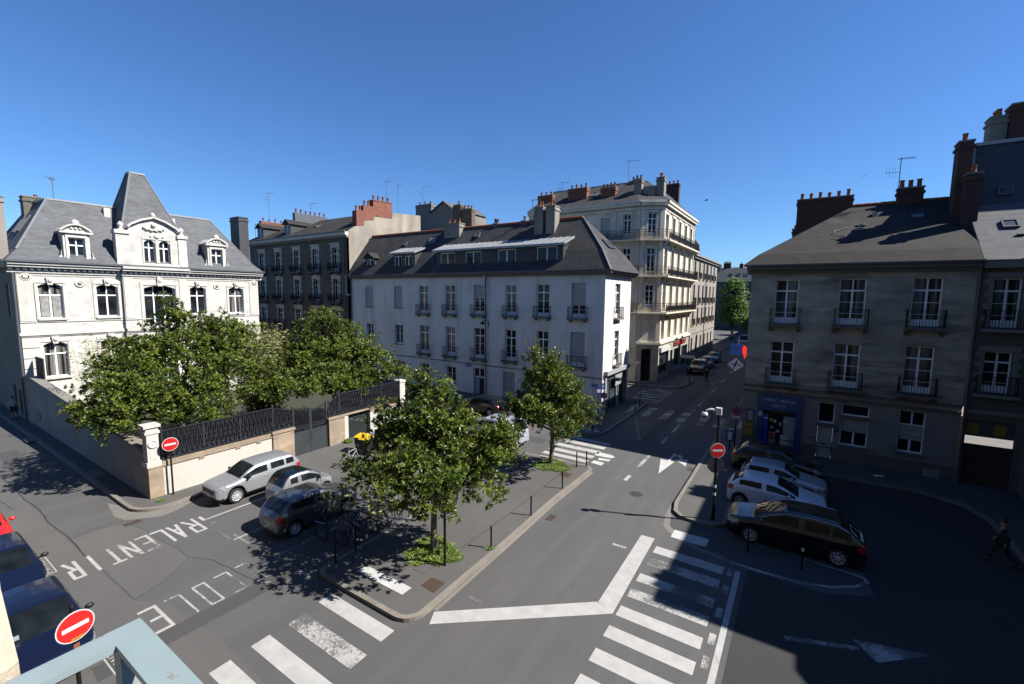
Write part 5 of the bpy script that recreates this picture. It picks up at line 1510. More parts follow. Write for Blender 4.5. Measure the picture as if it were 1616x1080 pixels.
# ================================================================== CREAM CORNER BUILDING WITH IRON BALCONIES
cb = empty('corner_building', (-14, 58, 0), 'cream stone corner building with long ornate iron balconies and brick chimneys', 'building')
CL = Fac(0, 49.83, 0)                     # face towards the side street (u = x)
CD = Fac(-15.66, 49.83, math.degrees(atan2(1.18, 2.19)))   # chamfered corner
CS = Fac(-13.47, 0, 90)                   # main street face (u = y)
dl = hypot(1.18, 2.19)
bays = [(51.6, 52.9), (54.75, 55.95), (57.85, 59.0), (61.0, 62.25), (64.15, 65.45)]
sts = [(4.9, 7.42), (8.35, 11.3), (12.35, 15.25), (16.45, 18.9)]
hs = [(a, b, c, d) for c, d in sts for a, b in bays]
hd = [(.82, 1.72, c, d) for c, d in ((12.3, 15.2), (16.5, 19.0), (8.6, 11.1))]
hl = [(-17.65, -16.75, 12.4, 15.2), (-17.65, -16.8, 16.5, 18.95), (-20.3, -19.2, 16.5, 18.7), (-20.3, -19.2, 12.4, 15.1), (-17.65, -16.75, 8.4, 11.2), (-23.5, -22.4, 12.4, 15.1), (-23.5, -22.4, 16.5, 18.7)]
mb = MB()
wall(mb, CS, 51.01, 67.0, 4.4, 19.7, hs, .3)
wall(mb, CD, 0, dl, 4.4, 19.7, hd, .3)
wall(mb, CL, -30, -15.66, 0, 19.7, hl, .3)
mb.face([(-13.47, 67, 0), (-30, 67, 0), (-30, 67, 19.7), (-13.47, 67, 19.7)]); mb.face([(-30, 67, 0), (-30, 49.83, 0), (-30, 49.83, 19.7), (-30, 67, 19.7)])
mb.build('wall', ['cream_stone'], cb)
for h in hs: window(CS, *h, cb, 'french', .3, pane='glass_curtain' if rs.random() < .4 else 'glass')
for h in hd: window(CD, *h, cb, 'french', .3)
for i, h in enumerate(hl):
    if i == 2: shutter(CL, *h, cb, .05)
    else: window(CL, *h, cb, 'french', .3)
mb = MB()
for F, u0, u1 in ((CS, 51.01, 67.0), (CD, 0, dl), (CL, -30, -15.66)):
    fbox(mb, F, u0, u1, 19.3, 19.55, 0, .14); fbox(mb, F, u0 - (.1 if F is CD else 0), u1 + (.1 if F is CD else 0), 19.703, 20.0, -.1, .42); fbox(mb, F, u0 - (.14 if F is CD else 0), u1 + (.14 if F is CD else 0), 20.003, 20.25, -.1, .55)
    fbox(mb, F, u0, u1, 4.42, 4.68, 0, .22); fbox(mb, F, u0, u1, 7.72, 7.82, 0, .1)
for a, b in bays:
    for c, d in sts:
        fbox(mb, CS, a - .16, a - .02, c, d, 0, .06); fbox(mb, CS, b + .02, b + .16, c, d, 0, .06); fbox(mb, CS, a - .2, b + .2, d + .02, d + .26, 0, .12)
    for zb in (7.95, 11.95, 16.0):
        for u in (a - .3, b + .3): mb.hexa([CS.P(u - .11, zb - .62, .12), CS.P(u + .11, zb - .62, .12), CS.P(u + .11, zb - .62, 0), CS.P(u - .11, zb - .62, 0)], [CS.P(u - .11, zb - .02, .7), CS.P(u + .11, zb - .02, .7), CS.P(u + .11, zb - .02, 0), CS.P(u - .11, zb - .02, 0)])
for F, u in ((CS, 51.22), (CD, .2), (CD, dl - .2), (CL, -15.9), (CS, 66.7), (CL, -18.7)):
    fbox(mb, F, u - .2, u + .2, 4.7, 19.28, 0, .09)
for h in hd: fbox(mb, CD, h[0] - .16, h[0] - .02, h[2], h[3], 0, .06); fbox(mb, CD, h[1] + .02, h[1] + .16, h[2], h[3], 0, .06); fbox(mb, CD, h[0] - .2, h[1] + .2, h[3] + .02, h[3] + .24, 0, .1)
for h in hl: fbox(mb, CL, h[0] - .14, h[0] - .02, h[2], h[3], 0, .05); fbox(mb, CL, h[1] + .02, h[1] + .14, h[2], h[3], 0, .05); fbox(mb, CL, h[0] - .2, h[1] + .2, h[3] + .02, h[3] + .22, 0, .1)
for zb in (11.95, 16.0):
    for u in (.3, dl - .3): mb.hexa([CD.P(u - .12, zb - .7, .1), CD.P(u + .12, zb - .7, .1), CD.P(u + .12, zb - .7, 0), CD.P(u - .12, zb - .7, 0)], [CD.P(u - .12, zb - .02, .75), CD.P(u + .12, zb - .02, .75), CD.P(u + .12, zb - .02, 0), CD.P(u - .12, zb - .02, 0)])
    for u in (-19.0, -20.6): mb.hexa([CL.P(u - .12, zb - .7, .1), CL.P(u + .12, zb - .7, .1), CL.P(u + .12, zb - .7, 0), CL.P(u - .12, zb - .7, 0)], [CL.P(u - .12, zb - .02, .75), CL.P(u + .12, zb - .02, .75), CL.P(u + .12, zb - .02, 0), CL.P(u - .12, zb - .02, 0)])
mb.build('stone_dressing', ['cream_trim'], cb)
# balconies: slabs that turn the corner, iron in front
def balcony(z, ul):
    p0 = CL.P(ul, z, .85); c1 = Vector(CL.P(-15.66, z, .85)); c2 = Vector(CD.P(dl, z, .85))
    def inter(F1, F2, d1, d2):
        # corner of two offset planes
        n1 = (-F1.Y[0], -F1.Y[1]); n2 = (-F2.Y[0], -F2.Y[1])
        k1 = n1[0] * F1.O[0] + n1[1] * F1.O[1] + d1; k2 = n2[0] * F2.O[0] + n2[1] * F2.O[1] + d2
        det = n1[0] * n2[1] - n1[1] * n2[0]
        return ((k1 * n2[1] - k2 * n1[1]) / det, (n1[0] * k2 - n2[0] * k1) / det)
    D = .85
    A = CL.P(ul, z, D)[:2]; B_ = inter(CL, CD, D, D); C_ = inter(CD, CS, D, D); E = CS.P(66.8, z, D)[:2]
    Ai = CL.P(ul, z, 0)[:2]; Bi = (-15.66, 49.83); Ci = (-13.47, 51.01); Ei = CS.P(66.8, z, 0)[:2]
    mb = MB(); mb.prism([A, B_, C_, E, Ei, Ci, Bi, Ai], z - .16, z)
    sl_ = mb.build('balcony_slab', ['cream_trim'], cb)
    mb = MB(); t = .018; H = 1.02
    pts = [Ai, A, B_, C_, E, Ei]
    pts = [CL.P(ul, z, .02)[:2], CL.P(ul, z, D - .06)[:2], inter(CL, CD, D - .06, D - .06), inter(CD, CS, D - .06, D - .06), CS.P(66.75, z, D - .06)[:2], CS.P(66.75, z, .02)[:2]]
    for i in range(len(pts) - 1):
        p, q = pts[i], pts[i + 1]; L = hypot(q[0] - p[0], q[1] - p[1])
        mb.bar((*p, z + H), (*q, z + H), .06, .04); mb.bar((*p, z + .08), (*q, z + .08), .04, .03); mb.bar((*p, z + .8), (*q, z + .8), .025, .025)
        n = max(2, int(L / .25))
        for k in range(n):
            x, y = p[0] + (q[0] - p[0]) * k / n, p[1] + (q[1] - p[1]) * k / n
            x2, y2 = p[0] + (q[0] - p[0]) * (k + 1) / n, p[1] + (q[1] - p[1]) * (k + 1) / n
            mb.bar((x, y, z), (x, y, z + H), t if k % 6 else .05)
            mb.bar((x, y, z + .12), (x2, y2, z + .42), .022); mb.bar((x2, y2, z + .12), (x, y, z + .42), .022)
            mb.bar((x, y, z + .44), (x2, y2, z + .78), .02); mb.bar((x2, y2, z + .44), (x, y, z + .78), .02)
            mb.bar(((x + x2) / 2, (y + y2) / 2, z + .3), ((x + x2) / 2, (y + y2) / 2, z + .62), .06, .02)
    mb.build('balcony_railing', ['iron'], cb)
balcony(16.05, -20.7); balcony(12.1, -17.9); balcony(8.05, -17.9)
# ground floor shop at the corner
mb = MB()
wall(mb, CS, 51.01, 67.0, 0, 4.4, [(51.6, 55.8, .7, 3.4), (56.6, 57.8, .1, 3.2), (58.4, 61.8, .8, 3.2), (62.6, 66.2, .3, 3.2)], .35)
wall(mb, CD, 0, dl, 0, 4.4, [(.62, 1.75, .15, 3.9)], .5)
sh = mb.build('shop_front', ['tile_front'], cb)
mb = MB(); fbox(mb, CS, 51.6, 55.8, .7, 3.4, -.3, -.26); fbox(mb, CD, .62, 1.75, .15, 3.9, -.5, -.46); fbox(mb, CS, 58.4, 61.8, .8, 3.2, -.3, -.26); fbox(mb, CS, 62.6, 66.2, .3, 3.2, -.3, -.26); fbox(mb, CS, 56.6, 57.8, .1, 3.2, -.3, -.26); mb.build('pane', ['glass'], sh)
mb = MB(); fbox(mb, CS, 51.5, 55.9, 3.45, 4.0, 0, .25); mb.build('fascia', ['sign_white'], sh)
mb = MB(); fbox(mb, CS, 58.0, 64.5, 3.6, 4.15, 0.003, .12); mb.build('fascia', ['shop_grey'], sh)
ro = mb = MB()
for k, u in enumerate((58.6, 59.6, 60.6, 62.0, 63.0)):
    fbox(mb, CS, u, u + .75, 3.68, 4.05, .125, .16)
mb.build('red_lettering', ['sign_red'], sh)
# slate roof and brick stacks
mb = MB()
o = [CL.P(-30, 20.26, .55), (-15.9, 49.3, 20.26), (-12.95, 50.85, 20.26), (-12.95, 67, 20.26), (-30, 67, 20.26)]
tpz = 23.3
ti = [(-28.5, 53.5, tpz), (-17.2, 53.7, tpz), (-16.4, 54.2, tpz), (-16.2, 67, tpz), (-28.5, 64.5, tpz)]
for k in range(5):
    mb.face([o[k], o[(k + 1) % 5], ti[(k + 1) % 5], ti[k]])
mb.face(ti)
rf = mb.build('roof', ['slate_grey'], cb)
mb = MB()
for k in range(4): mb.bar(ti[k], ti[k + 1], .15, .1)
mb.build('ridge_cap', ['zinc_dark'], rf)
chimney(cb, -25.2, 51.0, -22.7, 51.9, 20.2, 22.7, 'brick_red', 4, seed=11); chimney(cb, -29.6, 51.2, -27.5, 52.0, 20, 22.4, 'brick_red', 3, seed=16)
chimney(cb, -20.9, 50.9, -19.1, 51.7, 20.2, 22.3, 'brick_red', 4, seed=12)
chimney(cb, -18.3, 53.3, -17.5, 53.9, 21, 23.3, 'brick_brown', 1, seed=13)
for (x0, y0) in ((-16.9, 50.8), (-14.55, 51.3)): chimney(cb, x0, y0, x0 + .85, y0 + .85, 20.0, 22.8, 'cement', 2, seed=14)
mb = MB(); mb.box(-15.9, 51.0, 20.26, -14.6, 51.6, 22.0); mb.build('parapet', ['cement'], cb)
chimney(cb, -17.75, 65.9, -15.55, 66.6, 18.5, 25.4, 'brick_dark', 4, seed=15)
antenna(cb, -18.7, 54.0, 23, 26.0, .3, 1.2); antenna(cb, -27.5, 54.0, 22.5, 24.6, .4, .9, 1)
skylight(cb, (-22.0, 51.6, 21.9), (1, 0, 0), (0, 4.2, 3.04), .8, 1.1)

# ================================================================== BEIGE STREET HOUSES BEYOND
sh6 = empty('street_house', (-14, 77, 0), 'plain beige street house of four storeys with small iron balconies beyond the cream corner building', 'house')
b6 = [(68.4, 69.55), (71.75, 72.9), (75.05, 76.25), (78.3, 79.45), (81.4, 82.6), (84.5, 85.65)]
h6 = [(a, b, c, d) for c, d in ((12.55, 14.95), (8.85, 11.58), (5.75, 8.2), (1.2, 3.8)) for a, b in b6]
mb = MB(); wall(mb, CS, 67.02, 88, 0, 15.3, h6, .28)
mb.face([(-13.47, 88, 0), (-26, 88, 0), (-26, 88, 15.3), (-13.47, 88, 15.3)]); mb.face([(-26, 67, 0), (-26, 88, 0), (-26, 88, 15.3), (-26, 67, 15.3)])
mb.build('wall', ['beige_stone'], sh6)
for h in h6: window(CS, *h, sh6, 'french', .28, pane='glass_curtain' if rs.random() < .4 else 'glass')
for h in h6[:18]:
    railing(CS, h[0] - .1, h[1] + .1, h[2], sh6, .9, .25)
mb = MB(); fbox(mb, CS, 67.02, 88.1, 15.3, 15.6, 0, .3); fbox(mb, CS, 67.02, 88.2, 15.603, 15.85, -.1, .5); mb.build('cornice', ['pale_stone'], sh6)
mb = MB(); fbox(mb, CS, 67.02, 88, 4.45, 4.65, 0, .1); mb.build('string_course', ['pale_stone'], sh6)
for h in h6: mb = MB(); fbox(mb, CS, h[0] - .15, h[1] + .15, h[2] - .16, h[2] - .01, 0, .15); mb.build('sill', ['pale_stone'], sh6)
mb = MB(); mb.face([(-13.0, 67, 15.86), (-13.0, 88.2, 15.86), (-17, 88.2, 17.6), (-17, 67, 17.6)]); mb.face([(-17, 67, 17.6), (-17, 88.2, 17.6), (-26, 88.2, 15.86), (-26, 67, 15.86)]); mb.build('roof', ['slate_brown'], sh6)
chimney(sh6, -14.2, 67.6, -13.4, 69.0, 15.5, 17.7, 'brick_dark', 2, seed=21); chimney(sh6, -14.6, 72, -13.8, 73.2, 15.5, 17.2, 'brick_brown', 2, seed=22)
mb = MB(); mb.tube([(-13.35, 77.3, 15.4), (-13.35, 77.3, .1)], .06, 6); mb.tube([(-13.38, 66.95, 19), (-13.38, 66.95, .1)], .07, 6); mb.build('downpipe', ['zinc_dark'], sh6)
# dim house farther left of the street, then the pale block closing the view
fh = empty('far_house', (-15, 104, 0), 'narrow shaded house past the beige street house, before the round tree', 'house')
mb = MB(); FHF = Fac(-18.5, 0, 90)
hh_ = [(a, a + 1.1, c, c + 2) for c in (1, 4.4, 7.6) for a in (92, 96, 100, 104, 108)]
wall(mb, FHF, 89.5, 112, 0, 10.8, hh_, .25)
mb.face([(-30, 89.5, 0), (-18.5, 89.5, 0), (-18.5, 89.5, 10.8), (-30, 89.5, 10.8)])
mb.build('wall', ['grey_side'], fh)
for h in hh_: window(FHF, *h, fh, 'small', .25)
mb = MB(); mb.face([(-18.1, 89.3, 10.8), (-18.1, 112, 10.8), (-24, 112, 14), (-24, 89.3, 14)]); mb.face([(-24, 89.3, 14), (-24, 112, 14), (-30, 112, 10.8), (-30, 89.3, 10.8)]); mb.build('roof', ['slate_dark'], fh)
ab = empty('far_block', (-20, 150, 0), 'pale block with grey mansard and chimneys closing the far end of the street', 'building')
mb = MB(); AF = Fac(0, 150, 0)
ha = [(-30 + 3.2 * k, -28.8 + 3.2 * k, c, c + 2.1) for k in range(10) for c in (2, 5.4, 8.8, 11.8)]
wall(mb, AF, -32, 6, 0, 14.6, ha, .25); mb.face([(6, 150, 0), (6, 165, 0), (6, 165, 14.6), (6, 150, 14.6)])
mb.build('wall', ['far_wall'], ab)
for h in ha[::1]: window(AF, *h, ab, 'small', .25)
mb = MB(); mb.face([(-32, 149.5, 14.6), (6.3, 149.5, 14.6), (5, 152.5, 18.6), (-32, 152.5, 18.6)]); mb.face([(-32, 152.5, 18.6), (5, 152.5, 18.6), (5, 162, 19.6), (-32, 162, 19.6)]); mb.face([(6.3, 149.5, 14.6), (6.3, 165, 14.6), (5, 162, 19.6), (5, 152.5, 18.6)]); mb.build('roof', ['slate'], ab)
for k in range(3): skylight(ab, (-19.2 + 2.1 * k, 151, 16.6), (1, 0, 0), (0, 3, 4), 1.0, 1.0)
chimney(ab, -21.6, 153, -19.6, 154, 17.5, 20.2, 'brick_dark', 5, seed=31, pot_h=.6); chimney(ab, -17.2, 153, -16.2, 154, 17.5, 19.9, 'brick_dark', 1, seed=32)
chimney(ab, -24, 152, -22.3, 154, 16, 19.9, 'cement', 0, seed=33)

# ================================================================== OLD STONE HOUSE WITH THE TOBACCO SHOP (right)
oh = empty('stone_house', (2.2, 37, 0), 'weathered old stone house with white french windows and a blue tobacco shop at street level', 'house')
RF = Fac(0, 32.2, 0)
top = [(-1.55, -.31, 8.25, 10.92), (1.67, 2.92, 8.3, 10.95), (4.88, 6.1, 8.35, 10.97)]
mid = [(-1.57, -.32, 4.55, 7.12), (1.65, 2.9, 4.62, 7.2), (4.83, 6.05, 4.67, 7.26)]
gfl = [(2.28, 3.58, 1.16, 2.85), (4.87, 5.99, 1.28, 3.66), (1.18, 1.95, .16, 2.14), (1.14, 1.97, 2.33, 3.58), (2.28, 3.58, 2.95, 3.62)]
shopx = (-1.98, .27, .14, 3.62)
mb = MB()
wall(mb, RF, -2.9, 7.32, 3.9, 11.3, top + mid, .28)
mb.build('wall', ['old_stone'], oh)
mb = MB()
wall(mb, RF, -2.9, 7.32, 0.9, 3.9, [g for g in gfl] + [(-1.98, .27, .9, 3.62)], .28)
wall(mb, RF, -2.9, 7.32, 0, .9, [(1.18, 1.95, .16, .9), (-1.98, .27, .14, .9)], .28, 1)
mb.build('ground_floor_wall', ['pale_stone', 'dark_stone'], oh)['label'] = 'pale rendered ground floor with dark plinth'
mb = MB(); mb.face([(-2.9, 45, 0), (-2.9, 32.2, 0), (-2.9, 32.2, 11.3), (-2.9, 45, 11.3)]); mb.face([(7.32, 45, 0), (-2.9, 45, 0), (-2.9, 45, 11.3), (7.32, 45, 11.3)])
mb.build('side_wall', ['old_stone'], oh)
for h in top + mid: window(RF, *h, oh, 'french', .28, pane='glass_curtain' if h[0] > 0 or h[2] > 8 else 'glass')
window(RF, *gfl[0], oh, 'two', .28); window(RF, *gfl[1], oh, 'cross', .28); window(RF, *gfl[3], oh, 'plain', .28); window(RF, *gfl[4], oh, 'plain', .28)
for q in ((2.36, 3.5, 2.0, 2.78), (4.95, 5.9, 2.0, 2.85)): mb = MB(); fbox(mb, RF, *q, -.185, -.178); mb.build('blind', ['blind'], oh)
mb = MB()
fbox(mb, RF, 1.2, 1.93, .17, 2.12, -.22, -.16)
for (z0, z1) in ((.35, .95), (1.15, 1.95)): fbox(mb, RF, 1.3, 1.83, z0, z1, -.158, -.14)
d = mb.build('door', ['door_white'], oh)
mb = MB(); fbox(mb, RF, 1.42, 1.72, 1.02, 1.08, -.158, -.13); mb.build('letter_slot', ['iron'], d)
mb = MB(); mb.sphere(RF.P(1.84, 1.2, -.11), .035, 6); mb.build('handle', ['chrome'], d)
mb = MB(); fbox(mb, RF, -2.95, 7.32, 3.82, 3.93, 0.0, .09); mb.build('string_course', ['dark_stone'], oh); mb = MB(); fbox(mb, RF, -2.95, 7.32, 4.13, 4.28, 0, .12); mb.build('string_course', ['dark_stone'], oh)
mb = MB()
fbox(mb, RF, -3.0, 7.4, 11.3, 11.5, -.1, .22); fbox(mb, RF, -3.15, 7.45, 11.503, 11.72, -.1, .42)
mb.box(-3.12, 32.3, 11.3, -2.9, 45, 11.72)
mb.build('cornice', ['dark_stone'], oh)
for h in gfl[:2] + gfl[3:]: mb = MB(); fbox(mb, RF, h[0] - .1, h[1] + .1, h[2] - .12, h[2] - .01, 0, .1); mb.build('sill', ['dark_stone'], oh)
for h in top + mid:
    mb = MB(); fbox(mb, RF, h[0] - .22, h[1] + .22, h[2] - .2, h[2] - .04, 0, .42)
    for u in (h[0] - .1, h[1] + .1): mb.hexa([RF.P(u - .1, h[2] - .5, .08), RF.P(u + .1, h[2] - .5, .08), RF.P(u + .1, h[2] - .5, 0), RF.P(u - .1, h[2] - .5, 0)], [RF.P(u - .1, h[2] - .2, .36), RF.P(u + .1, h[2] - .2, .36), RF.P(u + .1, h[2] - .2, 0), RF.P(u - .1, h[2] - .2, 0)])
    mb.build('balcony_slab', ['dark_stone'], oh)
for h in top + mid: railing(RF, h[0] - .15, h[1] + .15, h[2] - .04, oh, .95, .38)
mb = MB()
mb.box(-3.3, 31.62, 11.72, 7.45, 31.78, 11.82); mb.tube([(7.4, 32.05, 11.5), (7.4, 32.02, 0.1)], .06, 6); mb.tube([(7.3, 31.75, 11.7), (7.4, 31.95, 11.3)], .06, 6)
mb.build('roof_gutter', ['zinc_dark'], oh)
A0, B0, C0, D0 = (-3.35, 31.7, 11.82), (7.36, 31.7, 11.82), (7.36, 45.3, 11.82), (-3.35, 45.3, 11.82)
E0, F0 = (2.3, 38.2, 15.95), (7.36, 38.2, 15.95)
K1, K2, K3 = (-2.6, 32.5, 12.5), (7.36, 32.5, 12.5), (-2.6, 44.5, 12.5)
mb = MB()
mb.face([A0, B0, K2, K1]); mb.face([K1, K2, F0, E0]); mb.face([D0, A0, K1, K3]); mb.face([K3, K1, E0]); mb.face([C0, D0, K3, (7.36, 44.5, 12.5)]); mb.face([(7.36, 44.5, 12.5), K3, E0, F0])
rf = mb.build('roof', ['slate_brown'], oh)
mb = MB()
for k in range(12): mb.tube([(2.3 + k * .42, 38.2, 15.98), (2.3 + k * .42 + .44, 38.2, 16.0)], .12, 6)
mb.build('ridge_tiles', ['terracotta'], rf)
chimney(oh, 4.55, 37.9, 5.8, 38.6, 15, 16.75, 'brick_dark', 3, seed=41)
sv = (0, 5.7, 3.45)
skylight(oh, (5.35, 36.2, 14.75), (1, 0, 0), sv, .55, .6); skylight(oh, (2.65, 35.5, 14.3), (1, 0, 0), sv, .4, .28); skylight(oh, (2.5, 34.9, 13.96), (1, 0, 0), sv, .4, .4)
mb = MB(); mb.box(3.25, 36.6, 14.95, 3.5, 36.9, 15.25); mb.build('vent', ['zinc'], oh)
mb = MB(); mb.tube([(2.1, 35.3, 14.28), (1.3, 34.8, 13.98), (1.25, 34.6, 13.86), (1.9, 34.2, 13.62), (1.6, 33.9, 13.45), (1.2, 34.1, 13.56)], .02, 5); mb.build('cable', ['galv'], oh)
antenna(oh, 4.6, 38.3, 16.5, 18.8, .1, .7, 1)
mb = MB(); fbox(mb, RF, 6.05, 6.75, .15, .6, .0, .03); mb.build('cellar_vent', ['grey_frame'], oh)
mb = MB(); fbox(mb, RF, 2.02, 2.2, 1.9, 2.1, .0, .02); mb.build('number_plate', ['sign_blue'], oh)
# blue shop front
shp = MB()
fbox(shp, RF, -2.05, -1.72, .05, 3.0, 0, .14); fbox(shp, RF, 0.02, .34, .05, 3.0, 0, .14); fbox(shp, RF, -2.05, .34, 2.75, 3.7, 0.002, .2); fbox(shp, RF, -1.72, .02, .14, .55, -.1, .06)
so = shp.build('shop_front', ['shop_blue'], oh)
mb = MB(); fbox(mb, RF, -1.72, .02, .55, 2.75, -.2, -.17); mb.build('pane', ['glass'], so)
mb = MB(); fbox(mb, RF, -1.72, -1.42, .3, 2.45, -.165, .03); fbox(mb, RF, -.6, .02, .56, 2.4, -.165, -.1, 1); fbox(mb, RF, -1.72, .02, 2.55, 2.75, -.165, .02, 2); mb.build('display', ['sign_blue', 'shop_light', 'brick_dark'], so)
def wtext(F, body, u, z, size, m, parent, d=.0, name='lettering'):
    me = text_mesh(body, size, m)
    return put(name, me, parent, F.P(u, z, d), F.a, pi / 2)
wtext(RF, 'TABAC', -1.42, 3.42, .27, 'sign_white', so, .206); wtext(RF, 'PRESSE', -.42, 3.38, .27, 'sign_white', so, .206); wtext(RF, 'LOTO', -.9, 3.06, .27, 'sign_white', so, .206)
r = random.Random(9)
for (u0, u1, z0, z1, m_) in ((-1.38, -1.0, .6, 1.3, 'poster'), (-.72, -.32, .62, 1.2, 'sign_white'), (-1.15, -.98, 1.9, 2.12, 'sign_white'), (-.85, -.68, 1.75, 1.97, 'poster'), (-1.36, -1.2, 1.95, 2.17, 'yellow'), (-.98, -.78, 1.3, 1.47, 'sign_white'), (-1.3, -1.1, 1.5, 1.7, 'poster'), (-.62, -.45, 2.0, 2.2, 'sign_white')):
    mb = MB(); fbox(mb, RF, u0, u1, z0, z1, -.165 if u1 < -.6 else -.098, -.15 if u1 < -.6 else -.09); mb.build('poster', [m_], so)
mb = MB(); fbox(mb, RF, -1.34, -1.05, .95, 1.25, -.149, -.145); mb.build('poster', ['sign_red'], so)
mb = MB(); fbox(mb, RF, -1.98, -1.78, 2.3, 2.6, .142, .146); fbox(mb, RF, -1.69, -1.45, 2.15, 2.25, .032, .036); mb.build('sticker', ['sign_white'], so)
# things on the wall and projecting signs of the shop
mb = MB(); fbox(mb, RF, -2.72, -2.25, .95, 1.7, .004, .3); fbox(mb, RF, -2.66, -2.3, 1.45, 1.5, .3, .32, 1); fbox(mb, RF, -2.7, -2.27, 1.7, 1.76, .0, .33)
mbx = tag(mb.build('mailbox', ['box_yellow', 'iron']), 'yellow mailbox on the stone house wall left of the blue shop', 'mailbox')
mb = MB(); fbox(mb, RF, -2.68, -2.24, 1.85, 2.6, .004, .06); fbox(mb, RF, -2.63, -2.29, 1.9, 2.55, .06, .065, 1)
tag(mb.build('poster_case', ['iron', 'poster']), 'dark poster case above the yellow mailbox on the stone house', 'poster')
mb = MB(); fbox(mb, RF, .62, 1.02, .95, 1.55, .004, .16); fbox(mb, RF, .66, .98, 1.35, 1.4, .16, .17, 1)
tag(mb.build('utility_box', ['pale_stone', 'iron']), 'beige utility box on the wall between the blue shop and the white door', 'utility box')
SG = Fac(0, 32.95, 0)
ps = empty('press_sign', (-3.5, 32.9, 5.3), 'white diamond sign with a dark quill projecting from the stone house corner', 'sign')
mb = MB(); fprism(mb, SG, [(-3.56, 4.88), (-3.06, 5.33), (-3.56, 5.78), (-4.06, 5.33)], -.05, .05); mb.build('panel', ['white_lit'], ps)
mb = MB()
for s_ in (.054,):
    fprism(mb, SG, [(-3.66, 4.98), (-3.6, 5.2), (-3.47, 5.5), (-3.45, 5.66), (-3.55, 5.58), (-3.64, 5.35), (-3.69, 5.1)], .05, s_ + .004)
mb.build('quill', ['iron'], ps); wtext(SG, 'PRESSE', -3.56, 5.33, .2, 'iron', ps, .056)
mb = MB(); mb.bar((-3.06, 32.95, 5.33), (-2.9, 32.95, 5.33), .05); mb.build('bracket', ['iron'], ps)
bs = empty('blue_sign', (-3.5, 32.9, 6.35), 'square blue illuminated sign with a red ring above the diamond sign', 'sign')
mb = MB(); fbox(mb, SG, -3.9, -3.14, 6.02, 6.7, -.08, .08); mb.build('panel', ['sign_blue_lit'], bs)
mb = MB(); mb.lathe([(.2, .081), (.2, .09)], SG.P(-3.52, 6.43, 0)[:1] + (32.95, 6.43), 18, 0, 'y')
mb = MB()
for k in range(18):
    a, b = 2 * pi * k / 18, 2 * pi * (k + 1) / 18
    mb.bar(SG.P(-3.52 + .17 * cos(a), 6.43 + .13 * sin(a), .085), SG.P(-3.52 + .17 * cos(b), 6.43 + .13 * sin(b), .085), .04, .01)
for z in (6.38, 6.45): mb.bar(SG.P(-3.66, z, .085), SG.P(-3.38, z, .085), .02, .02)
mb.build('emblem', ['sign_red'], bs); mb = MB(); mb.bar((-3.14, 32.95, 6.4), (-2.9, 32.95, 6.4), .06); mb.build('bracket', ['iron'], bs)
cs_ = empty('tobacco_sign', (-3.0, 32.7, 6.3), 'glowing red lozenge tobacco sign fixed beside the blue square sign', 'sign')
TFc = Fac(0, 32.45, 0)
mb = MB(); fprism(mb, TFc, [(-3.02, 5.85), (-2.93, 6.05), (-2.92, 6.5), (-3.0, 6.68), (-3.14, 6.62), (-3.16, 6.4), (-3.1, 6.1)], -.06, .06); mb.build('lozenge', ['neon_red'], cs_); mb = MB(); mb.bar((-2.96, 32.45, 6.3), (-2.8, 32.3, 6.3), .05); mb.build('bracket', ['iron'], cs_)

# ================================================================== HOUSE WITH THE CARRIAGE GATE (far right)
gh2 = empty('gate_house', (10, 38, 0), 'tall dark house at the right edge with carriage gate, quoined windows and high slate roof', 'house')
wq = [(7.95, 8.97, 8.42, 10.9), (7.92, 8.94, 5.08, 7.2), (10.6, 11.7, 8.42, 10.9), (10.6, 11.7, 5.08, 7.2)]
mb = MB()
wall(mb, RF, 7.42, 14, 0, 11.4, wq + [(7.55, 9.4, .05, 3.6)], .3)
mb.build('wall', ['dark_stone'], gh2)
for h in wq: window(RF, *h, gh2, 'french', .3, pane='glass_curtain' if h[2] > 8 else 'glass')
for h in wq:
    mb = MB(); a, b, c, d = h
    for k in range(8):
        e = .42 if k % 2 else .26; z0 = c + k * (d - c) / 8
        fbox(mb, RF, a - e + .08, a - .02, z0, z0 + (d - c) / 8 - .015, 0, .035); fbox(mb, RF, b + .02, b + e - .08, z0, z0 + (d - c) / 8 - .015, 0, .035)
    fbox(mb, RF, a - .25, b + .25, d + .02, d + .28, 0, .05)
    mb.build('window_surround', ['pale_stone'], gh2)
mb = MB()
fbox(mb, RF, 7.46, 14, 3.95, 4.15, 0, .12); mb.build('string_course', ['pale_stone'], gh2); mb = MB(); fbox(mb, RF, 7.46, 14, 11.4, 11.75, -.1, .35)
mb.build('cornice', ['pale_stone'], gh2)
for h in wq: railing(RF, h[0] - .22, h[1] + .22, h[2] - .06, gh2, .95, .3)
for h in wq: mb = MB(); fbox(mb, RF, h[0] - .3, h[1] + .3, h[2] - .22, h[2] - .06, 0, .4); mb.build('balcony_slab', ['pale_stone'], gh2)
gt2 = MB(); fbox(gt2, RF, 7.56, 9.39, .08, 2.26, -.25, -.18)
for k in range(12): fbox(gt2, RF, 7.6 + k * .15, 7.7 + k * .15, .3, 2.2, -.178, -.165)
go = gt2.build('carriage_gate', ['bark_dark'], gh2)
mb = MB(); fbox(mb, RF, 7.56, 9.39, 2.7, 3.58, -.25, -.18); mb.build('transom_panel', ['zinc_dark'], go)
for (a, b) in ((7.64, 8.08), (8.64, 9.07)): mb = MB(); fbox(mb, RF, a, b, 2.84, 3.4, -.178, -.16); mb.build('pane', ['box_yellow'], go)
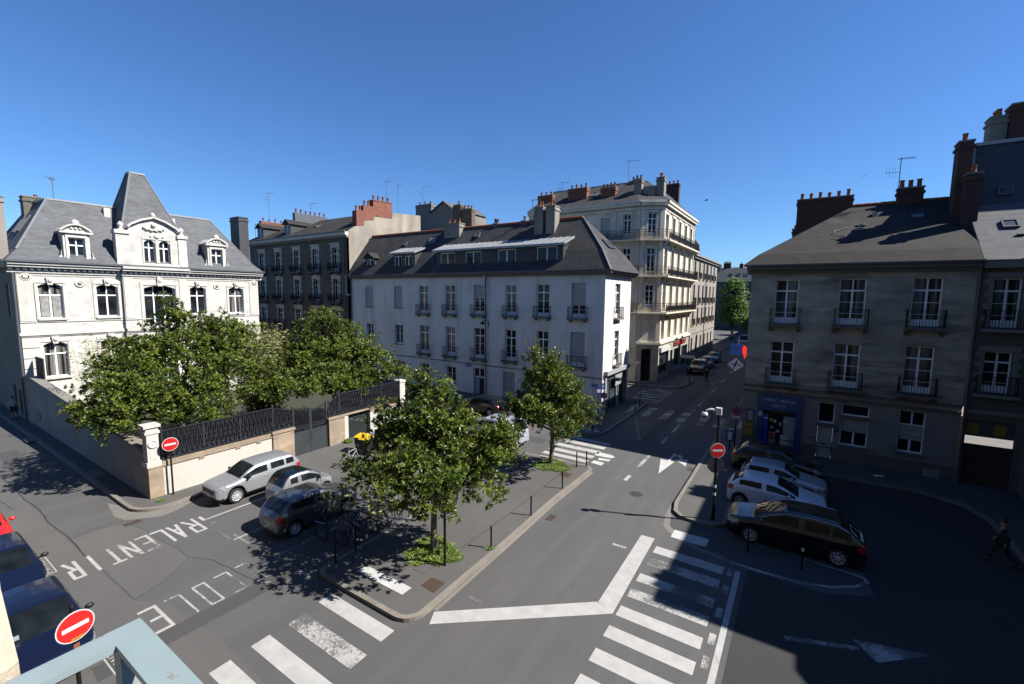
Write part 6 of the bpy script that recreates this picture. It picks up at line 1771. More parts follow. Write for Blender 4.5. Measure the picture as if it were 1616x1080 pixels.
# passage behind the gate, open to a bright yard
mb = MB()
for x in (7.5, 14): mb.face([(x, 32.5, 0), (x, 39, 0), (x, 39, 3.6), (x, 32.5, 3.6)])
mb.face([(7.5, 32.5, 3.6), (14, 32.5, 3.6), (14, 39, 3.6), (7.5, 39, 3.6)]); mb.face([(7.4, 39, 3.6), (16, 39, 3.6), (16, 39, 14), (7.4, 39, 14)])
mb.build('passage', ['pale_stone'], gh2)
sheet('yard_ground', [(2, 45.5), (22, 39.1), (40, 39.1), (40, 70), (8, 70)] if False else [(7.4, 39.05), (40, 39.05), (40, 70), (7.4, 70)], .03, 'gutter')
# low front roof, then the tall slate wall of the raised part behind
mb = MB(); mb.face([(7.4, 31.75, 11.8), (15, 31.75, 11.8), (15, 35.9, 15.1), (7.4, 35.9, 15.1)]); mb.face([(7.4, 31.75, 11.8), (7.4, 35.9, 15.1), (7.4, 35.9, 11.8)])
mb.build('roof', ['slate'], gh2)
mb = MB(); mb.face([(7.7, 35.9, 15.0), (15, 35.9, 15.0), (15, 37.0, 18.6), (7.7, 37.0, 18.6)]); mb.face([(7.7, 37, 18.6), (15, 37, 18.6), (15, 41, 19.2), (7.7, 41, 19.2)]); mb.face([(7.7, 41, 11), (7.7, 35.9, 11), (7.7, 35.9, 15.0), (7.7, 37, 18.6), (7.7, 41, 19.2)])
mb.build('mansard', ['slate_dark'], gh2)
mb = MB(); mb.box(7.65, 36.9, 18.6, 15, 37.1, 18.78); mb.build('ridge_cap', ['zinc'], gh2)
c1 = chimney(gh2, 6.75, 35.6, 7.35, 36.6, 12.5, 18.6, 'brick_dark', 1, seed=51); chimney(gh2, 7.0, 34.6, 7.6, 35.3, 12.2, 16.6, 'brick_dark', 1, seed=52)
chimney(gh2, 8.7, 39.3, 9.45, 40.3, 18, 20.7, 'cement', 3, seed=53); chimney(gh2, 9.5, 39.0, 12.5, 40.2, 18, 21.2, 'brick_dark', 2, seed=54)
skylight(gh2, (8.75, 34.2, 13.75), (1, 0, 0), (0, 4.15, 3.3), .62, .7); skylight(gh2, (8.9, 36.15, 15.8), (1, 0, 0), (0, 1.1, 3.6), .6, .5)
skylight(gh2, (9.0, 33.4, 13.1), (1, 0, 0), (0, 4.15, 3.3), .3, .12)

# ---- houses behind the stone house along the right of the street
bh = empty('brick_chimney_house', (3, 60, 0), 'tall slate house behind the stone house with a broad brick chimney wall', 'house')
BF = Fac(-2.85, 0, -90)
mb = MB(); hb = [(-48 - 3.4 * k - 1.1, -48 - 3.4 * k, c, c + 2.4) for k in range(10) for c in (1.0, 4.6, 8.2)]
wall(mb, BF, -88, -45.02, 0, 12.9, hb, .25); wall(mb, BF, -150, -88, 0, 12.9)
mb.face([(-2.85, 45.02, 0), (7.4, 45.02, 0), (7.4, 45.02, 12.9), (-2.85, 45.02, 12.9)]); mb.face([(7.4, 45.02, 0), (7.4, 150, 0), (7.4, 150, 12.9), (7.4, 45.02, 12.9)])
mb.build('wall', ['old_stone'], bh)
for h in hb: window(BF, *h, bh, 'french', .25)
mb = MB(); mb.face([(-3.2, 45.0, 12.9), (-3.2, 150, 12.9), (1.5, 150, 15.9), (1.5, 45.0, 15.9)][::-1]); mb.face([(1.5, 45, 15.9), (1.5, 150, 15.9), (7.6, 150, 12.9), (7.6, 45, 12.9)][::-1]); mb.face([(-3.2, 45, 12.9), (1.5, 45, 15.9), (7.6, 45, 12.9)]); mb.build('roof', ['slate_dark'], bh)
chimney(bh, -1.0, 44.6, 2.7, 45.6, 12.5, 17.8, 'brick_dark', 6, seed=61); chimney(bh, -1.5, 55, .5, 56, 13, 16.8, 'brick_dark', 4, seed=62); chimney(bh, -1.5, 66, .5, 67, 13, 17, 'brick_dark', 4, seed=63); chimney(bh, -1.5, 77, .5, 78, 13, 16.6, 'brick_dark', 4, seed=64)
mb = MB()
for k in range(9): mb.bar((-3.35, 45.6 + .18 * k, 4.2), (-3.35, 45.6 + .18 * k, 5.0), .02)
mb.build('sign_bracket', ['iron'], bh)

# ---- house closing the pocket square on the right: it casts the big shade
ph = empty('square_house', (10, 26, 0), 'tall house closing the small square on the right, outside the picture edge', 'house')
PF = Fac(9.62, 0, -90)
hp = [(-31 + 2.4 * k, -29.8 + 2.4 * k, c, c + 2.4) for k in range(5) for c in (1.0, 4.8, 8.4)]
mb = MB(); wall(mb, PF, -32.15, -19.3, 0, 13.5, hp, .28)
mb.face([(9.62, 19.3, 0), (24, 19.3, 0), (24, 19.3, 13.5), (9.62, 19.3, 13.5)]); mb.face([(24, 19.3, 0), (24, 32.15, 0), (24, 32.15, 13.5), (24, 19.3, 13.5)])
mb.face([(12.6, 16.5, 0), (24, 15.3, 0), (24, 15.3, 11.6), (12.6, 16.5, 11.6)]); mb.face([(11.7, 19.3, 0), (11.7, 17.8, 0), (11.7, 17.8, 11.6), (11.7, 19.3, 11.6)]); mb.face([(11.7, 17.8, 0), (12.6, 16.5, 0), (12.6, 16.5, 11.6), (11.7, 17.8, 11.6)])
mb.build('wall', ['dark_stone'], ph)
for h in hp: window(PF, *h, ph, 'french', .28)
mb = MB()
mb.face([(9.3, 32.2, 13.6), (9.3, 19.0, 13.6), (12.2, 21.6, 15.0), (12.2, 32.2, 15.0)]); mb.face([(9.3, 19.0, 13.6), (24.3, 19.0, 13.6), (21.4, 21.6, 15.0), (12.2, 21.6, 15.0)]); mb.face([(24.3, 19.0, 13.6), (24.3, 32.2, 13.6), (21.4, 32.2, 15.0), (21.4, 21.6, 15.0)]); mb.face([(12.2, 21.6, 15.0), (21.4, 21.6, 15.0), (21.4, 32.2, 15.0), (12.2, 32.2, 15.0)])
mb.face([(11.45, 19.0, 11.7), (11.45, 17.7, 11.7), (13.2, 18.2, 12.9), (13.2, 19.2, 12.9)]); mb.face([(11.45, 17.7, 11.7), (12.5, 16.2, 11.7), (13.2, 18.2, 12.9)]); mb.face([(12.5, 16.2, 11.7), (24.3, 15.0, 11.7), (24.3, 18.6, 13.2), (13.2, 18.2, 12.9)]); mb.face([(13.2, 18.2, 12.9), (24.3, 18.6, 13.2), (24.3, 19.2, 13.2), (13.2, 19.2, 12.9)])
mb.build('roof', ['slate_dark'], ph)
chimney(ph, 10.4, 20.3, 11.2, 21.4, 13, 14.8, 'brick_dark', 2, seed=71); chimney(ph, 10.3, 28.3, 11.1, 29.6, 13, 15.3, 'brick_dark', 2, seed=72)

# ---- the window the photograph was taken from: stone jamb and its pale blue guard rail
vb = empty('viewpoint_building', (0, 0, 0), 'house front with the cream stone window at the lower left edge, unseen wall raised and darkened against skylight', 'building')
VF = Fac(0, .13, 180)
mb = MB()
wall(mb, VF, -30, -1.6, 0, 19, [(-6 - 4 * k, -4.7 - 4 * k, c, c + 2.9) for k in range(5) for c in (4.3, 8.5, 12.8)], .35)
wall(mb, VF, -1.6, 1.3, 0, 8.4); wall(mb, VF, -1.6, 1.3, 12.2, 19)
wall(mb, VF, 1.3, 30, 0, 19, [(6, 7.3, 8.7, 11.8), (10, 11.3, 8.7, 11.8), (6, 7.3, 4.5, 7.2), (10, 11.3, 4.5, 7.2), (14, 15.3, 8.7, 11.8), (14, 15.3, 4.5, 7.2)], .3)
mb.build('wall', ['dark_stone'], vb)  # unseen front raised, widened and darkened to cut skylight and reflections
for h in ((6, 7.3, 8.7, 11.8), (10, 11.3, 8.7, 11.8), (6, 7.3, 4.5, 7.2), (10, 11.3, 4.5, 7.2), (14, 15.3, 8.7, 11.8), (14, 15.3, 4.5, 7.2)) + tuple((-6 - 4 * k, -4.7 - 4 * k, c, c + 2.9) for k in range(5) for c in (4.3, 8.5, 12.8)): window(VF, *h, vb, 'french', .3)
jb = MB(); r = random.Random(4)
n = 40; prev = None
for k in range(n + 1):       # worn edge of the stone jamb, leaning out slightly at the foot
    z = 8.4 + 3.8 * k / n
    x = -1.08 - max(0, min(.11, z - 9.15)) * .95 - max(0, min(.4, z - 9.26)) * .2 + r.uniform(-.003, .003)
    cur = [(x, .118, z), (x - .012, .132, z), (-1.32, .132, z), (-1.32, -.25, z), (x, -.25, z)]
    if prev:
        for i in range(5): jb.face([prev[i], prev[(i + 1) % 5], cur[(i + 1) % 5], cur[i]])
    prev = cur
jb.build('window_jamb', ['jamb'], vb)
vr = empty('guard_rail', (-1.0, .27, 9.2), 'pale blue painted window guard rail with rust specks in the lower left foreground', 'railing')
RX, RY, RZ = -.966, .246, 9.2
mb = MB()
rw = .024
mb.hexa([(RX - rw, RY - rw, RZ - .012), (1.2, RY - rw, RZ - .012), (1.2, RY + rw, RZ - .012), (RX - rw, RY + rw, RZ - .012)], [(RX - rw, RY - rw, RZ), (1.2, RY - rw, RZ), (1.2, RY + rw, RZ), (RX - rw, RY + rw, RZ)])
mb.hexa([(RX - rw, .02, RZ - .012), (RX + rw, .02, RZ - .012), (RX + rw, RY - rw, RZ - .012), (RX - rw, RY - rw, RZ - .012)], [(RX - rw, .02, RZ), (RX + rw, .02, RZ), (RX + rw, RY - rw, RZ), (RX - rw, RY - rw, RZ)])
mb.build('handrail', ['rail_blue'], vr)
mb = MB()
mb.box(RX - .018, RY - .018, 8.3, RX + .018, RY + .018, RZ - .013); mb.box(RX - .03, RY - .012, RZ - .06, 1.2, RY + .012, RZ - .045) if False else None
for k in range(1, 14): mb.box(RX + k * .12 - .008, RY - .008, 8.3, RX + k * .12 + .008, RY + .008, RZ - .013)
mb.box(RX, RY - .015, 8.28, 1.2, RY + .015, 8.3)
mb.build('baluster', ['rail_under'], vr)
# ================================================================== TREES
def leafy(name, m, leaves, parent=None):
    """leaves: list of (base, direction, normal, length, width, tint); folded blades of two faces"""
    vs = []; fs = []; tint = []
    for (b, d, n, L, W_, t) in leaves:
        s_ = d.cross(n)
        i = len(vs)
        mid = b + d * (L * .5)
        vs += [tuple(b), tuple(mid + s_ * (W_ / 2) + n * (W_ * .18)), tuple(b + d * L - n * (L * .12)), tuple(mid - s_ * (W_ / 2) + n * (W_ * .18)), tuple(mid)]
        fs += [(i, i + 1, i + 2, i + 4), (i, i + 4, i + 2, i + 3)]
        tint += [t, t]
    me = bpy.data.meshes.new(name)
    ox = parent_world(parent) if parent is not None else Vector((0, 0, 0))
    me.from_pydata([(x - ox.x, y - ox.y, z - ox.z) for x, y, z in vs], [], fs)
    me.materials.append(M[m])
    at = me.attributes.new('tint', 'FLOAT', 'FACE')
    at.data.foreach_set('value', tint)
    me.update()
    o = bpy.data.objects.new(name, me)
    col.objects.link(o)
    if parent is not None: o.parent = parent
    return o

def rosette(r, c, out, n, L, tint0, spread=.9, upbias=.35):
    ax = (out * .8 + Vector((0, 0, upbias)) + Vector((r.gauss(0, .3), r.gauss(0, .3), r.gauss(0, .25)))).normalized()
    u = ax.orthogonal().normalized(); v = ax.cross(u)
    res = []
    for k in range(n):
        a = 2 * pi * (k * .382 + r.uniform(-.05, .05))
        tilt = r.uniform(.15, 1.0) * spread
        d = (ax * (1 - tilt * .75) + (u * cos(a) + v * sin(a)) * tilt).normalized()
        nn = (ax - d * ax.dot(d))
        if nn.length < .05: nn = u.copy()
        nn = (nn.normalized() + Vector((r.gauss(0, .18), r.gauss(0, .18), r.gauss(0, .18)))).normalized()
        nn = (nn - d * nn.dot(d)).normalized()
        LL = L * r.uniform(.65, 1.2)
        res.append((c + d * .04, d, nn, LL, LL * r.uniform(.36, .46), min(1, max(0, tint0 + r.gauss(0, .16)))))
    return res

def magnolia(name, base, lobes, label, n_ros, L, seed, trunk_r=.11, trunk_top=None, group=None, leaf='magnolia', lean=(0, 0), nleaf=11, shoots=()):
    """trunk with limbs; crown = rosettes on the outer part of several lobes (cx,cy,cz,rx,ry,rz relative to base)"""
    r = random.Random(seed)
    t = empty(name, base, label, 'tree', group)
    bx, by, bz = base
    B = Vector(base)
    cz = sum(l[2] for l in lobes) / len(lobes)
    tt = trunk_top or min(l[2] for l in lobes)
    mb = MB()
    top = B + Vector((lean[0], lean[1], tt))
    pts = [B + Vector((0, 0, -.05)), B + Vector((lean[0] * .2, lean[1] * .2, tt * .35)), B + Vector((lean[0] * .55 + .03, lean[1] * .55, tt * .7)), top]
    mb.tube(pts, [trunk_r * 1.45, trunk_r * 1.02, trunk_r * .95, trunk_r * .8], 10)
    tk = mb.build('trunk', ['bark'], t)
    lb = MB()
    for l in lobes:
        e = B + Vector(l[:3])
        m1 = top.lerp(e, .45) + Vector((r.uniform(-.2, .2), r.uniform(-.2, .2), -.1))
        lb.tube([top + Vector((0, 0, -tt * .12)), m1, e, e + Vector((0, 0, l[5] * .55))], [trunk_r * .55, trunk_r * .4, trunk_r * .25, .012], 6)
        for k in range(7):
            a = r.uniform(0, 2 * pi); el = r.uniform(-.3, 1.0)
            d = Vector((cos(a) * cos(el) * l[3], sin(a) * cos(el) * l[4], sin(el) * l[5])) * r.uniform(.6, .95)
            s0 = m1.lerp(e, r.random())
            lb.tube([s0, s0.lerp(e + d, .5) + Vector((0, 0, .08)), e + d], [trunk_r * .22, trunk_r * .14, .008], 5)
    for s_ in shoots:
        e = B + Vector(s_)
        lb.tube([top, top.lerp(e, .5), e], [trunk_r * .4, trunk_r * .25, .012], 5)
    lb.build('limb', ['bark_dark'], tk)
    vol = [l[3] * l[4] * l[5] for l in lobes]
    sw = [v ** .67 for v in vol]
    leaves = []
    # clumps: leaf rosettes gather round branch tips so that gaps stay between them
    for l, wgt in zip(lobes, sw):
        n_l = int(n_ros * wgt / sum(sw))
        tips = []
        for k in range(max(8, n_l // 14)):
            while True:
                d = Vector((r.gauss(0, 1), r.gauss(0, 1), r.gauss(0.12, 1))).normalized()
                if d.z > -.75: break
            rr = r.uniform(.62, 1.05) if r.random() < .8 else r.uniform(.3, .65)
            c = B + Vector((l[0] + d.x * l[3] * rr, l[1] + d.y * l[4] * rr, l[2] + d.z * l[5] * rr * (1 if d.z > 0 else .8)))
            tips.append((c, d, r.gauss(.36, .18)))
        for k in range(n_l):
            c, d, tn = tips[r.randrange(len(tips))]
            off = Vector((r.gauss(0, 1), r.gauss(0, 1), r.gauss(0, .75))) * (.20 + .035 * max(l[3], l[4]))
            out = (d + off.normalized() * .6).normalized()
            leaves += rosette(r, c + off, out, r.randint(nleaf - 4, nleaf + 2), L, tn)
    for s_ in shoots:
        e = B + Vector(s_)
        for k in range(16):
            c = top.lerp(e, r.uniform(.55, 1.0)) + Vector((r.gauss(0, .13), r.gauss(0, .13), r.gauss(0, .08)))
            leaves += rosette(r, c, Vector((r.gauss(0, .5), r.gauss(0, .5), .6)).normalized(), 8, L, .55)
    leafy('crown', leaf, leaves, t)
    return t

def vlobes(items):
    """lobes given as (right, away, up, radius, half height) as seen from the window"""
    return [(.838 * r_ - .5455 * d_, .5455 * r_ + .838 * d_, z_, R_, R_, H_) for r_, d_, z_, R_, H_ in items]
magnolia('magnolia_tree', (-11.18, 11.88, KH), vlobes([(-.25, 0, 3.7, 2.1, 1.45), (0, 0, 5.1, 1.25, 1.0), (-.1, 0, 6.05, .62, .75), (2.2, .2, 3.95, 1.05, .95), (-2.2, -.5, 3.0, 1.05, .75), (.9, -1.6, 3.55, 1.35, .75), (-.7, -1.7, 3.5, 1.3, .8), (0, 1.8, 3.9, 1.7, 1.1), (1.75, -.5, 3.0, .95, .8), (-1.1, .4, 4.3, 1.0, .9), (1.2, .3, 4.6, .9, .8), (.3, -2.3, 3.3, 1.0, .55), (2.35, .2, 4.15, .8, .8), (-1.2, .3, 5.0, .9, .8)]),
         'nearer street magnolia with thin pale trunk, standing in grass on the island', 3200, .185, 3, .115, 2.3, 'magnolias planted on the island', shoots=((-.3, -.2, 7.15), (.55, .35, 6.75), (.1, .6, 6.5)))
magnolia('magnolia_tree', (-11.56, 22.04, KH), vlobes([(-.1, 0, 3.4, 2.0, 1.3), (-.2, 0, 4.9, 1.45, 1.1), (-.55, 0, 6.1, .85, .9), (-1.9, -.3, 2.9, 1.15, .8), (1.65, -.2, 3.0, 1.05, .9), (0, -1.7, 3.0, 1.45, .9), (0, 1.5, 4.0, 1.5, 1.1), (.7, -.8, 4.5, 1.2, .9), (-1.3, -.9, 3.6, 1.1, .9)]),
         'farther street magnolia with thin trunk beside the crossing, before the white building', 2600, .19, 5, .12, 2.3, 'magnolias planted on the island', shoots=((-1.0, -.5, 7.25), (.3, .1, 6.6)))
def awlobes(base, items):
    return [(x - base[0], y - base[1], z - base[2], a, b, c) for x, y, z, a, b, c in items]
B3_ = (-29.6, 10.6, .05)
magnolia('garden_magnolia', B3_, awlobes(B3_, [(-29.6, 10.6, 4.8, 3.2, 3.1, 2.1), (-28.6, 7.9, 4.5, 2.0, 1.8, 1.5), (-27.2, 8.7, 3.75, 1.6, 1.5, 1.15), (-27.0, 10.6, 3.9, 1.7, 1.7, 1.2), (-29.0, 13.2, 4.6, 2.3, 2.3, 1.8), (-30.0, 11.5, 6.7, 2.3, 2.3, 1.6), (-30.0, 9.0, 6.1, 1.9, 1.9, 1.4), (-30.5, 13.3, 7.2, 1.4, 1.4, 1.3), (-30.3, 10.6, 8.3, 1.0, 1.0, 1.0), (-28.0, 15.0, 3.9, 1.6, 1.5, 1.2), (-28.2, 7.2, 3.6, 1.6, 1.4, 1.1), (-31.2, 14.4, 6.6, 1.6, 1.6, 1.4)]),
         'large spreading magnolia overhanging the corner of the garden wall', 6500, .2, 8, .2, 2.6, 'magnolias in the mansion garden', shoots=((-.6, -.2, 9.9), (-.5, 3.0, 9.0)))
B4_ = (-29.2, 20.4, .05)
magnolia('garden_magnolia', B4_, awlobes(B4_, [(-29.2, 20.4, 4.3, 3.3, 3.2, 2.1), (-27.9, 22.6, 4.0, 2.4, 2.4, 1.6), (-27.7, 18.4, 3.8, 2.2, 2.2, 1.4), (-29.5, 20.2, 6.2, 2.5, 2.4, 1.6), (-29.4, 19.6, 7.7, 1.4, 1.4, 1.1), (-27.0, 24.3, 3.3, 1.5, 1.4, .95), (-28.4, 21.8, 5.6, 1.9, 1.9, 1.4), (-28.2, 16.6, 3.7, 1.8, 1.7, 1.3), (-29.5, 17.6, 5.2, 1.7, 1.6, 1.3), (-26.6, 20.6, 3.4, 1.5, 1.8, 1.0)]),
         'dense rounded magnolia behind the iron railings above the gate', 5800, .2, 13, .2, 2.5, 'magnolias in the mansion garden')
# slender yellowish bamboo between the two garden magnolias
def bamboo(base, n, h, rad, seed, label):
    r = random.Random(seed)
    t = empty('bamboo', base, label, 'plant', 'bamboo clumps in the mansion garden')
    B = Vector(base); mb = MB(); leaves = []
    for k in range(n):
        a = r.uniform(0, 2 * pi); q = rad * sqrt(r.random())
        p = B + Vector((cos(a) * q * .4, sin(a) * q * .4, 0)); hh = h * r.uniform(.7, 1.05)
        e = B + Vector((cos(a) * q, sin(a) * q, hh))
        mb.tube([p, p.lerp(e, .6), e], [.02, .014, .004], 4)
        for j in range(90):
            f = r.uniform(.25, 1.0)
            c = p.lerp(e, f) + Vector((r.gauss(0, .22), r.gauss(0, .22), r.gauss(0, .1)))
            d = Vector((r.gauss(0, 1), r.gauss(0, 1), r.uniform(-.6, .5))).normalized()
            nn = d.orthogonal().normalized()
            leaves.append((c, d, nn, r.uniform(.2, .36), .06, r.random()))
    mb.build('stem', ['bark'], t)
    leafy('foliage', 'bamboo', leaves, t)
bamboo((-31.5, 16.3, .05), 110, 7.3, 1.9, 1, 'yellowish bamboo clump between the two garden magnolias')
bamboo((-38.5, 9.6, .05), 22, 6.6, 1.3, 2, 'thin yellowish bamboo at the left of the garden, before the mansion window')

def roundtree(base, lobes, label, seed, n, L):
    r = random.Random(seed)
    t = empty('plane_tree', base, label, 'tree', 'trees at the far end of the street')
    B = Vector(base); mb = MB()
    mb.tube([B, B + Vector((.05, 0, 2.5)), B + Vector((0, .1, lobes[0][2]))], [.3, .24, .14], 8)
    tk = mb.build('trunk', ['bark_dark'], t); leaves = []
    lb = MB()
    for l in lobes: lb.tube([B + Vector((0, 0, 2.3)), B + Vector(l[:3])], [.14, .04], 6)
    lb.build('limb', ['bark_dark'], tk)
    for k in range(n):
        l = lobes[r.randrange(len(lobes))]
        d = Vector((r.gauss(0, 1), r.gauss(0, 1), r.gauss(.1, 1))).normalized()
        rr = r.uniform(.6, 1.05)
        c = B + Vector((l[0] + d.x * l[3] * rr, l[1] + d.y * l[3] * rr, l[2] + d.z * l[4] * rr))
        for j in range(3):
            dd = (Vector((r.gauss(0, 1), r.gauss(0, 1), r.gauss(0, .6)))).normalized()
            nn = (d + Vector((0, 0, .5)) + dd.orthogonal() * .4); nn = (nn - dd * nn.dot(dd)).normalized()
            leaves.append((c + dd * .2, dd, nn, L * r.uniform(.7, 1.3), L * .6, min(1, max(0, r.gauss(.5, .25)))))
    leafy('crown', 'lime', leaves, t)
roundtree((-13.6, 114.5, 0), [(0, 0, 10.6, 3.0, 3.0), (-.8, 0, 8.0, 2.5, 2.2), (.9, .5, 7.6, 2.6, 2.2), (0, 0, 12.4, 2.0, 1.8), (.6, -.6, 5.6, 2.4, 1.6), (-.9, -.4, 5.4, 2.2, 1.5)], 'round bright green tree at the far end of the street', 4, 2600, .45)
roundtree((-9.3, 130, 0), [(0, 0, 4.6, 3.2, 3.0), (2.2, 0, 4.0, 2.4, 2.4), (.6, 0, 7.4, 2.2, 2.0), (-2.5, 0, 3.8, 2.4, 2.4)], 'darker tree behind the round one at the far end of the street', 6, 1500, .5)
# ================================================================== VEHICLES
def lerp_tab(tab, s):
    if s <= tab[0][0]: return tab[0][1]
    for (a, va), (b, vb) in zip(tab, tab[1:]):
        if s <= b: return va + (vb - va) * (s - a) / (b - a)
    return tab[-1][1]

_wheels = {}
def wheel_meshes(r, wd, spokes, dark):
    k = (round(r, 3), spokes, dark)
    if k not in _wheels:
        mb = MB()
        ri = r * .66
        mb.lathe([(ri, -wd / 2), (r * .93, -wd / 2), (r, -wd / 2 + .03), (r, wd / 2 - .03), (r * .93, wd / 2), (ri, wd / 2)], (0, 0, 0), 24, 0, 'y', True, False)
        ty = mb.mesh('tyre', ['tyre'])
        mb = MB()
        for sd in (1,):
            yo = wd / 2
            mb.lathe([(ri, yo - .09), (ri * 1.02, yo + .004), (ri * .93, yo + .006), (ri * .92, yo - .05)], (0, 0, 0), 24, 0, 'y', True, False)
            for q in range(spokes):
                a = 2 * pi * q / spokes
                d = Vector((cos(a), 0, sin(a))); t = Vector((-sin(a), 0, cos(a))); o = Vector((0, yo, 0))
                w0, w1 = ri * (.2 if spokes <= 6 else .10), ri * (.32 if spokes <= 6 else .22)
                mb.hexa([o - t * w0 + Vector((0, -.03, 0)), o + t * w0 + Vector((0, -.03, 0)), o + d * ri * .95 + t * w1 * .6 + Vector((0, -.04, 0)), o + d * ri * .95 - t * w1 * .6 + Vector((0, -.04, 0))],
                        [o - t * w0 + Vector((0, .0, 0)), o + t * w0, o + d * ri * .95 + t * w1 * .6 + Vector((0, -.008, 0)), o + d * ri * .95 - t * w1 * .6 + Vector((0, -.008, 0))])
            mb.lathe([(ri * .22, yo - .04), (ri * .2, yo + .012), (.01, yo + .014)], (0, 0, 0), 12, 0, 'y')
            mb.lathe([(ri * .9, yo - .10), (.01, yo - .10)], (0, 0, 0), 20, 1, 'y')
        rm = mb.mesh('rim', ['alloy' if not dark else 'plastic', 'plastic'])
        _wheels[k] = (ty, rm)
    return _wheels[k]

def make_car(name, label, x, y, deg, paint, L=4.0, W_=1.74, H=1.5, fo=.82, wb=2.5, r=.31, hood0=.80, cowl=1.0, xw=1.15, xr=1.95, xe=3.35, xg=3.85, tail=1.02,
             belt_r=1.0, gc=.19, pillars=(), sg=(1.25, 3.45), cat='car', group=None, trim=False, roof=None, spokes=5, darkrim=False, roofrail=False, grille=(.48, .68), hl=(.60, .80), tl=(.72, 1.0),
             solid_side=None, sunroof=None, low=False, boxy=.76, z=0.0):
    t = empty(name, (x, y, z), label, cat, group, radians(deg))
    Ra = r + .055
    axles = (fo, fo + wb)
    st = {0, .035, .1, .22, .42, xw - .12, xw, (xw + xr) / 2, xr, xr + .1, xe - .1, xe, (xe + xg) / 2, xg, L - .26, L - .1, L - .035, L, sg[0], sg[1]}
    for a in axles:
        for q in (-1.1, -1.0, -.93, -.72, -.4, 0, .4, .72, .93, 1.0, 1.1): st.add(a + Ra * q)
    for (a, b) in pillars: st |= {a, b}
    st |= {axles[0] + wb * .5}
    st = sorted(s for s in st if -1e-6 <= s <= L + 1e-6)
    s2 = [st[0]]
    for s in st[1:]:
        if s - s2[-1] > .018: s2.append(s)
    s2[-1] = L
    st = s2
    ztab = [(0, hood0 - .13), (.05, hood0 - .05), (.2, hood0), (.6, hood0 + (cowl - hood0) * .5), (xw, cowl), ((xw + xr) / 2, cowl + (H - .04 - cowl) * .58), (xr, H - .045), ((xr + xe) / 2, H), (xe, H - .05), ((xe + xg) / 2, (H - .05 + tail) / 2 + .05), (xg, tail), (max(xg + .01, L - .1), tail - .05), (L, tail - .2)]
    btab = [(0, hood0 - .17), (.05, hood0 - .10), (.25, hood0 - .05), (xw, cowl - .055), (xe, belt_r), (xg, min(belt_r + .02, tail - .02)), (L - .1, tail - .12), (L, tail - .26)]
    wtab = [(0, .70), (.05, .78), (.16, .88), (.45, .965), (.95, 1.0), (L - 1.0, 1.0), (L - .4, .965), (L - .12, .90), (L - .04, .84), (L, .78)]
    ttab = [(0, .62), (.2, .76), (xw, .80), (xr, boxy), (xe, boxy - .01), (xg, boxy), (L, .62)]
    rows = []
    for s in st:
        w2 = W_ / 2 * lerp_tab(wtab, s); zt = lerp_tab(ztab, s); zs = min(lerp_tab(btab, s), zt - .025)
        wt = W_ / 2 * lerp_tab(ttab, s)
        wt = min(wt, w2 * .93)
        g = gc + (.10 if s < .05 or s > L - .05 else (.05 if s < .15 or s > L - .15 else 0))
        zb = g
        for a in axles:
            ds = abs(s - a)
            if ds <= Ra * 1.005: zb = max(zb, r + sqrt(max(0, Ra * Ra - ds * ds)))
        z4 = zb + (.13 if trim else .07)
        z5 = max(zb + (zs - zb) * .5, z4 + .05); z6 = max(zs - .09, z5 + .03); z7 = max(zs, z6 + .03)
        zt = max(zt, z7 + .02)
        z8 = z7 + (zt - z7) * .80; z9 = z7 + (zt - z7) * .95
        gl = (zt - z7) > .2
        rows.append([(0, g), (.60 * w2, g), (.62 * w2, max(g, zb)), (w2 - .025, zb), (w2 + .002, z4), (w2, z5), (w2 * .99, z6), (w2 * .955, z7),
                     (wt + (.035 if gl else .05), z8), (wt * .95, z9), (wt * .6, zt), (0, zt + .018)])
    n = len(rows[0])
    vs = []; idx = {}
    for i, s in enumerate(st):
        for j, (yy, zz) in enumerate(rows[i]):
            for sd in ((1, -1) if 0 < j < n - 1 else (1,)):
                idx[(i, j, sd)] = len(vs); vs.append((L / 2 - s, sd * yy, zz))
                if not 0 < j < n - 1: idx[(i, j, -1)] = idx[(i, j, 1)]
    fs = []; ms = []
    BODY, GW, GR, GS, PL, TR, RO = range(7)
    for i in range(len(st) - 1):
        sm = (st[i] + st[i + 1]) / 2
        for j in range(n - 1):
            m = BODY
            if j <= 2: m = PL
            elif j == 3: m = TR if trim else BODY
            elif j == 7:
                if sg[0] < sm < sg[1] and not any(a < sm < b for a, b in pillars): m = GS
            elif j >= 9:
                if xw + .005 < sm < xr: m = GW
                elif xe < sm < xg - .005: m = GR
                elif xr <= sm <= xe and roof: m = RO
            if low and j == 3: m = PL
            for sd in (1, -1):
                q = [idx[(i, j, sd)], idx[(i + 1, j, sd)], idx[(i + 1, j + 1, sd)], idx[(i, j + 1, sd)]]
                q = [v for k, v in enumerate(q) if v not in q[:k]]
                if len(q) < 3: continue
                fs.append(tuple(q if sd > 0 else reversed(q))); ms.append(m)
    for i, rev in ((0, True), (len(st) - 1, False)):
        for j in range(n - 1):
            q = [idx[(i, j, 1)], idx[(i, j, -1)], idx[(i, j + 1, -1)], idx[(i, j + 1, 1)]]
            q = [v for k, v in enumerate(q) if v not in q[:k]]
            if len(q) < 3: continue
            fs.append(tuple(reversed(q)) if rev else tuple(q)); ms.append(BODY if j > 3 else PL)
    me = bpy.data.meshes.new('shell'); me.from_pydata(vs, [], fs)
    for _ in range(7): me.materials.append(None)
    me.polygons.foreach_set('material_index', ms)
    tmp = bpy.data.objects.new('shell', me); col.objects.link(tmp)
    md = tmp.modifiers.new('s', 'SUBSURF'); md.levels = 2; md.render_levels = 2
    bpy.context.view_layer.update()
    ev = bpy.data.meshes.new_from_object(tmp.evaluated_get(bpy.context.evaluated_depsgraph_get()))
    bpy.data.objects.remove(tmp)
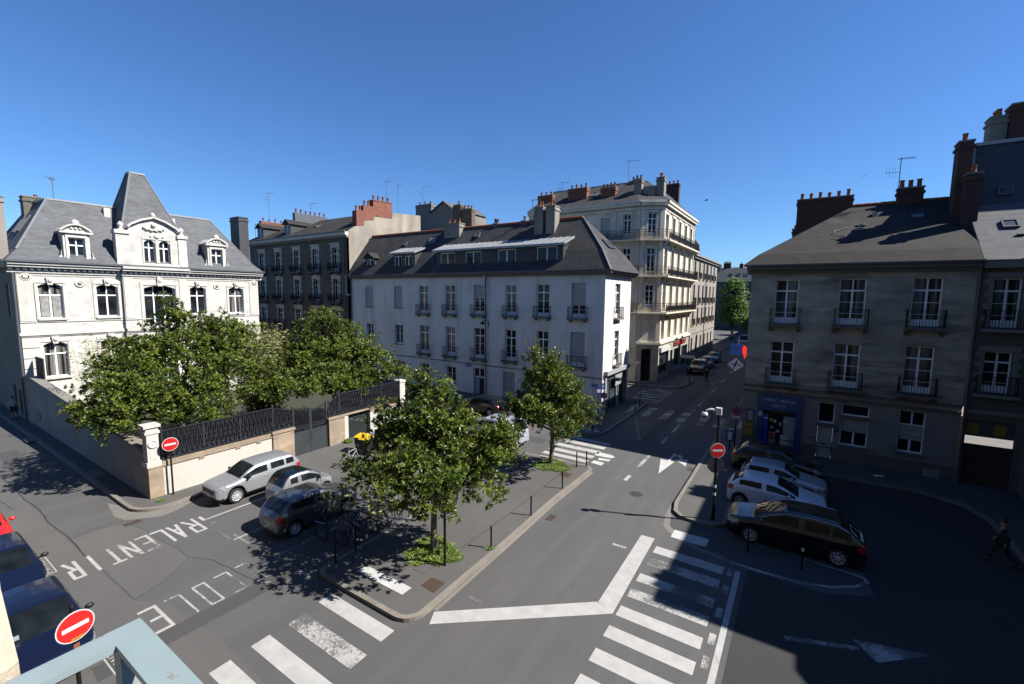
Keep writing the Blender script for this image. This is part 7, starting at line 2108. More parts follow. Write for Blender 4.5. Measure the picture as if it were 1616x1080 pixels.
    groups = {}
    grille = (hood0 - .34, hood0 - .15); hl = (hood0 - .25, hood0 - .07)
    w2 = W_ / 2
    for p in ev.polygons:
        c = p.center; s = L / 2 - c.x; m = p.material_index; ay = abs(c.y)
        key = ('body', paint)
        if m == GW: key = ('windscreen', 'carglass')
        elif m == GR: key = ('rear_window', 'carglass')
        elif m == GS: key = ('side_window' + ('' if c.y > 0 else '_'), 'carglass')
        elif m == PL: key = ('underside', 'plastic')
        elif m == TR: key = ('sill_trim', 'plastic')
        elif m == RO: key = ('roof_panel', roof)
        if m == BODY:
            if s < .44 and ay > w2 * .56 and hl[0] < c.z < hl[1] + max(0, s - .1) * .16: key = ('headlight' + ('' if c.y > 0 else '_'), 'lamp_clear')
            elif s < .2 and ay < w2 * .56 and grille[0] < c.z < grille[1]: key = ('grille', 'plastic')
            elif s < .2 and ay < w2 * .70 and gc + .07 < c.z < gc + .25: key = ('bumper_grille', 'plastic')
            elif s > L - .30 and ay > w2 * .74 and tl[0] < c.z < tl[1]: key = ('taillight' + ('' if c.y > 0 else '_'), 'lamp_red')
            elif trim and (c.z < gc + .17 and (s < .5 or s > L - .5)): key = ('sill_trim', 'plastic')
        if m == GS or m == BODY:
            if sunroof and key[0] == 'body' and c.z > H - .12 and sunroof[0] < s < sunroof[1] and ay < w2 * .42: key = ('sunroof', 'carglass')
        if m == RO and sunroof and sunroof[0] < s < sunroof[1] and ay < w2 * .42: key = ('sunroof', 'carglass')
        groups.setdefault(key, []).append(p.index)
    cov = [v.co.copy() for v in ev.vertices]
    for (nm, mt), pl in groups.items():
        mp = {}; v2 = []; f2 = []
        for pi_ in pl:
            f = []
            for v in ev.polygons[pi_].vertices:
                if v not in mp: mp[v] = len(v2); v2.append(tuple(cov[v]))
                f.append(mp[v])
            f2.append(tuple(f))
        nm = nm.rstrip('_')
        m2 = bpy.data.meshes.new(nm); m2.from_pydata(v2, [], f2); m2.materials.append(M[mt])
        m2.polygons.foreach_set('use_smooth', [True] * len(f2)); m2.update()
        o = bpy.data.objects.new(nm, m2); col.objects.link(o); o.parent = t
    bpy.data.meshes.remove(ev)
    def loc(nm, mb, mats, par=t):
        o = mb.build(nm, mats, None, (0, 0, 0)); o.parent = par; o.location = (0, 0, 0); return o
    ty, rm = wheel_meshes(r, .20, spokes, darkrim)
    for a in axles:
        for sd in (1, -1):
            o = bpy.data.objects.new('wheel', ty); col.objects.link(o); o.parent = t
            o.location = (L / 2 - a, sd * (w2 - .125), r)
            o.rotation_euler = (0, 0, 0 if sd > 0 else pi)
            q = bpy.data.objects.new('rim', rm); col.objects.link(q); q.parent = o
    for sd in (1, -1):
        mb = MB(); xm = L / 2 - (xw + .32); zm = cowl + .04
        mb.sphere((xm, sd * (w2 + .085), zm), .11, 10, 0, (.62, .95, .68)); mb.bar((xm, sd * (w2 - .06), zm - .04), (xm, sd * (w2 + .05), zm - .02), .06, .04)
        loc('mirror', mb, ['plastic' if paint in ('p_silver', 'p_grey', 'p_navy') else paint])
        mb = MB()
        for sx in ([sg[0] + 1.0, sg[0] + 1.85] if L > 3.6 else [sg[0] + .95]):
            mb.box(L / 2 - sx - .09, sd * (w2 - .02), cowl - .20, L / 2 - sx + .09, sd * (w2 + .02), cowl - .165)
        loc('door_handle', mb, [paint])
        mb = MB()
        for sx in ([sg[0] + .05, sg[0] + 1.12, sg[0] + 1.98] if L > 3.6 else [sg[0] + .05, sg[0] + 1.15]):
            mb.bar((L / 2 - sx, sd * (w2 - .002), gc + .14), (L / 2 - sx, sd * (w2 * .985), cowl - .12), .012, .008)
        mb.bar((L / 2 - sg[0] - .05, sd * (w2 + .001), gc + .13), (L / 2 - min(sg[0] + 1.98, axles[1] - Ra - .02), sd * (w2 + .001), gc + .13), .012, .01)
        loc('door_seam', mb, ['plastic'])
        if roofrail:
            mb = MB(); pts = []
            for s in (xw + .15, (xw + xr) / 2 + .05, xr, (xr + xe) / 2, xe - .1, xe + .25):
                zt = lerp_tab(ztab, s); pts.append((L / 2 - s, sd * (W_ / 2 * lerp_tab(ttab, s) + .045), max(zt - .075, cowl)))
            mb.tube(pts, .018, 6)
            loc('roof_rail', mb, ['chrome'])
    mb = MB(); mb.box(L / 2 - .01, -.26, gc + .24, L / 2 + .014, .26, gc + .35); mb.box(L / 2 + .0142, -.26, gc + .24, L / 2 + .016, -.225, gc + .35, 1); loc('number_plate', mb, ['sign_white', 'sign_blue'])
    mb = MB(); mb.box(-L / 2 - .014, -.26, tail - .42, -L / 2 + .03, .26, tail - .31); loc('number_plate', mb, ['sign_white'])
    mb = MB(); mb.box(-L / 2 + .5, -w2 * .55, gc - .02, L / 2 - .5, w2 * .55, gc + .22); loc('chassis', mb, ['plastic'])
    # wiper arms, badge
    for yy in (-.35, .25):
        mb = MB(); mb.bar((L / 2 - xw + .02, yy * 1.1, cowl + .035), (L / 2 - xw - .32, yy + .38, cowl + (H - cowl) * .42), .018, .012)
        loc('wiper', mb, ['plastic'])
    return t

G = 'cars parked in the marked bays'
make_car('parked_car', 'silver crossover with grey bonnet, parked nose-out against the cream garden wall', -22.42, 10.96, -90, 'p_silver', 4.11, 1.76, 1.57, .84, 2.55, .34, .94, 1.07, 1.08, 1.82, 3.62, 4.0, 1.12, 1.06, .22, ((2.36, 2.44), (3.2, 3.28)), (1.22, 3.7), group=G, trim=True, spokes=10, grille=(.62, .78), hl=(.70, .86), boxy=.78)
make_car('parked_car', 'tiny grey two-seat car with black roof, between the silver crossover and the dark hatchback', -19.72, 11.75, 90, 'p_grey', 2.70, 1.56, 1.54, .46, 1.87, .29, .84, 1.02, .55, 1.25, 2.2, 2.56, 1.02, 1.08, .19, ((1.72, 1.86),), (.7, 2.2), group=G, roof='p_black', spokes=8, tl=(.66, .92), boxy=.80)
make_car('parked_car', 'dark grey hatchback with sunroof, dappled by the nearer magnolia beside the bicycles', -17.42, 10.87, 90, 'p_dark', 3.85, 1.69, 1.50, .74, 2.43, .31, .90, 1.03, 1.05, 1.72, 3.3, 3.68, 1.06, 1.08, .18, ((2.12, 2.2),), (1.15, 3.2), group=G, spokes=10, sunroof=(1.95, 2.45), tl=(.70, 1.0), boxy=.79)
G2 = 'cars parked in the shaded pocket square'
make_car('parked_car', 'black people carrier with chrome roof line, nearest car in the right-hand shade', .2, 20.36, 180, 'p_black', 4.6, 1.83, 1.62, .90, 2.84, .34, .92, 1.06, .95, 2.05, 3.75, 4.4, 1.12, 1.05, .18, ((2.5, 2.58), (3.45, 3.55)), (1.15, 4.1), group=G2, spokes=8, roofrail=True, hl=(.66, .86), boxy=.77)
make_car('parked_car', 'white rounded hatchback parked between the black people carrier and the pale hatchback', -.55, 23.55, 0, 'p_white', 3.96, 1.74, 1.46, .82, 2.54, .31, .82, 1.00, 1.1, 1.95, 3.3, 3.75, 1.06, 1.06, .17, ((2.35, 2.43),), (1.2, 3.4), group=G2, spokes=8, tl=(.78, 1.02))
make_car('parked_car', 'older pale blue-white hatchback behind the white rounded one', -.35, 25.95, 0, 'p_lightgrey', 3.77, 1.64, 1.42, .78, 2.47, .29, .80, .97, 1.15, 1.85, 3.3, 3.62, .98, .98, .17, ((2.25, 2.4),), (1.25, 3.35), group=G2, spokes=6)
make_car('parked_car', 'black car parked closest to the stone house and the blue tobacco shop', -.75, 28.2, 0, 'p_black', 4.4, 1.82, 1.60, .88, 2.65, .34, .92, 1.07, 1.15, 1.95, 3.6, 4.2, 1.12, 1.06, .19, ((2.45, 2.53),), (1.25, 3.8), group=G2, spokes=5, tl=(.85, 1.1))
G3 = 'cars parked along the near kerb'
make_car('parked_car', 'navy hatchback in the foreground under the near no-entry sign', -16.75, 2.42, 0, 'p_navy', 3.92, 1.66, 1.50, .80, 2.46, .30, .84, 1.02, 1.05, 1.85, 3.3, 3.75, 1.04, 1.03, .17, ((2.25, 2.33),), (1.2, 3.4), group=G3, spokes=6)
make_car('parked_car', 'navy car behind the foreground hatchback, beside the painted parking box', -21.25, 2.38, 0, 'p_navy', 4.0, 1.68, 1.46, .82, 2.5, .30, .82, 1.00, 1.1, 1.9, 3.4, 3.8, 1.02, 1.02, .17, ((2.3, 2.38),), (1.2, 3.5), group=G3, spokes=6)
make_car('parked_car', 'bright red car cut off by the left edge, behind the two navy cars', -25.55, 2.35, 0, 'p_red', 3.7, 1.65, 1.45, .78, 2.4, .30, .80, .99, 1.05, 1.85, 3.1, 3.5, 1.0, 1.0, .17, ((2.2, 2.28),), (1.2, 3.2), group=G3, spokes=5)
make_car('parked_car', 'dark car with red tail lamp before the pale blue door', -22.05, 29.45, 180, 'p_black', 4.3, 1.78, 1.48, .88, 2.6, .32, .84, 1.02, 1.2, 2.0, 3.4, 3.95, 1.04, 1.02, .17, ((2.45, 2.53),), (1.3, 3.5), spokes=8, tl=(.72, .98))
make_car('parked_van', 'pale grey compact van half hidden behind the nearer magnolia crown', -16.75, 23.85, 180, 'p_lightgrey', 4.38, 1.81, 1.80, .88, 2.7, .32, 1.0, 1.18, .95, 1.75, 3.95, 4.3, 1.15, 1.16, .19, ((1.9, 2.0), (2.9, 3.1)), (1.1, 3.7), cat='van', spokes=6, boxy=.84, tl=(.8, 1.2))
make_car('parked_car', 'blue-grey car behind the yellow-lidded bins, by the green door', -21.9, 20.3, -90, 'p_lightgrey', 4.2, 1.76, 1.5, .85, 2.6, .31, .84, 1.02, 1.2, 2.0, 3.4, 3.95, 1.04, 1.02, .17, ((2.45, 2.53),), (1.3, 3.5), spokes=6)
G4 = 'cars along the kerb of the far street'
make_car('parked_car', 'dark grey off-roader parked at the kerb beyond the corner shop', -10.95, 61.4, -90, 'p_dark', 4.5, 1.85, 1.72, .9, 2.65, .36, 1.0, 1.16, 1.2, 1.95, 3.8, 4.35, 1.2, 1.14, .22, ((2.5, 2.58),), (1.3, 4.0), group=G4, trim=True, spokes=5, grille=(.7, .9), hl=(.78, .96), boxy=.80)
make_car('parked_car', 'blue car parked right behind the dark off-roader in the far street', -10.95, 67.0, -90, 'p_blue', 4.1, 1.76, 1.50, .85, 2.55, .31, .84, 1.02, 1.15, 1.95, 3.4, 3.9, 1.04, 1.02, .17, ((2.4, 2.48),), (1.25, 3.5), group=G4, spokes=5)
make_car('parked_car', 'black car parked farther up the far street behind the blue one', -10.95, 73.2, -90, 'p_black', 4.1, 1.76, 1.48, .85, 2.55, .31, .84, 1.02, 1.15, 1.95, 3.4, 3.9, 1.04, 1.02, .17, ((2.4, 2.48),), (1.25, 3.5), group=G4, spokes=5)
make_car('delivery_van', 'dark van with white panels driving down at the far end of the street', -9.6, 101.0, -90, 'p_lightgrey', 5.2, 1.95, 2.3, .95, 3.1, .35, 1.15, 1.35, .7, 1.6, 4.9, 5.15, 1.4, 1.4, .2, ((2.0, 2.2), (2.3, 4.9)), (.9, 2.3), cat='van', spokes=6, boxy=.86)
make_car('parked_car', 'small blue car farthest up the street on the right-hand side', -6.0, 108.0, -90, 'p_blue', 4.1, 1.76, 1.48, .85, 2.55, .31, .84, 1.02, 1.15, 1.95, 3.4, 3.9, 1.04, 1.02, .17, ((2.4, 2.48),), (1.25, 3.5), group=G4, spokes=5)
for (px, py, L_) in ():
    pass
# stickers and plate of the foreground hatchback
fg = [o for o in col.objects if o.get('label', '').startswith('navy hatchback in the foreground')][0]
mb = MB()
mb.box(.62, -.60, 1.12, .66, -.46, 1.22); ok = mb.build('sticker', ['door_blue'], None, (0, 0, 0)); ok.parent = fg; ok.location = (.19, .0, -.02)
me = text_mesh('EQ-181', .115, 'iron', .001)
o = bpy.data.objects.new('plate_lettering', me); col.objects.link(o)
o.parent = fg; o.location = (3.92 / 2 + .0165, .02, .465); o.rotation_euler = (pi / 2, 0, pi / 2)

# ---- bicycles
def make_bike(label, x, y, deg, paint, group='bicycles in the rack bay', lean=0.06, basket=False, z=0.0):
    t = empty('bicycle', (x, y, z), label, 'bicycle', group, radians(deg))
    t.rotation_euler = (lean, 0, radians(deg))
    R_ = .335
    def loc(nm, mb, mats, par=t):
        o = mb.build(nm, mats, None, (0, 0, 0)); o.parent = par; o.location = (0, 0, 0); return o
    for cx in (-.53, .53):
        mb = MB()
        n = 20
        for k in range(n):
            a, b = 2 * pi * k / n, 2 * pi * (k + 1) / n
            mb.bar((cx + R_ * cos(a), 0, R_ + R_ * sin(a)), (cx + R_ * cos(b), 0, R_ + R_ * sin(b)), .035, .035, 0, (0, 1, 0))
        wl = loc('wheel', mb, ['tyre'])
        mb = MB()
        for k in range(10):
            a = 2 * pi * k / 10
            mb.bar((cx, 0, R_), (cx + R_ * cos(a), 0, R_ + R_ * sin(a)), .004)
        mb.lathe([(.03, -.04), (.03, .04)], (cx, 0, R_), 8, 0, 'y')
        loc('spokes', mb, ['galv'], wl)
    mb = MB()
    bb, st_, hd, ht = (-.05, 0, .28), (-.2, 0, .78), (.36, 0, .82), (.39, 0, .70)
    for p, q, w in ((bb, st_, .03), (st_, hd, .03), (bb, ht, .035), (bb, (-.53, 0, R_), .02), (st_, (-.53, 0, R_), .018), (ht, (.53, 0, R_), .025), (hd, ht, .035), (st_, (-.235, 0, .92), .024)):
        mb.tube([p, q], w * .62, 6)
    loc('frame', mb, [paint])
    mb = MB(); mb.tube([hd, (.35, 0, 1.0)], .016, 6); mb.tube([(.22, -.29, 1.02), (.36, -.2, 1.04), (.36, .2, 1.04), (.22, .29, 1.02)], .014, 6); loc('handlebar', mb, ['galv'])
    mb = MB(); mb.sphere((-.25, 0, .94), .12, 8, 0, (1.1, .62, .3)); loc('saddle', mb, ['plastic'])
    mb = MB(); mb.lathe([(.09, -.05), (.09, -.04)], bb, 12, 0, 'y'); mb.bar((-.05, -.1, .28), (.06, -.1, .16), .018); mb.bar((-.05, .1, .28), (-.16, .1, .4), .018); mb.box(.02, -.18, .145, .1, -.1, .17); mb.box(-.2, .1, .39, -.12, .18, .415); loc('crank', mb, ['galv'])
    mb = MB(); mb.bar((-.82, 0, .72), (-.3, 0, .72), .09, .012); mb.bar((-.53, .05, R_), (-.72, .05, .72), .01); mb.bar((-.53, -.05, R_), (-.72, -.05, .72), .01); loc('carrier', mb, ['galv'])
    if basket:
        mb = MB()
        for k in range(6):
            zz = .74 + .045 * k; e = .13 + .012 * k
            for p, q in (((.42, -e), (.72, -e)), ((.72, -e), (.72, e)), ((.72, e), (.42, e)), ((.42, e), (.42, -e))): mb.bar((*p, zz), (*q, zz), .01)
        loc('basket', mb, ['bike_red' if basket == 2 else 'galv'])
    return t
make_bike('white bicycle standing alone on the asphalt by the yellow-lidded bins', -21.35, 15.85, 100, 'bike_white', None, .08)
make_bike('black bicycle with silver basket at the road end of the rack bay', -15.0, 10.15, 8, 'iron', basket=1)
make_bike('dark bicycle with orange-red trim, second from the road end of the rack bay', -14.85, 10.8, 172, 'bike_red')
make_bike('dark bicycle with a red front basket in the middle of the rack bay', -14.8, 11.5, 5, 'iron', basket=2)
make_bike('grey bicycle, second from the kerb at the far end of the rack bay', -14.9, 12.2, 176, 'galv')
make_bike('thin-tyred black bicycle at the kerb end of the rack bay', -14.6, 12.95, 10, 'iron')
for k, y in enumerate((10.45, 11.15, 11.85, 12.55)):
    mb = MB(); mb.tube([(-14.75, y, 0), (-14.75, y, .72), (-14.6, y, .8), (-14.2, y, .8), (-14.05, y, .72), (-14.05, y, 0)], .025, 6)
    tag(mb.build('bike_rack', ['galv']), 'steel hoop rack among the bicycles in the shade of the magnolia', 'bike rack', 'hoops of the bicycle rack')
# scooter at the kerb of the far street
t = empty('scooter', (-11.6, 57.9, KH), 'dark motor scooter standing by the off-roader on the far pavement', 'scooter', rz=radians(-80))
def _l(nm, mb, mats, par=t):
    o = mb.build(nm, mats, None, (0, 0, 0)); o.parent = par; o.location = (0, 0, 0); return o
mb = MB(); mb.tube([(-.65, 0, .5), (-.3, 0, .62), (0, 0, .35), (.35, 0, .35), (.5, 0, .9)], [.14, .2, .12, .12, .1], 10); _l('body', mb, ['p_black'])
for cx in (-.6, .62): mb = MB(); mb.lathe([(.1, -.05), (.24, -.05), (.26, 0), (.24, .05), (.1, .05)], (cx, 0, .26), 16, 0, 'y'); _l('wheel', mb, ['tyre'])
mb = MB(); mb.sphere((-.35, 0, .78), .3, 8, 0, (1, .45, .25)); _l('saddle', mb, ['plastic']); mb = MB(); mb.tube([(.46, -.32, 1.05), (.5, 0, 1.0), (.46, .32, 1.05)], .018, 6); _l('handlebar', mb, ['chrome'])

# ---- wheeled bins
def wheelie(x, y, deg, label, lid='yellow'):
    t = empty('wheelie_bin', (x, y, 0.004), label, 'bin', 'bins with yellow lids', radians(deg))
    def loc(nm, mb, mats):
        o = mb.build(nm, mats, None, (0, 0, 0)); o.parent = t; o.location = (0, 0, 0); return o
    mb = MB(); mb.hexa([(-.24, -.26, .06), (.24, -.26, .06), (.24, .24, .06), (-.24, .24, .06)], [(-.29, -.36, .97), (.29, -.36, .97), (.29, .34, .97), (-.29, .34, .97)]); mb.box(-.31, -.38, .93, .31, .36, .975); loc('body', mb, ['bin_black'])
    mb = MB(); mb.hexa([(-.32, -.40, .98), (.32, -.40, .98), (.32, .37, .98), (-.32, .37, .98)], [(-.28, -.34, 1.03), (.28, -.34, 1.03), (.28, .33, 1.07), (-.28, .33, 1.07)]); mb.bar((-.3, .42, .98), (.3, .42, .98), .04); loc('lid', mb, [lid])
    for sx in (-.26, .26): mb = MB(); mb.lathe([(.1, -.03), (.1, .03)], (sx, .28, .1), 12, 0, 'x'); loc('wheel', mb, ['tyre'])
wheelie(-22.55, 17.55, 20, 'black wheeled bin with yellow lid, the one nearer the garden wall')
wheelie(-21.95, 17.45, 14, 'black wheeled bin with yellow lid, the one nearer the magnolia')

# ================================================================== SIGNS, POSTS, BOLLARDS
def post(parent, x, y, h, r=.038, m='iron', z=KH):
    mb = MB(); mb.tube([(x, y, z - .05), (x, y, h)], r, 10); mb.lathe([(r * 1.05, 0), (r * .7, .03), (.003, .04)], (x, y, h), 10)
    return mb.build('post', [m], parent)
def disc(parent, c, F_deg, R_, name, m, front=.0, th=.012, n=28):
    """round plate whose face looks along the outward direction of a facade angle"""
    F = Fac(c[0], c[1], F_deg)
    mb = MB()
    pts = [(R_ * cos(2 * pi * k / n), c[2] + R_ * sin(2 * pi * k / n)) for k in range(n)]
    fprism(mb, F, pts, front, front + th)
    return mb.build(name, [m], parent)
def no_entry(name, label, x, y, zc, deg, base=KH, R_=.325, extra=None):
    t = empty(name, (x, y, base), label, 'sign', 'red no-entry signs')
    post(t, x, y, zc + R_ + .1, .04, 'iron', base)
    F = Fac(x, y, deg)
    b = disc(t, F.P(0, zc, .06), deg, R_, 'plate', 'sign_white')
    disc(b, F.P(0, zc, .073), deg, R_ * .93, 'red_face', 'sign_red', 0, .003)
    mb = MB(); fbox(mb, F, -R_ * .68, R_ * .68, zc - R_ * .14, zc + R_ * .14, .0765, .08); mb.build('white_bar', ['sign_white'], b)
    disc(b, F.P(0, zc, .045), deg, R_ * .98, 'back', 'sign_back', 0, .012)
    mb = MB(); fbox(mb, F, -.06, .06, zc - .08, zc + .08, .0, .05); mb.build('clamp', ['galv'], t)
    return t, F
no_entry('no_entry_sign', 'no-entry sign on a dark post before the cream garden wall', -24.72, 8.36, 2.62, 84)
t, F = no_entry('no_entry_sign', 'no-entry sign in the left foreground above the navy hatchback', -12.45, 2.30, 2.78, 100)
mb = MB(); fbox(mb, F, -.09, .13, 2.50, 2.54, .0765, .08); mb.build('sticker', ['box_yellow'], t)
mb = MB(); fbox(mb, F, -.05, .05, 2.28, 2.38, .04, .05); mb.build('sticker', ['brick_red'], t)
t, F = no_entry('no_entry_sign', 'no-entry sign on the tall camera mast at the right-hand pavement end', -2.72, 20.42, 3.27, 34)
mb = MB(); mb.tube([(-2.72, 20.42, .1), (-2.72, 20.42, 5.08)], .055, 10); mb.tube([(-2.72, 20.42, .1), (-2.72, 20.42, .7)], .08, 10); mb.build('mast', ['iron'], t)
def octagon(parent, F, zc, R_, m, d):
    mb = MB(); fprism(mb, F, [(R_ * cos(radians(22.5 + 45 * k)), zc + R_ * sin(radians(22.5 + 45 * k))) for k in range(8)], d, d + .015)
    return mb.build('octagonal_plate', [m], parent)
F2 = Fac(-2.72, 20.42, 20); o = octagon(t, F2, 2.56, .36, 'sign_back', -.08)
mb = MB(); fprism(mb, F2, [(.34 * cos(radians(22.5 + 45 * k)), 2.56 + .34 * sin(radians(22.5 + 45 * k))) for k in range(8)], -.085, -.081); mb.build('red_face', ['sign_red'], o)
mb = MB(); mb.tube([(-2.72, 20.42, 4.95), (-3.0, 20.28, 5.05), (-3.18, 20.2, 5.0), (-3.25, 20.17, 4.86)], .05, 8); mb.box(-2.85, 20.32, 4.82, -2.62, 20.52, 5.12); mb.build('camera_arm', ['sign_white'], t)
mb = MB(); mb.lathe([(.02, .14), (.13, .12), (.15, .0), (.13, -.02)], (-3.26, 20.165, 4.78), 14); mb.sphere((-3.26, 20.165, 4.76), .115, 10, 1); mb.build('camera_dome', ['sign_white', 'carglass'], t)
for z in (1.6, 1.25): mb = MB(); mb.lathe([(.062, 0), (.062, .12)], (-2.72, 20.42, z), 10); mb.build('sticker', ['sign_white'], t)
# sign post on the island whose octagonal plate shows its back
t = empty('sign_post', (-10.17, 11.37, KH), 'black post on the island carrying an octagonal plate seen from behind', 'sign')
post(t, -10.17, 11.37, 2.62, .045)
octagon(t, Fac(-10.17, 11.37, 25), 2.36, .34, 'sign_back', -.075)
mb = MB(); mb.lathe([(.05, 0), (.05, .05)], (-10.17, 11.37, 1.55), 10); mb.build('sticker', ['galv'], t)
def no_parking(label, x, y, zc, deg, base=KH, cross=True):
    t = empty('no_parking_sign', (x, y, base), label, 'sign', 'round no-stopping signs')
    post(t, x, y, zc + .3, .035, 'iron', base)
    F = Fac(x, y, deg)
    b = disc(t, F.P(0, zc, .05), deg, .26, 'plate', 'sign_red'); disc(b, F.P(0, zc, .064), deg, .19, 'blue_face', 'sign_blue', 0, .003)
    mb = MB(); mb.bar(F.P(-.14, zc + .14, .07), F.P(.14, zc - .14, .07), .05, .006, 0, (-F.Y[0], -F.Y[1], 0))
    if cross: mb.bar(F.P(-.14, zc - .14, .0705), F.P(.14, zc + .14, .0705), .05, .006, 0, (-F.Y[0], -F.Y[1], 0))
    mb.build('red_bar', ['sign_red'], b)
    return t, F
t, F = no_parking('no-stopping sign before the left corner of the stone house', -3.15, 31.2, 2.62, 8)
mb = MB(); fbox(mb, F, -.22, .22, 2.12, 2.28, .04, .06); mb.build('sub_plate', ['sign_white'], t)
no_parking('no-parking sign beside the lit corner of the white building', -12.72, 32.9, 2.02, 20, cross=False)
t = empty('blue_sign', (-12.9, 32.2, KH), 'small square blue sign on a post at the lit corner of the white building', 'sign')
post(t, -12.9, 32.2, 2.75); mb = MB(); F = Fac(-12.9, 32.2, 40); fbox(mb, F, -.2, .2, 2.25, 2.72, .04, .06); mb.build('plate', ['sign_blue'], t); mb = MB(); fbox(mb, F, -.14, .14, 2.36, 2.62, .061, .064); mb.build('pictogram', ['sign_white'], t)
t = empty('litter_basket', (-3.35, 30.7, KH), 'blue notice box on a short post near the yellow mailbox', 'bin')
mb = MB(); mb.box(-3.6, 30.55, .75, -3.15, 30.85, 1.5); mb.box(-3.5, 30.54, .85, -3.25, 30.548, 1.35, 1); mb.build('box', ['shop_blue', 'sign_white'], t); mb = MB(); mb.tube([(-3.38, 30.7, .05), (-3.38, 30.7, .75)], .04, 8); mb.build('post', ['iron'], t)
t = empty('direction_sign', (-10.15, 52.0, KH), 'white direction sign on a black post at the corner shop pavement', 'sign')
post(t, -10.15, 52.0, 3.3, .045); mb = MB(); F = Fac(-10.15, 52.0, 10); fbox(mb, F, -1.05, .45, 3.02, 3.36, .05, .08); mb.build('plate', ['sign_white'], t)
for (x, y, z, dg, lb) in ((-11.3, 96.0, 2.6, 0, 'small no-entry sign far up the street on the left pavement'),):
    no_entry('no_entry_sign', lb, x, y, z, dg)
def bollard(x, y, h, label, z=KH, cap=None, grp='slim black bollards'):
    t = empty('bollard', (x, y, z), label, 'bollard', grp)
    mb = MB(); mb.tube([(x, y, z - .04), (x, y, z + h)], .036, 10); mb.lathe([(.04, 0), (.04, .05), (.02, .07)], (x, y, z + h - .05), 10); mb.build('post', ['iron'], t)
    if cap: mb = MB(); mb.lathe([(.045, 0), (.045, .12), (.03, .14)], (x, y, z + h - .14), 10); mb.build('cap', [cap], t)
bl = [(-9.45, 13.2, 'first slim bollard on the sunlit island kerb, nearest the camera'), (-9.49, 16.26, 'slim bollard in the middle of the sunlit island kerb'), (-9.6, 19.53, 'slim bollard on the island kerb before the access cover by the farther tree'), (-10.19, 22.5, 'bollard at the crossing end of the island, nearer the farther tree'), (-9.79, 22.95, 'bollard at the outer corner of the island by the give-way teeth')]
for b in bl: bollard(b[0], b[1], .88, b[2])
bollard(-13.55, 9.3, .9, 'black bollard in the magnolia shade at the left island corner'); bollard(-13.6, 10.2, .9, 'black bollard in the magnolia shade next to the bicycles')
bollard(-11.96, 29.0, 1.15, 'tall bollard at the rounded kerb of the white building'); bollard(-11.4, 36.7, .85, 'bollard beside the worn guide strip of the white building'); bollard(-11.55, 38.5, 1.25, 'tall bollard at the far end of the guide strip'); bollard(-10.75, 49.2, 1.15, 'white-topped bollard at the corner shop kerb', cap='sign_white')
bollard(-1.2, 18.7, .85, 'bollard in the shade before the front wheel of the black people carrier', 0.0); bollard(.55, 18.55, .85, 'white-banded bollard in the shade beside the rear door of the black people carrier', 0.0, 'sign_white')
# wall lamps and street name plates
def wall_lamp(label, F, u, z, reach):
    t = empty('wall_lamp', F.P(u, z, 0), label, 'street lamp', 'lamps on wall brackets')
    mb = MB(); mb.tube([F.P(u, z - .5, .02), F.P(u, z + .05, .12), F.P(u, z + .18, reach * .5), F.P(u, z + .1, reach)], .03, 6); mb.build('bracket', ['iron'], t)
    mb = MB(); mb.lathe([(.05, .1), (.1, .02), (.3, -.12), (.3, -.16), (.05, -.16)], F.P(u, z, reach), 14); mb.build('lamp_shade', ['iron'], t)
    mb = MB(); mb.sphere(F.P(u, z - .17, reach), .1, 8, 0, (1, 1, .5)); mb.build('lamp_glass', ['shop_light'], t)
wall_lamp('black lantern on a bracket on the white front above the pale blue door', WBF, -24.9, 7.25, 1.0)
wall_lamp('dark lamp arm high on the street side of the stone house', Fac(-2.9, 0, -90), -34.2, 10.2, 1.3)
wall_lamp('round black lamp above the corner shop front in the far street', CS, 56.3, 4.75, .8)
def plate(label, F, u, z, wd=.62, ht=.34, lines=()):
    t = empty('street_plate', F.P(u, z, 0), label, 'sign', 'blue street name plates')
    mb = MB(); fbox(mb, F, u - wd / 2, u + wd / 2, z - ht / 2, z + ht / 2, .002, .02); mb.build('panel', ['sign_blue'], t)
    mb = MB()
    for k in range(2): fbox(mb, F, u - wd * (.3 if k else .22), u + wd * (.3 if k else .22), z + .04 - .11 * k, z + .075 - .11 * k, .0205, .023)
    mb.build('lettering', ['sign_white'], t)
plate('blue street plate on the white front left of the pale blue door', WBF, -27.35, 2.9); plate('blue street plate on the shaded front at the lit corner', WBF, -14.05, 2.43, .5, .26); plate('blue street plate on the sunlit corner beside the shop front', WBS, 34.33, 2.43, .4, .5)

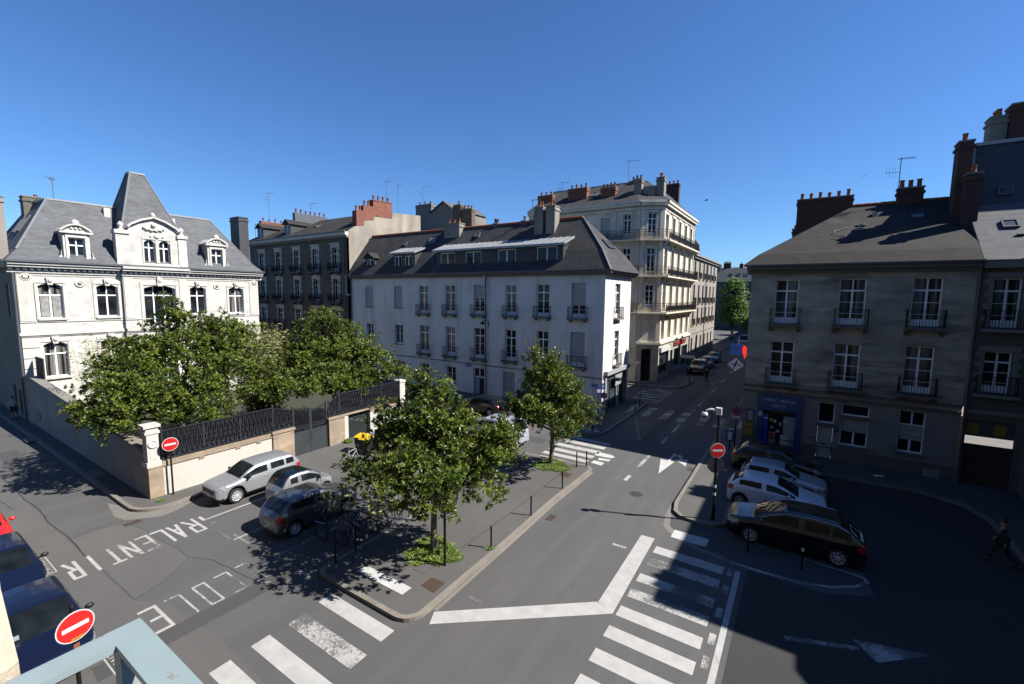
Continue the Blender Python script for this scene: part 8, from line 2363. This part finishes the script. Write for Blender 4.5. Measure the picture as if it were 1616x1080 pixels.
# ================================================================== PEOPLE AND BIRDS
def person(label, x, y, deg, pose, mats, z=KH, hgt=1.72):
    """one skinned body; clothing and hair follow it as children"""
    t = empty('person', (x, y, z), label, 'person', None, radians(deg))
    k = hgt / 1.75
    J = {'pelvis': (0, 0, .95), 'waist': (0, 0, 1.1), 'chest': (.02, 0, 1.32), 'neck': (.03, 0, 1.48), 'head0': (.045, 0, 1.56), 'head1': (.05, 0, 1.70)}
    a = pose['stride']
    for s_, sg_ in (('l', 1), ('r', -1)):
        sw = a * sg_
        J['hip' + s_] = (0, .09 * sg_, .92); J['knee' + s_] = (.05 + sw * .45, .095 * sg_, .50); J['ank' + s_] = (sw - (.12 if sw < 0 else 0), .095 * sg_, .085 + (.05 if sw < 0 else 0)); J['toe' + s_] = (sw + .14, .10 * sg_, .035)
        J['sho' + s_] = (.02, .185 * sg_, 1.40); J['elb' + s_] = (-.03 - sw * .35, .235 * sg_, 1.13); J['wri' + s_] = (pose['arm'][0] * 1.0 - sw * .55, .23 * sg_, .90 + pose['arm'][1])
    rad = {'pelvis': (.13, .155), 'waist': (.105, .13), 'chest': (.12, .165), 'neck': .052, 'head0': .075, 'head1': .088, 'hip': .095, 'knee': .06, 'ank': .042, 'toe': .036, 'sho': .06, 'elb': .042, 'wri': .03}
    ed = [('pelvis', 'waist'), ('waist', 'chest'), ('chest', 'neck'), ('neck', 'head0'), ('head0', 'head1')]
    for s_ in 'lr': ed += [('pelvis', 'hip' + s_), ('hip' + s_, 'knee' + s_), ('knee' + s_, 'ank' + s_), ('ank' + s_, 'toe' + s_), ('chest', 'sho' + s_), ('sho' + s_, 'elb' + s_), ('elb' + s_, 'wri' + s_)]
    def skin(names, edges, scale, nm, m, extra=(), root=None):
        vs = [Vector(J[n]) * k for n in names]; es = [(names.index(p), names.index(q)) for p, q in edges]
        base = len(vs); rr = [rad[n if n in rad else n[:-1]] for n in names]
        for pts, pr in extra:          # chains: first point hooks onto a named joint
            i0 = names.index(pts[0]); prev = i0
            for p, q in zip(pts[1:], pr):
                vs.append(Vector(p) * k); rr.append(q); es.append((prev, len(vs) - 1)); prev = len(vs) - 1
        me = bpy.data.meshes.new(nm); me.from_pydata(vs, es, [])
        o = bpy.data.objects.new(nm, me); col.objects.link(o)
        md = o.modifiers.new('skin', 'SKIN'); md.use_smooth_shade = True
        sv = me.skin_vertices[0].data
        for i, q in enumerate(rr):
            q = q if isinstance(q, tuple) else (q, q)
            sv[i].radius = (q[0] * k * scale, q[1] * k * scale); sv[i].use_root = (i == names.index(root or names[0]))
        sb = o.modifiers.new('sub', 'SUBSURF'); sb.levels = 1; sb.render_levels = 1
        bpy.context.view_layer.update()
        fm = bpy.data.meshes.new_from_object(o.evaluated_get(bpy.context.evaluated_depsgraph_get()))
        bpy.data.objects.remove(o)
        fm.materials.clear(); fm.materials.append(M[m])
        q = bpy.data.objects.new(nm, fm); col.objects.link(q); q.parent = t
        return q
    ex = []
    for s_, sg_ in (('l', 1), ('r', -1)):
        w0 = Vector(J['wri' + s_]); d = (w0 - Vector(J['elb' + s_])).normalized()
        palm = w0 + d * .07
        for i, (off, ln) in enumerate(((-.030, .075), (-.010, .085), (.011, .08), (.030, .062))):
            f0 = palm + Vector((off, 0, 0)) + d * .02
            ex.append((('wri' + s_, tuple(palm), tuple(f0), tuple(f0 + d * ln * .5 + Vector((.006, -.008 * sg_, 0))), tuple(f0 + d * ln + Vector((.012, -.022 * sg_, 0)))), (.03, .0105, .0095, .008)))
        ex.append((('wri' + s_, tuple(w0 + d * .035 + Vector((.02, 0, 0))), tuple(w0 + d * .07 + Vector((.045, -.01 * sg_, 0)))), (.015, .010)))
    skin(list(J), ed, 1.0, 'body', 'skin', ex, 'pelvis')
    tops = ['pelvis', 'waist', 'chest', 'shol', 'shor', 'elbl', 'elbr'] + (['wril', 'wrir'] if pose.get('sleeves') else [])
    te = [('pelvis', 'waist'), ('waist', 'chest'), ('chest', 'shol'), ('chest', 'shor'), ('shol', 'elbl'), ('shor', 'elbr')] + ([('elbl', 'wril'), ('elbr', 'wrir')] if pose.get('sleeves') else [])
    skin(tops, te, 1.16, 'top', mats[0])
    legs = ['pelvis', 'hipl', 'hipr', 'kneel', 'kneer'] + ([] if pose.get('shorts') else ['ankl', 'ankr'])
    le = [('pelvis', 'hipl'), ('pelvis', 'hipr'), ('hipl', 'kneel'), ('hipr', 'kneer')] + ([] if pose.get('shorts') else [('kneel', 'ankl'), ('kneer', 'ankr')])
    skin(legs, le, 1.15, 'trousers', mats[1])
    def loc(nm, mb, m):
        o = mb.build(nm, [m], None, (0, 0, 0)); o.parent = t; o.location = (0, 0, 0)
    h = Vector(J['head1']) * k
    mb = MB(); mb.sphere(h + Vector((-.018, 0, .03)), .105 * k, 12, 0, (1.05, .92, .95)); loc('hair', mb, 'hair')
    mb = MB(); mb.sphere(h + Vector((.088 * k, 0, -.045)), .018, 6, 0, (1, .7, 1.2)); loc('nose', mb, 'skin')
    for sg_ in (1, -1): mb = MB(); mb.sphere(h + Vector((.077 * k, .033 * sg_, -.02)), .011, 6); loc('eye', mb, 'iron'); mb = MB(); mb.sphere(h + Vector((0, .09 * sg_ * k, -.03)), .02, 6, 0, (1, .4, 1.4)); loc('ear', mb, 'skin')
    mb = MB(); mb.box(h.x + .074, -.022, h.z - .085, h.x + .086, .022, h.z - .076); loc('mouth', mb, 'brick_red')
    for s_ in 'lr':
        mb = MB(); p = Vector(J['ank' + s_]) * k; q = Vector(J['toe' + s_]) * k
        mb.tube([p + Vector((-.05, 0, -.02)), p + Vector((.0, 0, -.015)), q + Vector((.02, 0, 0))], [.045, .052, .038], 8); loc('shoe', mb, 'plastic' if s_ else 'plastic')
    return t
person('person seen from behind in a white T-shirt and dark shorts on the shaded lane pavement', -49.2, 7.05, 178, {'stride': .16, 'arm': (0, 0), 'shorts': True}, ('cloth_white', 'cloth_dark'), KH, 1.68)
person('person in dark clothes standing in the far street beside the off-roader', -8.9, 55.0, -70, {'stride': .10, 'arm': (.05, .02), 'sleeves': True}, ('cloth_dark', 'cloth_dark'), 0.0, 1.75)
person('person striding in dark clothes through the shade at the right edge', 6.75, 23.1, 150, {'stride': .33, 'arm': (.05, .03), 'sleeves': True}, ('cloth_dark', 'cloth_dark'), 0.0, 1.74)
def bird(label, c, span, deg, m):
    t = empty('bird', c, label, 'bird', None, radians(deg))
    mb = MB(); mb.tube([(-.5 * span, 0, 0), (-.25 * span, 0, .01), (0, 0, .02), (.2 * span, 0, .03), (.28 * span, 0, .03)], [.02 * span, .06 * span, .09 * span, .06 * span, .01 * span], 8); o = mb.build('body', [m], None, (0, 0, 0)); o.parent = t; o.location = (0, 0, 0)
    for sg_ in (1, -1):
        mb = MB(); mb.hexa([(.12 * span, 0, .02), (-.06 * span, 0, .02), (-.16 * span, sg_ * .5 * span, .16 * span), (.0, sg_ * .5 * span, .17 * span)], [(.12 * span, 0, .03), (-.06 * span, 0, .03), (-.16 * span, sg_ * .5 * span, .165 * span), (.0, sg_ * .5 * span, .175 * span)]); o = mb.build('wing', [m], None, (0, 0, 0)); o.parent = t; o.location = (0, 0, 0)
bird('dark bird flying above the far street', (-8.9, 49.4, 19.5), .62, 20, 'cloth_dark')
bird('small pale gull flying above the stone house roof', (5.6, 80.0, 26.6), .9, 60, 'cloth_white')
